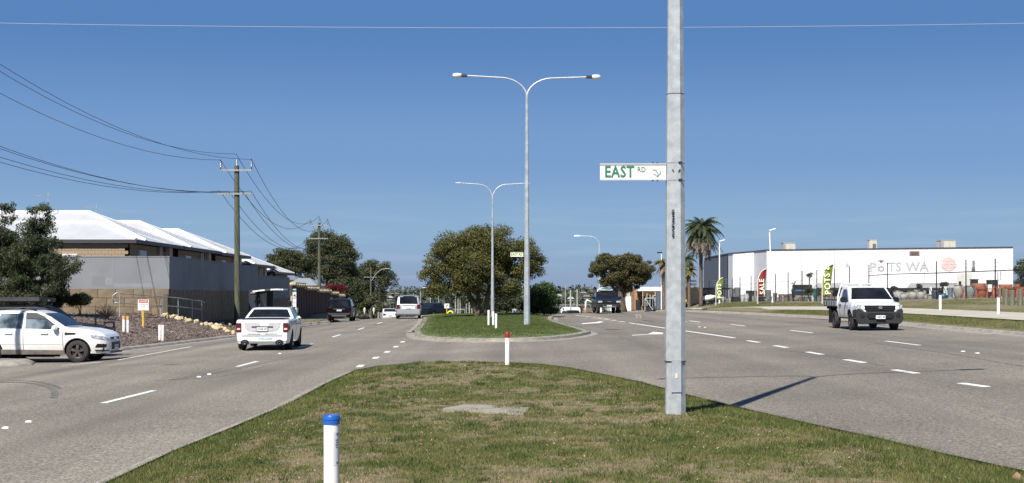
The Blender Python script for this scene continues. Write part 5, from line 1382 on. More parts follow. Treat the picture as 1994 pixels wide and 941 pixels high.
pot(1850, 586, 10, 7, 'ball', 'stone', 'small stone ball pot left of the speckled jar')
pot(1811, 586, 13, 13, 'tub', 'stone', 'short cream stone tub left of the blue bowl')
pot(1793, 587, 17, 20, 'ball', 'stone', 'ribbed stone ball pot, second from the white truck mirror', bands=2)
pot(1777, 587, 18, 20, 'ball', 'stone', 'ribbed stone ball pot just right of the white truck', bands=2)
pot(1803, 586, 10, 12, 'urn', 'stone', 'small stone urn between ball pots and cream tub')
pot(1760, 587, 16, 16, 'ball', 'stone', 'stone ball pot half behind the white truck mirror', bands=1)
pot(1765, 578, 20, 8, 'bowl', 'white', 'low white bowl behind the ball pots', off=3)
pot(1749, 577, 20, 8, 'bowl', 'white', 'low white bowl above the white truck bonnet', off=3)
pot(1790, 577, 16, 9, 'bowl', 'stone', 'low stone bowl behind the ribbed ball pots', off=3)
for q_, (px, w_, h_, mm) in enumerate(((1748, 11, 13, 'stone'), (1756, 9, 11, 'white'), (1772, 10, 12, 'tan'), (1784, 11, 14, 'stone'), (1800, 9, 13, 'grey'), (1822, 9, 12, 'tan'), (1858, 10, 16, 'stone'), (1877, 9, 19, 'terra2'), (1899, 10, 20, 'terra2'), (1921, 9, 21, 'terra'), (1937, 10, 20, 'terra2'), (1981, 10, 22, 'terra'))):
    pot(px, 579 - (px - 1740) * .015, w_, h_, ('tall', 'ball', 'tub')[q_ % 3], mm, 'pot in the second yard row, ' + ('just right of the white truck cab', 'pale one behind the white truck mirror', 'brown one above the ribbed ball pots', 'stone one between the two ribbed ball pots', 'grey one left of the small sign board', 'brown one at the foot of the tall fence post', 'stone one between blue pot and speckled jar', 'pale orange one behind the speckled jar', 'pale orange one right of the sage urn', 'deep orange one left of the pink round tag', 'pale orange one right of the pink round tag', 'deep orange one at the far right')[q_], off=5.5)
# left group behind the fence
pot(1386, 590, 8, 12, 'ball', 'grey', 'grey ball pot by the left lime flag', off=.8)
pot(1409, 591, 10, 14, 'ball', 'stone', 'pale round pot right of the left white pole light')
pot(1409, 585, 11, 11, 'bowl', 'grey', 'grey bowl stacked behind the pale round pot', off=2)
pot(1421.5, 591, 7, 13, 'urn', 'stone', 'slim pale urn left of the first charcoal cube')
pot(1433, 590, 14, 12, 'box', 'char', 'charcoal cube pot under the grey drum')
pot(1436, 582, 14, 22, 'cyl', 'grey', 'tall grey drum pot behind the charcoal cube', off=2.5)
pot(1425, 582, 11, 20, 'cyl', 'grey', 'second grey drum pot left of the tall one', off=2.8)
pot(1446, 590, 9, 16, 'urn', 'white', 'white urn at the left of the pair')
pot(1454, 591, 10, 19, 'urn', 'white', 'ribbed white urn at the right of the pair', bands=3)
pot(1466, 590, 8, 14, 'urn', 'stone', 'stone urn left of the red flag')
pot(1474, 590, 7, 13, 'urn', 'stone', 'smaller stone urn at the foot of the red flag')
pot(1461, 580, 12, 14, 'box', 'char', 'charcoal box pot behind the stone urns', off=2.5)
pot(1484, 590, 13, 12, 'box', 'char', 'charcoal cube pot below the red flag')
pot(1478, 582, 16, 16, 'cyl', 'grey', 'dark grey drum pot behind the red flag', off=2.2)
pot(1496, 583, 14, 18, 'cyl', 'grey', 'dark grey drum pot between red flag and white pole light', off=2.2)
pot(1493, 590, 12, 8, 'bowl', 'stone', 'low stone bowl on a plinth between flag and pole light')
pot(1509, 590, 10, 19, 'tall', 'tan', 'brown tall pot just right of the white pole light')
pot(1520, 590, 9, 17, 'tall', 'tan', 'brown tapered pot, second from the white pole light')
pot(1532, 590, 16, 17, 'tub', 'tan', 'wide brown tub left of the tall black fence post')
pot(1541, 590, 10, 18, 'tall', 'grey', 'grey tapered pot behind the black fence post')
pot(1551, 590, 11, 13, 'ball', 'tan', 'brown ball pot right of the bird statue')
pot(1562, 590, 12, 13, 'tall', 'tan', 'brown pot under the blue tarpaulin edge')
pot(1572, 590, 11, 13, 'tall', 'grey', 'dark grey pot left of the white twin pots')
pot(1577, 591, 6, 14, 'urn', 'white', 'white slender vase, left of the twins')
pot(1583, 591, 6, 14, 'urn', 'white', 'white slender vase, right of the twins')
pot(1588, 588, 10, 25, 'urn', 'teal', 'tall teal glazed pot by the truck tray')
pot(1596, 591, 7, 15, 'tall', 'tan', 'small brown pot nearest the truck tray')
pot(1603, 588, 12, 20, 'tub', 'tan', 'brown tub showing over the truck tray left end')
pot(1617, 588, 12, 22, 'tub', 'tan', 'brown tub showing over the truck tray middle')
# crates and tarpaulin
f = fence_pt(1555); root = thing('blue_tarpaulin', 'blue tarpaulin over dark crates behind the fence', 'tarpaulin', (sx_(1562, f.y + 1.8), f.y + 1.8, z_rvf(27, f.y)))
MB().box((0, 0, .6), (1.6, 1.2, .5)).build('crate', M_DARK, root); MB().box((0, -.62, .80), (1.5, .05, .12)).build('blue_edge', mat('tarp_blue', (.02, .09, .28), rough=.6), root); MB().box((0, 0, 1.1), (1.5, 1.1, .45)).build('upper_crate', M_BLACK, root)
# bird statue
f = fence_pt(1546); x, d = sx_(1546, f.y + .7), f.y + .7; zg = z_rvf(x, d); s = d / FPX
root = thing('bird_statue', 'tall dark stork statue with a pale grey head among the pots', 'statue', (x, d, zg))
mb = MB(); mb.smooth = True; mb.tube([(0, 0, 0), (.0, 0, .5), (-.05, 0, 1.0), (.06, 0, 1.25), (.0, 0, 1.55)], [.10, .12, .20, .16, .07], 10); mb.build('body', M_DARK, root)
mb = MB(); mb.smooth = True; mb.tube([(.18, 0, 1.78), (0, 0, 1.68), (-.28, 0, 1.56)], [.04, .12, .015], 8); mb.build('head', M_GALV2, root)
mb = MB(); mb.smooth = True; mb.tube([(-.16, 0, 1.05), (-.02, -.10, .98), (.08, -.1, .90)], [.05, .07, .02], 6); mb.build('wing', M_WHITE, root)
# white bags / tags
for px, py, w, h, lab in ((1812, 567, 5, 17, 'white sign board standing left of the tall fence post'), (1840.5, 566, 6, 16, 'white sign board right of the tall fence post'), (1845, 568, 4, 13, 'narrow white board behind the right sign board')):
    f = fence_pt(px); d = f.y + 1.2; x = sx_(px, d); s = d / FPX; zg = z_rvf(x, d)
    root = thing('price_board', lab, 'sign', (x, d, zg), 0, 'white price boards in the pot yard'); MB().box((0, 0, sz_(py, d) - zg), (w * s, .05, h * s)).build('panel', M_WHITE, root); MB().box((0, .04, (sz_(py, d) - zg) / 2), (.05, .04, sz_(py, d) - zg)).build('stake', M_DARK, root)
f = fence_pt(1928); d = f.y + .5; x = sx_(1927.5, d); s = d / FPX; zg = z_rvf(x, d)
root = thing('price_tag', 'white square and pink round price tag over a terracotta pedestal', 'sign', (x, d, zg)); MB().box((0, 0, sz_(558, d) - zg), (8 * s, .04, 8 * s)).build('square_card', M_WHITE, root)
MB().cyl((0, -.02, sz_(565, d) - zg), (0, .02, sz_(565, d) - zg), 3.8 * s, 3.8 * s, 20).build('round_card', mat('tag_pink', (.72, .55, .50), rough=.6), root); MB().box((0, .05, (sz_(562, d) - zg) / 2), (.05, .03, sz_(562, d) - zg)).build('stake', M_DARK, root)
f = fence_pt(1922); 
for px, w, h, py, lab in ((1897, 9, 6, 548, 'dark box on the rear pallet left'), (1932, 16, 13, 553, 'dark grey crate behind the right fence post')):
    d = 97; x = sx_(px, d); s = d / FPX; zg = z_rvf(x, d); root = thing('dark_crate', lab, 'crate', (x, d, zg)); MB().box((0, 0, (sz_(py - h / 2, d) - zg) / 2), (w * s, .8, sz_(py - h / 2, d) - zg)).build('box', M_DARK, root, bevel=.03); MB().box((0, 0, sz_(py - h / 2, d) - zg + .02), (w * s + .06, .86, .05)).build('lid', M_BLACK, root)
# timber bollards
M_BOLL = mat('bollard_timber', (.17, .17, .125), (.10, .105, .075), scale=3, rough=.9, bump=.4, stretch=(6, 6, .6))
for px, pb2, pt, w, lab in ((1947, 581, 561, 6, 'timber bollard furthest back by the right fence post'), (1959, 594, 563, 9, 'timber bollard, left of the close pair'), (1971, 595, 565, 10, 'timber bollard, middle of the group of four'), (1987, 598, 563, 9.5, 'timber bollard nearest the right edge of the frame')):
    g = gp(px, pb2, z_rvf); s = g.y / FPX; h = (pb2 - pt) * s
    mb = MB(); mb.lathe([(w * s / 2, -.1), (w * s / 2, h - .03), (w * s / 2 - .03, h), (0, h)], n=12); tag(mb.build('bollard', M_BOLL, loc=g, auto=40), lab, 'bollard', 'timber bollards on the verge')

# yellow building, white wall, gate on the right middle distance
d = 160; zb = .4
def bx(name, parent, px0, px1, py0, py1, d, m, t=.3, off=0.0, base=(0, 0, 0)):
    x0, x1 = sx_(px0, d), sx_(px1, d); z0, z1 = sz_(py1, d), sz_(py0, d)
    return MB().box(((x0 + x1) / 2 - base[0], d + t / 2 + off - base[1], (z0 + z1) / 2 - base[2]), (x1 - x0, t, z1 - z0)).build(name, m, parent)
M_YB = mat('yellow_wall', (.70, .42, .07), (.62, .36, .06), scale=.6, rough=.7)
M_BRK = mat('orange_brick', (.36, .20, .10), (.28, .15, .08), scale=2, rough=.9)
b0 = (sx_(1260, 160), 160, zb)
yb_ = thing('yellow_shop', 'yellow fronted shop with white awning and dark doors beyond the right tree', 'building', b0)
bx('wall', yb_, 1236, 1296, 562, 604, 160, M_BRK, 8, .5, b0); bx('awning', yb_, 1240, 1300, 559, 567, 160, M_WHITE, 2.4, -1.6, b0); bx('fascia', yb_, 1250, 1290, 568, 577, 160, M_YB, .3, -.3, b0)
bx('dark_doorway', yb_, 1252, 1278, 580, 603, 160, M_DARK, .3, -.1, b0); bx('yellow_panel', yb_, 1279, 1292, 576, 584, 160, M_YB, .3, -.2, b0)
bx('window', yb_, 1241, 1246, 572, 580, 160, M_GLASS, .2, -.0, b0); bx('door', yb_, 1238, 1246, 584, 604, 160, M_DARK, .2, .0, b0)
# round tyre emblem
p_ = Vector((sx_(1262, 160) - b0[0], -.5, sz_(579, 160) - zb)); mb = MB()
for a in range(18): a0, a1 = 2 * PI * a / 18, 2 * PI * (a + 1) / 18; mb.cyl((p_.x + .28 * math.cos(a0), p_.y, p_.z + .45 * math.sin(a0)), (p_.x + .28 * math.cos(a1), p_.y, p_.z + .45 * math.sin(a1)), .07, .07, 5)
mb.build('round_emblem', M_WHITE, yb_)
b1 = (sx_(1220, 165), 165, zb)
w2 = thing('white_shed', 'low white shed wall behind the leaning tree trunk', 'building', b1)
bx('wall', w2, 1188, 1236, 578, 606, 165, M_WWALL, 6, 0, b1); bx('panel', w2, 1226, 1235, 566, 580, 165, M_CREAM, 4, .2, b1); bx('window', w2, 1227, 1233, 569, 575, 165, M_GLASS, .2, .05, b1)
gt = thing('mesh_gate', 'pale steel framed gates with diagonal braces before the yellow shop', 'gate', (sx_(1272, 152), 152, .5))
for a, b, t, bo in ((1256, 1271, 581, 604), (1271, 1283, 576, 604)):
    x0, x1 = sx_(a, 152) - sx_(1272, 152), sx_(b, 152) - sx_(1272, 152); z1, z0 = sz_(t, 152) - .5, sz_(bo, 152) - .5
    mb = MB()
    for p, q in (((x0, z0), (x0, z1)), ((x1, z0), (x1, z1)), ((x0, z1), (x1, z1)), ((x0, z1), (x1, z0))): mb.cyl((p[0], 0, p[1]), (q[0], 0, q[1]), .05, .05, 6)
    mb.build('gate_leaf', M_GALV2, gt)
for i, px in enumerate((1252, 1260, 1266, 1276, 1281, 1286, 1290)):
    z1 = sz_(568 + (i % 3) * 3, 152) - .5; MB().cyl((sx_(px, 152) - sx_(1272, 152), .1, 0), (sx_(px, 152) - sx_(1272, 152), .1, z1), .045, .045, 5).build('post', M_GALV2, gt)
b2 = (sx_(1288, 150), 150, .5)
gg = thing('grey_shed', 'grey ribbed shed wall between the yellow shop and the near pole', 'building', b2); bx('wall', gg, 1280, 1300, 569, 603, 150, wavemat('grey_ribbed', (.10, .12, .15), (.08, .10, .13), 'X', 2, bump=.6, dist=.05), 3, .3, b2)
b3 = (sx_(1342, 150), 150, .8)
ys = thing('pale_awning_shop', 'low shop with white awning strips between the near pole and the palm', 'building', b3)
bx('wall', ys, 1318, 1362, 560, 592, 150, mat('weathered_wood', (.34, .27, .20), (.22, .17, .13), scale=1.2, rough=.9), 3, .3, b3); bx('awning', ys, 1318, 1354, 545.5, 549.5, 150, M_WHITE, 1.6, -1.3, b3); bx('awning', ys, 1318, 1354, 552, 556.5, 150, M_WHITE, 1.5, -1.2, b3); bx('yellow_panel', ys, 1331, 1337, 566, 588, 150, M_YB, .2, .05, b3)
wk = tag(ribbon('white_kerb', [tuple(gp(px, py, tzf)[:2]) for px, py in ((1208, 608.5), (1232, 606.5), (1265, 605), (1300, 604.2), (1340, 604.5), (1368, 606.5))], [(-.05, .02), (-.05, .24), (.40, .25), (.42, 0)], M_WHITE), kind='structure')
# covered trailer and palm-side car
g = Vector((sx_(1380, 139), 139, z_rvf(sx_(1380, 139), 139)))
tr = thing('covered_trailer', 'small white covered machine with dark wheels beneath the palm', 'trailer', g)
mb = MB(); mb.smooth = True; mb.tube([(-.8, 0, .35), (-.5, 0, .62), (.2, 0, .75), (.75, 0, .85)], [.12, .32, .30, .12], 10); mb.build('cover', M_WHITE, tr)
for xx in (-.55, .35): MB().cyl((xx, -.3, .25), (xx, .3, .25), .25, .25, 14).build('wheel', M_BLACK, tr)
bp_ = (sx_(1420, 150), 150, 1.0)
sh_ = thing('dark_lean_to', 'low dark lean-to shelter under the corrugated side wall', 'shelter', bp_)
bx('roof', sh_, 1366, 1427, 560.5, 564, 143, M_BLACK, 2.5, 0, bp_); bx('back_wall', sh_, 1366, 1408, 564, 588, 146, M_BLACK, .3, 0, bp_)
for px in (1367, 1395, 1426): bx('post', sh_, px - .8, px + .8, 563, 590, 143, M_BLACK, .12, .02, bp_)

# ================================================================== trees
def leaf_cards(name, cl, n, size, m, parent, seed=0, droop=0.0, aspect=2.6, shell=.55):
    """cl: list of (x, y, z, rx, ry, rz). n leaf-sized faces spread through the clumps, denser at their outsides"""
    r = np.random.default_rng(seed); C = np.array(cl, float); vol = (C[:, 3] * C[:, 5]) ; pr = vol / vol.sum()
    idx = r.choice(len(C), n, p=pr); dirs = r.normal(size=(n, 3)); dirs /= np.linalg.norm(dirs, axis=1, keepdims=True)
    rad = .15 + .95 * r.random(n) ** (.42 + (.6 - shell)); rad *= r.uniform(.8, 1.2, n)
    P = C[idx, :3] + dirs * rad[:, None] * C[idx, 3:6]
    s = size * r.uniform(.6, 1.4, n)
    u = r.normal(size=(n, 3)); u[:, 2] -= droop * 2; u /= np.linalg.norm(u, axis=1, keepdims=True)
    nrm = dirs * .9 + r.normal(size=(n, 3)) * .8; w = np.cross(nrm, u); w /= np.linalg.norm(w, axis=1, keepdims=True) + 1e-9
    a = u * s[:, None]; b = w * (s / aspect)[:, None]
    v = np.stack([P - a * .5, P + b * .5 - a * .05, P + a * .5, P - b * .5 - a * .05], 1)
    o = np_mesh(name, v.reshape(-1, 3), np.arange(4 * n).reshape(-1, 4), m, parent)
    return o
def px_clumps(spec, d, depth, seed, sub, sr=(.25, .45), flat=.75):
    """spec: crown lobes in photo pixels (cx, cy, rx, ry [, dy]); each lobe gets a crust of small clumps"""
    r = random.Random(seed); out = []; s = d / FPX
    for sp in spec:
        cx, cy, rx, ry = sp[:4]; dy = sp[4] if len(sp) > 4 else 0
        X0, Z0, RX, RZ = sx_(cx, d), sz_(cy, d), rx * s, ry * s; RY = min(RX, depth)
        nn = max(3, int(sub * (rx * ry) / 900))
        for _ in range(nn):
            v = Vector((r.gauss(0, 1), r.gauss(0, 1), r.gauss(0, 1) + .15)).normalized(); q = r.uniform(.45, .85)
            k = r.uniform(*sr) * 1.35 * math.sqrt(RX * RZ)
            k = min(k, .6 * RZ)
            out.append((X0 + v.x * RX * q, d + dy + v.y * RY * q, Z0 + v.z * RZ * q, k * 1.15, k * 1.15, k * flat))
    return out
def limb(mb, a, b, r0, r1, bend=.15, seed=0, n=5):
    r = random.Random(seed); a, b = Vector(a), Vector(b); L = (b - a).length; pts = []
    side_ = Vector((r.uniform(-1, 1), r.uniform(-1, 1), r.uniform(0, .6))) * L * bend
    for i in range(n + 1): t = i / n; pts.append(a.lerp(b, t) + side_ * math.sin(t * PI) + Vector((r.uniform(-1, 1), r.uniform(-1, 1), 0)) * L * .02)
    mb.tube(pts, [r0 + (r1 - r0) * (i / n) for i in range(n + 1)], 8)
M_BARK = mat('gum_bark', (.16, .125, .095), (.07, .052, .04), scale=3, rough=.95, bump=.5, bscale=12, stretch=(3, 3, .7))
M_BARKP = mat('pale_bark', (.34, .30, .26), (.20, .17, .14), scale=2, rough=.9, bump=.3, stretch=(2, 2, .7))
L_OLIVE = leafmat('leaf_olive', (.055, .062, .020), (.094, .097, .028), (.150, .130, .042), .2)
L_DARKG = leafmat('leaf_dark', (.024, .034, .015), (.046, .060, .025), (.098, .108, .048), .18)
L_GUM = leafmat('leaf_gum', (.035, .045, .020), (.068, .078, .034), (.125, .120, .058), .2)
L_BROWN = leafmat('leaf_brown_green', (.048, .049, .019), (.082, .078, .028), (.13, .106, .042), .2)
L_LUSH = leafmat('leaf_lush', (.025, .050, .016), (.048, .088, .026), (.085, .13, .04), .2)
L_RED = leafmat('leaf_red', (.09, .008, .012), (.16, .012, .02), (.05, .03, .015), .2)
def tree(name, label, px, pyb, d, spec, n, leaf, m, bark, trunks, depth=4, sub=9, seed=1, zf=tzf, cat='tree', sr=(.25, .45), droop=.3, group=None, flat=.75, shell=.55, aspect=2.6, big=1.0):
    x = sx_(px, d); zg = zf(x, d); root = thing(name, label, cat, (x, d, zg), 0, group)
    cl = px_clumps(spec, d, depth, seed, sub, sr, flat); cl = [(c[0] - x, c[1] - d, c[2] - zg, c[3], c[4], c[5]) for c in cl]
    tm = MB(); tm.smooth = True; r = random.Random(seed)
    for (bx_, fx_, fy_, r0) in trunks:
        b0 = Vector((bx_ * d / FPX, r.uniform(-.2, .2), -.2)); t = Vector((sx_(fx_, d) - x, r.uniform(-.5, .5), sz_(fy_, d) - zg))
        limb(tm, b0, t, r0, r0 * .5, .10, seed + int(fx_))
        near_ = sorted(cl, key=lambda c: (Vector(c[:3]) - t).length)[:max(4, int(len(cl) * .35 / max(1, len(trunks))))]
        for i, c in enumerate(r.sample(near_, min(len(near_), 9))):
            limb(tm, t.lerp(b0, r.uniform(.0, .35)), c[:3], r0 * .35, r0 * .08, .12, seed * 7 + i)
    tm.build('trunk', bark, root)
    leaf_cards('crown', cl, n, leaf, m, root, seed, droop, shell=shell, aspect=aspect)
    return root
tree('island_tree', 'big spreading olive-brown paperbark filling the far end of the green island', 935, 612, 93,
     [(905, 480, 62, 40), (965, 480, 62, 40), (860, 505, 48, 36), (1010, 505, 45, 42), (930, 520, 75, 45), (880, 545, 60, 35), (985, 545, 55, 35), (1035, 520, 30, 34), (832, 540, 26, 28), (826, 532, 20, 14), (930, 455, 50, 18), (850, 560, 36, 24), (1040, 505, 26, 20), (905, 572, 42, 24)],
     100000, .155, L_OLIVE, M_BARK, [(-1, 900, 555, .26), (6, 955, 560, .24), (16, 975, 570, .16), (-8, 925, 550, .22), (3, 1010, 560, .14)], depth=4.4, sub=15, seed=5, zf=z_m2f, sr=(.16, .32), droop=.2)
tree('dense_shrub', 'dark green dense shrub at the right foot of the big island tree', 1058, 614, 97, [(1055, 570, 26, 24), (1065, 592, 26, 22), (1040, 590, 22, 22), (1075, 585, 14, 18)], 16000, .17, L_LUSH, M_BARK, [(0, 1058, 590, .08)], depth=2, sub=24, seed=8, zf=z_m2f, cat='shrub', sr=(.2, .4))
tree('low_shrub', 'dark low undergrowth between the island tree trunks', 985, 612, 100, [(990, 590, 30, 18), (960, 595, 22, 14), (1010, 598, 20, 12)], 6000, .16, L_DARKG, M_BARK, [(0, 985, 600, .06)], depth=1.5, sub=24, seed=9, zf=z_m2f, cat='shrub')
tree('leaning_tree', 'dense brown-green tree with a leaning trunk on the right of the crest', 1217, 606, 118,
     [(1180, 518, 34, 24), (1215, 512, 42, 22), (1240, 530, 34, 26), (1160, 528, 20, 16), (1205, 540, 40, 22), (1245, 548, 26, 20), (1262, 525, 16, 18), (1215, 562, 20, 18)],
     60000, .17, L_BROWN, M_BARK, [(0, 1203, 560, .34), (-2, 1190, 548, .16), (0, 1216, 545, .18)], depth=3.4, sub=20, seed=15, sr=(.16, .32))
tree('gum_tree', 'tall rounded gum tree behind the second power pole', 660, 600, 200, [(640, 480, 48, 28), (610, 500, 26, 22), (672, 500, 30, 30), (640, 520, 46, 28), (625, 465, 24, 14), (655, 545, 34, 24), (680, 530, 18, 24), (692, 550, 14, 22)],
     50000, .30, L_GUM, M_BARKP, [(0, 645, 530, .45), (-8, 620, 520, .28), (5, 670, 530, .3)], depth=7, sub=30, seed=21, sr=(.18, .34))
tree('gum_tree', 'open gum tree with pale limbs left of the second power pole', 575, 590, 190, [(545, 500, 22, 16), (530, 512, 16, 14), (568, 505, 24, 20), (590, 520, 20, 20), (560, 530, 28, 16), (595, 545, 16, 14), (575, 548, 28, 14), (545, 515, 30, 16), (590, 510, 18, 16)],
     26000, .28, L_GUM, M_BARKP, [(0, 560, 530, .30), (3, 585, 525, .22)], depth=5, sub=34, seed=22, sr=(.26, .46))
tree('gum_tree', 'smaller gum tree with twin heads right of the third power pole', 735, 600, 300, [(722, 512, 16, 11), (748, 522, 20, 13), (700, 535, 18, 16), (735, 550, 26, 16), (762, 546, 13, 13), (705, 560, 24, 20), (715, 530, 24, 18), (745, 535, 22, 14), (755, 530, 14, 10), (740, 575, 18, 14)],
     24000, .38, L_GUM, M_BARKP, [(0, 725, 540, .35), (4, 750, 540, .3)], depth=6, sub=46, seed=23, sr=(.28, .5))
tree('dark_bush', 'dark green bushy tree between the red creeper and the third power pole', 670, 600, 185, [(670, 570, 24, 24), (655, 560, 18, 18), (690, 580, 18, 20), (680, 560, 18, 18)], 12000, .3, L_DARKG, M_BARK, [(0, 670, 580, .15)], depth=4, sub=26, seed=24)
tree('roadside_bush', 'mid green bush under the third and fourth power poles', 712, 606, 200, [(705, 590, 18, 14), (725, 585, 18, 16), (738, 596, 12, 12)], 9000, .3, L_GUM, M_BARK, [(0, 712, 596, .1)], depth=3, sub=28, seed=25, cat='shrub')
tree('bougainvillea', 'red bougainvillea climbing over the brown fence', 652, 580, 143, [(650, 563, 16, 10), (640, 560, 10, 7), (665, 562, 9, 9), (658, 578, 9, 12)], 5000, .16, L_RED, M_BARK, [(0, 652, 575, .06)], depth=1.2, sub=45, seed=26, cat='shrub')
tree('corner_gum', 'dark gum tree at the left edge in front of the grey wall', 45, 606, 61,
     [(15, 420, 22, 30), (78, 415, 26, 26), (0, 470, 40, 40), (75, 455, 40, 36), (45, 500, 60, 40), (110, 480, 18, 22), (100, 525, 48, 32), (140, 520, 26, 24), (20, 545, 60, 34), (90, 560, 50, 24), (-40, 500, 60, 70)],
     110000, .115, L_DARKG, M_BARKP, [(0, 25, 500, .10), (6, 85, 470, .09), (-5, 5, 460, .10), (9, 120, 520, .07)], depth=2.6, sub=26, seed=31, zf=z_bedf, sr=(.15, .27), droop=.6, aspect=3.2)
tree('low_hedge', 'olive green low shrubs under the dark gum tree', 30, 612, 60, [(10, 585, 40, 18), (60, 588, 40, 14)], 12000, .10, L_GUM, M_BARK, [(0, 30, 600, .05)], depth=1.2, sub=30, seed=32, zf=z_bedf, cat='shrub')
tree('round_bush', 'small round dark bush between gum tree and block wall', 153, 600, 62, [(152, 584, 19, 13), (160, 582, 15, 12)], 5500, .09, L_DARKG, M_BARK, [(-1, 145, 590, .03), (1, 160, 590, .03)], depth=.8, sub=60, seed=33, zf=z_bedf, cat='shrub')
tree('shade_bush', 'shadowy low bush at the base of the gum tree', 115, 600, 62, [(112, 582, 26, 17)], 6000, .11, L_DARKG, M_BARK, [(0, 115, 590, .04)], depth=.9, sub=50, seed=34, zf=z_bedf, cat='shrub')
tree('verge_tree', 'dark tree at the right edge beyond the white warehouse', 1992, 585, 165, [(1990, 525, 14, 18), (1985, 545, 12, 14), (2010, 540, 22, 30), (1982, 562, 8, 14)], 8000, .3, L_DARKG, M_BARK, [(0, 1992, 545, .2)], depth=4, sub=30, seed=35)
tree('fence_shrub', 'round potted shrubs on twin pale stems behind the fence', 1580, 588, 112.5, [(1574, 568, 8, 8), (1587, 570, 8, 8), (1580, 563, 6, 5)], 2600, .09, L_DARKG, M_BARKP, [(-3, 1576, 575, .05), (3, 1584, 575, .05)], depth=.5, sub=90, seed=36, zf=z_rvf, cat='plant')
for px, py, sc_, lab, sd in ((1741, 560, 8, 'leafy potted plant under the canopy left', 37), (1790, 556, 6, 'small potted shrub under the canopy middle', 38), (1838, 556, 9, 'leafy potted plant under the canopy right', 39)):
    tree('potted_plant', lab, px, 584, 104, [(px, py, sc_, 8)], 1500, .12, L_DARKG, M_BARK, [(0, px, py + 8, .05)], depth=.6, sub=90, seed=sd, zf=z_rvf, cat='plant')
# leafless twiggy shrub
g = gp(208, 603, z_bedf); g = Vector((sx_(208, 63), 63, z_bedf(sx_(208, 63), 63))); tw = thing('dry_shrub', 'leafless twiggy shrub in front of the block wall', 'shrub', g)
mb = MB(); r = random.Random(5); s = 63 / FPX
for i in range(70):
    a = r.uniform(-1.25, 1.25); L = 26 * s * r.uniform(.6, 1.1); yy = r.uniform(-.25, .25)
    m_ = Vector((math.sin(a) * L * .5, yy * .5, .15 + math.cos(a) * L * .40)); e = Vector((math.sin(a) * L * .85, yy, .15 + math.cos(a) * L * .85))
    mb.tube([(0, 0, 0), m_, e], [.012, .008, .003], 4)
    for q in range(2): mb.tube([m_.lerp(e, .4), e + Vector((r.uniform(-.12, .12), r.uniform(-.1, .1), r.uniform(-.05, .1)))], [.005, .002], 3)
mb.build('twigs', mat('twig', (.14, .10, .075), rough=.9), tw)

# palms
def palm(label, px, pyb, d, ctop, rad_px, nf, m, seed, zf=z_rvf, dead=14, trunk_r=.26, dz=None, leafm=None, trunkm=None, cat='palm tree', length=1.0, name='palm_tree'):
    x = sx_(px, d); zg = zf(x, d); s = d / FPX; H = sz_(ctop, d) - zg; Rr = rad_px * s
    root = thing(name, label, cat, (x, d, zg)); r = random.Random(seed)
    tm = MB(); tm.smooth = True; n = 14
    tm.tube([(0, 0, H * i / n - .1) for i in range(n + 1)], [trunk_r * (1.25 if i == 0 else (1 + .06 * (i % 2)) * (1 - .1 * i / n)) for i in range(n + 1)], 10); tm.build('trunk', trunkm or M_BARK, root)
    def frond(az, el, L, curl, mm, nm):
        pts = []; p = Vector((0, 0, H)); dirv = Vector((math.cos(az) * math.cos(el), math.sin(az) * math.cos(el), math.sin(el))); k = 12
        for i in range(k + 1): pts.append(p.copy()); p = p + dirv * (L / k); dirv.z -= curl / k; dirv.normalize()
        vs = []; fs = []
        mb = MB(); mb.tube(pts, [.035 * (1 - i / k) + .008 for i in range(k + 1)], 4)
        for i in range(1, k * 2):
            t = i / (k * 2); j = int(t * k); q = pts[j].lerp(pts[min(j + 1, k)], t * k - j); tg = (pts[min(j + 1, k)] - pts[j]).normalized() if j < k else dirv
            sd = tg.cross(Vector((0, 0, 1))).normalized(); ll = L * .24 * math.sin(PI * min(.95, t + .12)) + .05
            for sg_ in (-1, 1):
                for e in range(2):
                    e2 = q + sd * sg_ * ll * r.uniform(.75, 1.05) + tg * ll * r.uniform(.25, .6) - Vector((0, 0, ll * r.uniform(.25, .8))); w = tg * .035
                    mb.add([q - w + tg * e * .06, q + w + tg * e * .06, e2], [(0, 1, 2)])
        mb.build(nm, mm, root)
    for i in range(nf): frond(2 * PI * i / nf * 2.4 + r.uniform(-.2, .2), r.uniform(-.25, 1.25), Rr * r.uniform(.95, 1.35) * length, r.uniform(1.6, 2.7), leafm or m, 'frond')
    for i in range(dead): frond(r.uniform(0, 2 * PI), r.uniform(-1.2, -.35), Rr * r.uniform(.9, 1.55) * length, r.uniform(1.0, 1.8), M_DEAD, 'dead_frond')
    return root
M_FROND = leafmat('palm_frond', (.03, .045, .02), (.055, .075, .03), (.10, .115, .05), .2)
M_FRONDY = leafmat('palm_frond_yellow', (.09, .09, .03), (.16, .14, .045), (.22, .17, .06), .3)
M_DEAD = leafmat('dead_frond', (.10, .075, .055), (.17, .13, .10), (.26, .21, .165), .1)
palm('tall palm with a skirt of dead fronds left of the warehouse', 1365, 592, 138, 447, 44, 54, M_FROND, 3, dead=60, trunk_r=.20)
palm('shorter yellowing palm just left of the near pole', 1293, 600, 150, 512, 22, 22, M_FRONDY, 4, dead=8, trunk_r=.22, zf=tzf)
palm('dark green palm behind the near pole and tall palm', 1336, 600, 152, 505, 22, 22, M_FROND, 6, dead=8, trunk_r=.2, zf=tzf)
palm('yellow green bushy palm low behind the tall palm', 1342, 592, 148, 528, 18, 18, M_FRONDY, 7, dead=4, trunk_r=.18, zf=tzf)
palm('small palm in a pot above the fence near the lime flag', 1576, 588, 114, 534, 7, 16, M_FROND, 8, dead=0, trunk_r=.05, cat='plant', name='potted_palm')
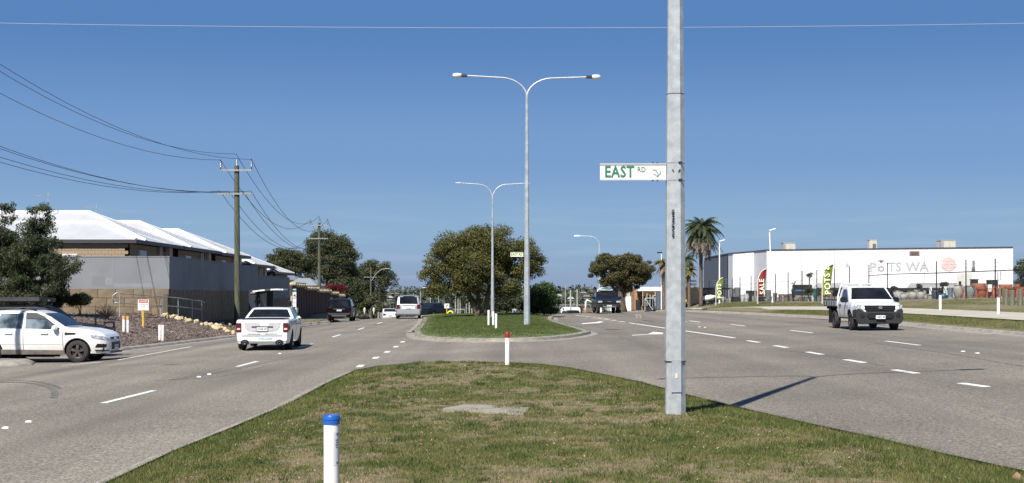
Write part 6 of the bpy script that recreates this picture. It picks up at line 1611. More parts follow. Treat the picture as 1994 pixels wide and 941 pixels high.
palm('spiky dark yucca at the end of the last white roof', 528, 560, 128, 527, 15, 24, M_FROND, 9, zf=lambda x, y: 1.2, dead=0, trunk_r=.12, cat='plant', name='yucca')

# ================================================================== far woods, houses, poles
r = np.random.default_rng(99); cl = []
def woods(n, y0, y1, xs, top0, hh, rr0, seed, nleaf, size, name, label, m):
    r = np.random.default_rng(seed); cl = []
    for i in range(n):
        y = r.uniform(y0, y1); x = r.uniform(*xs) * y; top = EYE + (HOR - top0 + r.normal() * 2.2) / FPX * y; k = rr0 * r.uniform(.7, 1.3)
        z = top - k - abs(r.normal()) * hh * .07
        cl.append((x, y, z, k * 1.3, k * 1.2, k)); cl.append((x + r.normal() * k, y, z - k * 1.3, k * 1.3, k, k * 1.1)); cl.append((x + r.normal() * k, y, z - k * 2.6, k * 1.4, k, k * 1.2))
    o = leaf_cards(name, cl, nleaf, size, m, None, seed, .2, 1.6); return tag(o, label, 'woods', kind='stuff')
L_FAR = leafmat('leaf_far', (.050, .062, .045), (.075, .088, .062), (.11, .12, .085), .2)
woods(520, 640, 900, (-.42, .42), 559.5, 12, 5.5, 51, 150000, 2.2, 'far_woods', 'wooded ridge far off on the horizon', L_FAR)
woods(420, 400, 600, (-.42, .42), 568, 10, 4.0, 52, 140000, 1.5, 'middle_woods', 'band of bush in the valley beyond the crest', L_FAR)
hs_px = [(1100, 572), (1120, 568), (1133, 571), (1148, 563), (1085, 577), (778, 573), (764, 580), (1138, 578), (1108, 582), (800, 584), (742, 583)]
for i, (px, py) in enumerate(hs_px):
    d = 636 if py < 575 else 398; x = sx_(px, d); z = sz_(py, d); rb_ = random.Random(i); w = rb_.uniform(1.4, 2.6)
    h_ = thing('far_house', 'tiny pale house roof %s' % ['left of the lone white pole', 'right of the lone white pole', 'just left of the parked truck', 'highest on the right ridge', 'low beside the dense shrub', 'above the white car', 'left above the white car', 'near the right tree foot', 'low near the small dark car', 'above the silver van', 'beside the fifth power pole'][i], 'house', (x, d - 12, z - 3), 0, 'tiny houses on the far ridge')
    MB().box((0, 0, 2.7), (w, 3, .7)).build('wall', mat('far_wall', (.20, .19, .17), rough=.9), h_)
    MB().prism([(-w / 2 - .2, 3.0), (w / 2 + .2, 3.0), (w * .3, 3.6), (-w * .3, 3.6)], lambda a, b: (a, -1.8, b), lambda a, b: (a, 1.8, b)).build('roof', mat('far_roof_pale', (.42, .41, .40), rough=.8) if i % 2 == 0 else mat('far_roof', (.22, .18, .16), rough=.8), h_)
M_PALEP = mat('pale_timber', (.42, .40, .33), (.34, .32, .26), rough=.9)
for i, (px, t, b_, d, w, m_, lab) in enumerate(((1111, 565, 614, 190, .22, M_PALEP, 'pale leaning timber pole right of the dense shrub'), (1124, 563, 602, 240, .24, M_PALEP, 'plain pale pole behind the white van'), (1101, 556, 600, 330, .2, M_GALV, 'thin far pole above the white van'),
        (887, 578, 612, 230, .16, M_PALEP, 'leftmost white pole under the island tree'), (892, 582, 612, 232, .16, M_PALEP, 'second white pole under the island tree'), (896, 584, 612, 234, .16, M_PALEP, 'third white pole under the island tree'),
        (908, 572, 612, 228, .13, M_GALV, 'thin grey pole in the middle under the island tree'), (914, 574, 612, 230, .16, M_PALEP, 'white pole left of the dark trunk'), (919, 580, 612, 232, .16, M_PALEP, 'white pole touching the dark trunk'), (854, 574, 608, 300, .16, M_GALV, 'thin grey pole right of the far lamp'), (819, 566, 600, 330, .18, M_PALEP, 'pale pole over the silver van'), (805, 570, 590, 380, .14, M_GALV, 'small pole over the silver van roof'))):
    x = sx_(px, d); zb, zt_ = sz_(b_ + 10, d), sz_(t, d)
    o = MB().cyl((0, 0, 0), (0, 0, zt_ - zb), w * .6, w * .45, 8).build('plain_pole', m_, loc=(x, d, zb)); tag(o, lab, 'pole', 'plain poles beyond the crest')
for px, pt, arm, d, lab in ((838, 562, 10, 300, 'tiny far twin lamp right of the silver van'), (760, 527, -10, 270, 'raised lamp arm above the fifth power pole')):
    if px == 838:
        root = thing('far_lamp', lab, 'street light', (sx_(px, d), d, -6)); zt_ = sz_(pt, d) + 6
        MB().cyl((0, 0, 0), (0, 0, zt_ - .4), .13, .09, 6).build('shaft', M_GALV2, root); MB().tube([(-1.8, 0, zt_ + .1), (-.5, 0, zt_ + .3), (0, 0, zt_ - .5), (.5, 0, zt_ + .3), (1.8, 0, zt_ + .1)], .09, 6).build('arm', M_GALV2, root)
g = Vector((sx_(870, 120), 120, z_m2f(sx_(870, 120), 120)))
root = thing('chevron_sign', 'small white sign with a red arrow on a yellow post at the crest', 'sign', (g.x, g.y, sz_(614, 120)))
k = 120 / FPX
MB().box((0, 0, 6 * k), (.07, .05, 14 * k)).build('post', M_YEL, root); MB().box((0, -.04, 18 * k), (9 * k, .03, 9 * k)).build('panel', M_WHITE, root)
MB().prism([(-2.8 * k, 16 * k), (-1.6 * k, 15 * k), (1.2 * k, 18.4 * k), (1.2 * k, 16.6 * k), (2.8 * k, 21 * k), (-1 * k, 20.4 * k), (.2 * k, 19.4 * k)], lambda a, b: (a, -.065, b), lambda a, b: (a, -.05, b)).build('arrow', mat('sign_red2', (.5, .06, .05), rough=.5), root)
mb = MB(); mb.smooth = True; mb.tube([(-.22, 0, 0), (-.2, 0, .2), (-.1, 0, .3), (.1, 0, .3), (.2, 0, .2), (.22, 0, 0)], .07, 8); tag(mb.build('hazard_hoop', mat('hazard_yellow', (.72, .68, .03), rough=.5), loc=(sx_(877, 119), 119, sz_(613, 119))), 'small bright yellow hoop beside the arrow sign', 'marker')
for px, py, lab in ((1003, 607.5, 'white electrical box half hidden in the undergrowth'),):
    d = 99; x = sx_(px, d); o = MB().box((0, 0, .15), (.42, .3, .4)).build('utility_box', M_WHITE, loc=(x, d, z_m2f(x, d)), bevel=.03); tag(o, lab, 'box')
# far fence rails / bridge line in the valley
for px0, px1, py, d, lab in ((820, 905, 602.5, 260, 'pale guard rail line beyond the crest left'), (1060, 1150, 594, 330, 'pale roadside rail beyond the crest right')):
    x0, x1 = sx_(px0, d), sx_(px1, d); root = thing('guard_rail', lab, 'guard rail', ((x0 + x1) / 2, d, sz_(py, d))); L = x1 - x0
    MB().box((0, 0, 0), (L, .06, .10)).build('rail', M_GALV2, root)
    for i in range(7): MB().box((-L / 2 + L * i / 6, .1, -.5), (.08, .08, 1.0)).build('post', M_GALV, root)
# ================================================================== vehicles
M_TYRE = mat('tyre_rubber', (.018, .018, .018), (.035, .033, .030), scale=8, rough=.85)
M_CHROME = mat('chrome', (.60, .60, .60), rough=.15, metal=1.0)
M_RIMD = mat('rim_bronze', (.16, .12, .11), (.10, .08, .075), scale=6, rough=.45, metal=.6)
M_RIMS = mat('rim_silver', (.40, .40, .41), rough=.35, metal=.7)
M_RIMB = mat('rim_black', (.03, .03, .032), rough=.5)
M_UNDER = mat('underbody', (.008, .008, .009), rough=.9)
M_PLAST = mat('grey_bumper_plastic', (.020, .021, .024), (.028, .029, .032), scale=10, rough=.6)
M_SILVER = mat('silver_paint', (.50, .51, .52), rough=.3, metal=.6, coat=.6)
M_WCAR = mat('car_white', (.74, .75, .75), (.70, .70, .70), scale=1.5, rough=.28, coat=.8)
M_WDUST = mat('car_white_dusty', (.74, .745, .74), (.66, .64, .60), scale=1.2, rough=.30, coat=.6)
M_BCAR = mat('car_black', (.004, .0045, .006), rough=.14, spec=.2)
M_TAILD = mat('tail_lamp_dim', (.045, .006, .008), rough=.3)
M_NCAR = mat('car_navy', (.009, .012, .022), rough=.32, spec=.2, coat=.12)
M_WIND = mat('tinted_glass', (.006, .007, .009), (.018, .021, .025), scale=1.3, rough=.08, spec=.22)
M_SIDEG = mat('side_glass', (.03, .04, .045), (.20, .24, .26), scale=1.6, rough=.06, spec=1.0, coat=.5, lo=.44, hi=.62)
M_TAIL = mat('tail_lamp_red', (.10, .006, .008), (.06, .004, .006), scale=12, rough=.2, coat=.6)
M_HEAD = mat('head_lamp', (.50, .52, .54), (.20, .21, .22), scale=16, rough=.12, coat=1.0)
M_HEADON = mat('head_lamp_lit', (.8, .75, .6), rough=.2, emis=((1.0, .86, .6), 1.6))
M_PLATE = mat('number_plate', (.72, .72, .70), rough=.5)
M_PLATEI = mat('plate_ink', (.02, .03, .12), rough=.6)
M_SEAM = mat('panel_gap', (.02, .02, .02), rough=.9)

class Car:
    """body local axes: x forward, y left, z up; (0, 0, 0) on the ground at mid-length"""
    def __init__(s, name, label, cat, loc, heading, L, W, top, belt, sill, wheels, rw, plan, tum=.22, paint=None, group=None, arch=1.13, roofr=.10, pitch=0.0, bottom=None):
        s.L, s.W, s.top, s.belt, s.sill, s.wh, s.rw, s.plan, s.tum, s.arch, s.rr = L, W, top, belt, sill, wheels, rw, plan, tum, arch, roofr
        s.bot = bottom
        s.root = thing(name, label, cat, loc, heading, group); s.root.rotation_euler = (0, pitch, heading)
        s.paint = paint; s.body()
    def zt(s, x): return float(np.interp(x, [p[0] for p in s.top], [p[1] for p in s.top]))
    def zs(s, x): return min(float(np.interp(x, [p[0] for p in s.belt], [p[1] for p in s.belt])), s.zt(x) - .04)
    def w(s, x): return s.W / 2 * float(np.interp(x, [p[0] for p in s.plan], [p[1] for p in s.plan]))
    def zb(s, x):
        z = s.sill if s.bot is None else float(np.interp(x, [p[0] for p in s.bot], [p[1] for p in s.bot])); R_ = s.rw * s.arch
        for xw in s.wh:
            if abs(x - xw) < R_: z = max(z, s.rw + math.sqrt(R_ * R_ - (x - xw) ** 2))
        return min(z, s.zs(x) - .03)
    def y(s, x, z):
        zs = s.zs(x); w = s.w(x)
        if z <= zs:
            t = (zs - z) / max(.2, zs - s.sill); return w * (1 - .015 * (1 - min(1, t * 5)) - .07 * max(0, t - .35) ** 2 / .42)
        return w * (1 - .015) - s.tum * (z - zs) - .02 * min(1, (z - zs) / .05)
    def body(s):
        xs = set(np.linspace(-s.L / 2, s.L / 2, 80).tolist()) | {p[0] for p in s.top} | {p[0] for p in s.plan}
        for xw in s.wh: xs |= set((xw + s.rw * s.arch * np.cos(np.linspace(0, PI, 15))).tolist())
        xs = sorted(x for x in xs if -s.L / 2 - 1e-6 <= x <= s.L / 2 + 1e-6); xs = [x for i, x in enumerate(xs) if i == 0 or x - xs[i - 1] > .004]
        rows = []
        for x in xs:
            zb, zs, zt = s.zb(x), s.zs(x), s.zt(x); r = []
            for i in range(7): z = zb + (zs - zb) * i / 6; r.append((s.y(x, z), z))
            c = min(s.rr, (zt - zs) * .5)
            for i in range(1, 5): z = zs + (zt - c - zs) * i / 4; r.append((s.y(x, z), z))
            ye = r[-1][0]; rad = min(c * 1.6, ye * .5)
            for a in (30, 60, 85): a = R(a); r.append((ye - rad * (1 - math.cos(a)) , zt - c + c * math.sin(a) * .88))
            y1 = r[-1][0]; z1 = r[-1][1]
            for t in (.66, .33, 0): r.append((y1 * t, z1 + (zt - z1) * (1 - t * t)))
            rows.append((x, r))
        n = len(rows[0][1]); N = 2 * n - 1; vs = []; fs = []
        for x, r in rows: vs += [(x, -a, b) for a, b in r] + [(x, a, b) for a, b in reversed(r[:-1])]
        for i in range(len(rows) - 1):
            for j in range(N - 1): fs.append((i * N + j, i * N + j + 1, (i + 1) * N + j + 1, (i + 1) * N + j))
        fs.append(tuple(range(N))); fs.append(tuple((len(rows) - 1) * N + j for j in range(N - 1, -1, -1)))
        mb = MB(); mb.smooth = True; mb.add(vs, fs); o = mb.build('body', s.paint, s.root, auto=38); s.bodyo = o
        # dark underbody and wheel wells
        x0, x1 = -s.L / 2 + .12, s.L / 2 - .12; z1 = min(s.zs(0), .9)
        u = MB(); u.box(((x0 + x1) / 2, 0, (s.sill + .02 + z1 - .08) / 2), (x1 - x0, s.W * .86 - 2 * .22, z1 - .08 - s.sill)); 
        seg = [x0] + [q for xw in s.wh for q in (xw - s.rw * s.arch - .0, xw + s.rw * s.arch)] + [x1]
        for a, b in zip(seg[::2], seg[1::2]):
            if b - a > .05: u.box(((a + b) / 2, 0, (s.sill + .06 + .62) / 2), (b - a - .02, s.w((a + b) / 2) * 2 * .90, .62 - s.sill - .06))
        u.build('underbody', M_UNDER, s.root)
    def side(s, name, poly, m, off=.010, sides=(-1, 1), parent=None, cut=.14):
        for sd in sides:
            bm = bmesh.new(); bm.faces.new([bm.verts.new((p[0], 0, p[1])) for p in poly]); bmesh.ops.triangulate(bm, faces=bm.faces)
            for ax, lo, hi in ((0, min(p[0] for p in poly), max(p[0] for p in poly)), (2, min(p[1] for p in poly), max(p[1] for p in poly))):
                q = lo + cut
                while q < hi:
                    co = [0, 0, 0]; co[ax] = q; no = [0, 0, 0]; no[ax] = 1
                    bmesh.ops.bisect_plane(bm, geom=bm.verts[:] + bm.edges[:] + bm.faces[:], plane_co=co, plane_no=no, dist=1e-5); q += cut
            for v in bm.verts: v.co.y = sd * (s.y(v.co.x, v.co.z) + off)
            r = bmesh.ops.extrude_edge_only(bm, edges=[e for e in bm.edges if len(e.link_faces) == 1])
            for v in [g for g in r['geom'] if isinstance(g, bmesh.types.BMVert)]: v.co.y -= sd * (off + .02)
            bmesh.ops.recalc_face_normals(bm, faces=bm.faces)
            for f in bm.faces: f.smooth = True
            me = bpy.data.meshes.new(name); bm.to_mesh(me); bm.free(); me.materials.append(m)
            try: me.set_sharp_from_angle(angle=R(40))
            except Exception: pass
            o = bpy.data.objects.new(name, me); COL.objects.link(o); o.parent = parent or s.root
        return o
    def slope(s, name, x0, x1, f0, f1, m, off=.012, y0=None, y1=None, parent=None, n=8):
        """patch on the top skin between stations x0..x1, reaching f0/f1 of the half width there"""
        vs = []; fs = []; M_ = 10
        for i in range(n + 1):
            t = i / n; x = x0 + (x1 - x0) * t; zt = s.zt(x); c = min(s.rr, (zt - s.zs(x)) * .5); e = s.y(x, zt - c) - c * .6; f = (f0 + (f1 - f0) * t) * e
            dz = s.zt(x + .01) - s.zt(x - .01); nv = Vector((-dz, 0, .02)).normalized()
            for j in range(M_ + 1):
                yy = -f + 2 * f * j / M_; z = zt - c * .12 * (yy / e) ** 2
                vs.append((x + nv.x * off, yy, z + nv.z * off))
        for i in range(n):
            for j in range(M_): a = i * (M_ + 1) + j; fs.append((a, a + 1, a + M_ + 2, a + M_ + 1))
        mb = MB(); mb.smooth = True; mb.add(vs, fs); return mb.build(name, m, parent or s.root)
    def face(s, name, fr, poly, m, t=.04, off=0.0, parent=None, bevel=.0, x=None, curve=.0):
        """plate on the front (+1) or rear (-1) face; poly in (y, z); seen from outside"""
        X_ = fr * (s.L / 2 if x is None else x)
        mb = MB(); mb.prism(poly, lambda a, b: (X_ + fr * (off + t - curve * a * a), a, b), lambda a, b: (X_ - fr * (.08 + curve * a * a), a, b)); return mb.build(name, m, parent or s.root, bevel=bevel)
    def rect(s, name, fr, y0, y1, z0, z1, m, **k): return s.face(name, fr, [(y0, z0), (y1, z0), (y1, z1), (y0, z1)], m, **k)
    def wheels(s, rim, tw=.235, track=None, spokes=5, rimr=.64):
        tr = track or s.W - tw - .04
        for xw in s.wh:
            for sd in (-1, 1):
                yc = sd * tr / 2; r = s.rw; h = MB(); h.cyl((0, -sd * tw * .3, 0), (0, sd * tw * .2, 0), r * .5, r * .5, 16)
                hub = h.build('wheel', M_UNDER, s.root, loc=(xw, yc, r))
                t = MB(); t.smooth = True; t.lathe([(r * rimr, -tw / 2), (r * .9, -tw / 2), (r * .985, -tw * .40), (r, -tw * .25), (r, tw * .25), (r * .985, tw * .40), (r * .9, tw / 2), (r * .74, tw * .50), (r * rimr, tw * .42)], n=32, axis='Y'); t.build('tyre', M_TYRE, hub, auto=50)
                q = MB(); q.lathe([(r * rimr, sd * tw * .46), (r * rimr * .93, sd * tw * .46), (r * rimr * .90, sd * tw * .05)], n=28, axis='Y')
                for i in range(spokes):
                    a = 2 * PI * i / spokes + .3
                    for da in ((-.13, .13) if spokes <= 6 else (0,)):
                        c0 = Vector((math.cos(a + da * 1.4) * r * .12, 0, math.sin(a + da * 1.4) * r * .12)); c1 = Vector((math.cos(a + da) * r * rimr * .95, 0, math.sin(a + da) * r * rimr * .95)); dv = (c1 - c0); 
                        Mx = Matrix.Rotation(-math.atan2(dv.z, dv.x), 3, 'Y'); q.box(((c0 + c1) / 2) + Vector((0, sd * tw * .34, 0)), (dv.length, .03, r * .11), M=Mx)
                q.cyl((0, sd * tw * .2, 0), (0, sd * tw * .42, 0), r * .17, r * .14, 14); q.build('rim', rim, hub)
    def mirror(s, x, z, m, size=(.14, .24, .17), sides=(-1, 1), out=.12):
        for sd in sides:
            y = sd * (s.y(x, z) + out); MB().box((x, y, z), size).build('mirror', m, s.root, bevel=.04)
            MB().box((x, sd * (s.y(x, z) + .02), z - .05), (.06, .12, .05)).build('mirror_arm', M_BLACK, s.root)
    def plate(s, fr, txt, z, y=0, w=.37, h=.12, off=.06, m=M_PLATE):
        X_ = fr * (s.L / 2 + off); o = MB().box((X_, y, z), (.012, w, h)).build('number_plate', m, s.root, bevel=.004)
        Mx = Matrix.Translation((X_ + fr * .008, y, z)) @ Matrix.Rotation(fr * PI / 2, 4, 'Z') @ Matrix.Rotation(PI / 2, 4, 'X')
        text('plate_lettering', txt, h * .66, Mx, M_PLATEI, s.root, .001, .002, sx=.86)
    def seam(s, x, z0, z1, sides=(-1, 1), lean=0.0): s.side('door_seam', [(x - .008, z0), (x + .008, z0), (x + .008 + lean, z1), (x - .008 + lean, z1)], M_SEAM, off=.004, sides=sides)
    def seamh(s, x0, x1, z, m=M_SEAM, h=.016, sides=(-1, 1), name='body_crease'): s.side(name, [(x0, z - h / 2), (x1, z - h / 2), (x1, z + h / 2), (x0, z + h / 2)], m, off=.004, sides=sides)

def grd(px, py, d): x = sx_(px, d); return Vector((x, d, tzf(x, d) + .006))

# ---- 1. white wagon entering from the side street, cut by the left edge
c = Car('white_wagon', 'white wagon with bronze wheels coming out of the side street at the left edge', 'car', Vector((-15.50, 44.05, tzf(-15.2, 44.0) + .006)), R(-1.0), 4.88, 1.90,
        [(-2.44, .98), (-2.40, 1.10), (-2.12, 1.55), (-1.85, 1.67), (-.9, 1.71), (-.05, 1.70), (.25, 1.63), (.55, 1.50), (1.08, 1.17), (1.18, 1.145), (1.70, 1.10), (2.10, 1.02), (2.30, .92), (2.40, .80), (2.44, .70)],
        [(-2.44, .90), (-1.9, 1.03), (1.0, 1.03), (1.3, 1.00), (2.0, .92), (2.3, .82), (2.44, .62)], .30, (-1.36, 1.48), .368,
        [(-2.44, .86), (-2.3, .95), (-1.9, 1), (1.6, 1), (1.95, .975), (2.2, .91), (2.35, .80), (2.44, .64)], tum=.27, paint=M_WDUST)
c.wheels(M_RIMD, spokes=5, rimr=.66)
# side windows: front door glass, rear door glass, quarter glass
c.side('front_window', [(-.22, 1.08), (.92, 1.08), (.80, 1.16), (.38, 1.47), (.10, 1.58), (-.22, 1.60)], M_SIDEG)
c.side('rear_window', [(-1.22, 1.08), (-.32, 1.08), (-.32, 1.60), (-1.05, 1.58)], M_SIDEG)
c.side('quarter_window', [(-2.0, 1.18), (-1.32, 1.10), (-1.15, 1.56), (-1.7, 1.52)], M_WIND)
c.side('weather_shield', [(-.22, 1.44), (.40, 1.42), (.92, 1.10), (.80, 1.19), (.38, 1.50), (.10, 1.615), (-.22, 1.625)], M_BLACK, off=.03)
c.slope('windscreen', .34, 1.05, .90, .97, M_WIND); c.slope('bonnet_gap', 1.10, 1.16, .95, .95, M_BLACK, off=.004, n=2)
for x, l in ((1.03, -.02), (-.27, .0), (-1.28, .06)): c.seam(x, .42, 1.03, lean=l)
c.seamh(-1.3, 1.0, .60, m=mat('crease_shade', (.45, .45, .44), rough=.5), h=.012)
c.side('side_skirt', [(-1.0, .27), (1.06, .27), (1.06, .41), (-1.0, .43)], mat('dirty_skirt', (.20, .17, .15), (.12, .105, .095), scale=4, rough=.8), off=.016)
for x in (.42, -.75): c.side('door_handle', [(x - .12, .94), (x + .12, .94), (x + .12, .985), (x - .12, .985)], M_WCAR, off=.045)
c.side('vent_trim', [(1.08, .90), (1.40, .92), (1.45, .95), (1.38, .985), (1.08, .99)], M_SEAM, off=.014)
c.side('wheel_arch', [(1.48 + .44 * math.cos(a), .368 + .44 * math.sin(a)) for a in [PI * i / 14 for i in range(15)]] + [(1.48 + .41 * math.cos(a), .368 + .41 * math.sin(a)) for a in [PI * (14 - i) / 14 for i in range(15)]], M_BLACK, off=.003, cut=5)
c.mirror(.78, 1.13, M_WCAR, size=(.16, .20, .17), out=.13)
c.side('headlamp', [(1.93, .82), (2.38, .72), (2.41, .79), (2.25, .87), (1.90, .93)], M_HEAD, off=.014)
c.rect('grille', 1, -.44, .44, .72, .82, M_BLACK, t=-.02, off=.0); c.rect('lower_grille', 1, -.42, .42, .42, .66, M_BLACK, t=.02)
c.rect('lower_lip', 1, -.55, .55, .30, .36, M_BLACK, t=.05); c.face('badge', 1, [(.09 * math.cos(a), .77 + .045 * math.sin(a)) for a in [2 * PI * i / 16 for i in range(16)]], M_CHROME, t=.01)
for q in range(3): c.rect('grille_bar', 1, -.41, .41, .46 + q * .07, .475 + q * .07, M_DARK, t=.035)
c.side('fog_lamp_recess', [(2.05, .50), (2.36, .50), (2.38, .60), (2.12, .62)], M_BLACK, off=.012)
c.side('bumper_lip', [(2.05, .385), (2.42, .37), (2.42, .41), (2.05, .425)], M_BLACK, off=.03)
c.plate(1, '1EXH 412', .50, y=-.05, off=.04)
for sd in (-1, 1):
    m_ = MB(); m_.smooth = True; m_.tube([(-1.95, sd * .70, 1.66), (-1.8, sd * .70, 1.735), (-.9, sd * .70, 1.765), (-.2, sd * .70, 1.75), (.08, sd * .68, 1.685)], .02, 6); m_.build('roof_rail', M_BLACK, c.root)
m_ = MB(); m_.tube([(-1.9, .3, 1.7), (-1.95, .3, 1.9)], .01, 4); m_.build('aerial', M_BLACK, c.root)

# ---- 2. dark four wheel drive beyond it
c = Car('dark_four_wheel_drive', 'dark four wheel drive with a black roof rack and aerial hidden behind the white wagon', 'car', Vector((-16.90, 47.9, tzf(-15.9, 47.5) + .0)), R(0), 4.7, 1.86,
        [(-2.35, 1.0), (-2.3, 1.2), (-2.1, 1.75), (-1.8, 1.82), (.1, 1.84), (.45, 1.72), (1.0, 1.26), (1.1, 1.20), (1.8, 1.15), (2.2, 1.05), (2.3, .95), (2.35, .8)],
        [(-2.35, .95), (1.0, 1.12), (2.2, 1.0), (2.35, .72)], .42, (-1.35, 1.45), .40, [(-2.35, .9), (-2.0, 1), (1.8, 1), (2.2, .92), (2.35, .82)], tum=.2, paint=mat('matt_black_paint', (.008, .008, .010), rough=.55, spec=.25))
M_MATTG = mat('dull_glass', (.006, .007, .009), rough=.5, spec=.2)
c.wheels(M_RIMB, spokes=6); c.side('side_window', [(-1.9, 1.18), (.85, 1.18), (.3, 1.70), (-1.9, 1.72)], M_MATTG); c.slope('windscreen', .45, 1.0, .9, .95, M_MATTG)
rk = MB()
for q in range(9): rk.box((-2.1 + q * .27, 0, 1.97), (.06, 1.35, .03))
rk.box((-1.02, -.70, 2.02), (2.6, .05, .16)).box((-1.02, .70, 2.02), (2.6, .05, .16)).box((.26, 0, 2.02), (.05, 1.4, .14)).box((-2.3, 0, 2.02), (.05, 1.4, .14))
for xx in (-1.6, -.6, .15):
    for yy in (-.66, .66): rk.box((xx, yy, 1.90), (.06, .05, .16))
rk.build('roof_rack', M_BLACK, c.root)
MB().box((-1.1, -.78, 2.04), (2.75, .16, .17)).build('awning_bag', mat('canvas_black', (.03, .031, .034), (.05, .05, .055), rough=.8), c.root, bevel=.03)
m_ = MB(); m_.smooth = True; m_.tube([(.95, -.84, 1.2), (.70, -.80, 1.65), (.60, -.80, 1.86), (.60, -.8, 1.93)], .045, 8); m_.lathe([(0, 2.06), (.10, 2.04), (.13, 1.98), (.10, 1.92), (0, 1.90)], (.60, -.80, 0), 12); m_.build('snorkel', M_BLACK, c.root)
MB().cyl((2.12, -.5, 1.05), (2.12, -.5, 1.85), .015, .008, 5).build('aerial', M_BLACK, c.root); MB().cyl((2.12, -.5, 1.15), (2.12, -.5, 1.42), .035, .03, 8).build('aerial_base', M_BLACK, c.root)
m_ = MB(); m_.smooth = True; m_.tube([(2.2, -.85, .95), (2.45, -.7, 1.0), (2.5, 0, 1.0), (2.45, .7, 1.0), (2.2, .85, .95)], .05, 8); m_.tube([(2.45, -.7, .6), (2.45, -.55, 1.22), (2.45, .55, 1.22), (2.45, .7, .6)], .035, 8); m_.build('bull_bar', M_BLACK, c.root)

# ---- 3. white utility car driving away on the left road
c = Car('white_utility', 'white two-door utility with twin exhausts and an open tray driving away', 'car', Vector((-8.62, 47.75, tzf(-8.6, 47.5) + .006)), R(90 + 3.4), 4.90, 1.86,
        [(-2.45, 1.02), (-2.38, 1.045), (-.50, 1.07), (-.46, 1.08), (.02, 1.39), (.15, 1.43), (.55, 1.445), (.85, 1.41), (1.45, 1.06), (1.55, 1.03), (2.1, .94), (2.38, .80), (2.45, .70)],
        [(-2.45, .96), (-2.3, 1.0), (.0, .99), (1.5, .96), (2.2, .84), (2.45, .62)], .24, (-1.52, 1.42), .335,
        [(-2.45, .90), (-2.36, .955), (-2.0, 1), (1.7, 1), (2.1, .95), (2.35, .84), (2.45, .72)], tum=.56, paint=M_WCAR, roofr=.07)
c.wheels(M_RIMB, tw=.245, spokes=5, rimr=.70)
c.slope('rear_glass', -.44, -.02, .90, .86, M_WIND); c.slope('windscreen', .9, 1.42, .88, .94, M_WIND)
c.side('side_window', [(-.18, 1.04), (1.30, 1.04), (1.05, 1.16), (.72, 1.345), (.15, 1.365)], M_WIND)
MB().box((-1.40, 0, 1.062), (1.86, 1.42, .035)).build('tonneau_cover', M_BLACK, c.root, bevel=.01); c.slope('cover_edge', -2.34, -.50, .80, .82, M_BLACK, off=.012, n=10)
c.seam(-.35, .40, .98); c.seam(1.05, .40, .98)
c.side('door_handle', [(-.22, .84), (.02, .84), (.02, .88), (-.22, .88)], M_WCAR, off=.04)
c.side('fender_vent', [(1.02, .52), (1.22, .52), (1.22, .55), (1.02, .55)], M_BLACK, off=.01)
c.mirror(1.05, 1.05, M_WCAR, size=(.12, .16, .12), out=.03)
# rear: tailgate sign-written in greys, plate recess, lamps, bumper, exhausts
M_GREYP = mat('vinyl_grey', (.50, .49, .49), (.42, .41, .42), scale=7, rough=.4)
c.face('tailgate', -1, [(-.66, .56), (.66, .56), (.70, .98), (-.70, .98)], M_WCAR, t=.015, curve=.02)
c.face('tailgate_graphic', -1, [(-.40, .66), (-.12, .66), (-.24, .95), (-.62, .95), (-.60, .80), (-.52, .70)], M_GREYP, t=.020, curve=.02)
c.face('tailgate_graphic', -1, [(.03, .66), (.46, .66), (.54, .72), (.60, .80), (.60, .93), (.10, .96)], M_GREYP, t=.020, curve=.02)
c.rect('handle_bar', -1, -.36, .36, .795, .82, M_BLACK, t=.045); c.rect('plate_recess', -1, -.35, .35, .66, .79, M_GREYP, t=.022)
c.plate(-1, '1CWM 947', .722, off=.042, w=.37, h=.125); c.rect('plate_frame', -1, -.205, .205, .652, .792, M_BLACK, t=.028)
c.rect('bumper_gap', -1, -.68, .68, .485, .505, M_BLACK, t=.030)
c.face('rear_bumper', -1, [(-.80, .30), (.80, .30), (.84, .36), (.84, .56), (.78, .56), (.74, .49), (-.74, .49), (-.78, .56), (-.84, .56), (-.84, .36)], M_WCAR, t=.06, curve=.05, bevel=.012)
c.rect('diffuser', -1, -.52, .52, .24, .30, mat('diffuser_grey', (.18, .18, .18), rough=.6), t=.03)
for sd in (-1, 1):
    c.face('exhaust_cutout', -1, [(sd * .58 + .14 * math.cos(a), .27 + .10 * math.sin(a)) for a in [2 * PI * i / 14 for i in range(14)]], M_UNDER, t=.075)
    m_ = MB(); m_.smooth = True; m_.lathe([(.052, 0), (.055, .12), (.045, .12), (.04, .0)], n=12, axis='X'); m_.v = [(-2.45 - v[0] - .02, v[1] + sd * .58, v[2] + .265) for v in m_.v]; m_.build('exhaust', M_CHROME, c.root)
    yy = sorted((sd * .70, sd * .875)); tl = c.rect('tail_lamp', -1, yy[0], yy[1], .62, .93, M_TAIL, t=.02, bevel=.012)
    yy = sorted((sd * .735, sd * .845)); c.rect('lamp_lens', -1, yy[0], yy[1], .70, .76, mat('lamp_pale', (.65, .45, .42), rough=.2), t=.03, parent=tl)
c.side('tail_lamp_side', [(-2.44, .64), (-2.25, .68), (-2.22, .88), (-2.43, .93)], M_TAIL, off=.012)
Mx = Matrix.Translation((-2.45 - .016, 0, .565)) @ Matrix.Rotation(-PI / 2, 4, 'Z') @ Matrix.Rotation(PI / 2, 4, 'X')
c.rect('lettering_band', -1, -.50, -.08, .555, .585, M_GREYP, t=.018, curve=.02); c.rect('lettering_band', -1, .08, .50, .555, .585, M_GREYP, t=.018, curve=.02)
Mx = Matrix.Translation((-2.45 - .036, -.1, .40)) @ Matrix.Rotation(-PI / 2, 4, 'Z') @ Matrix.Rotation(PI / 2, 4, 'X')
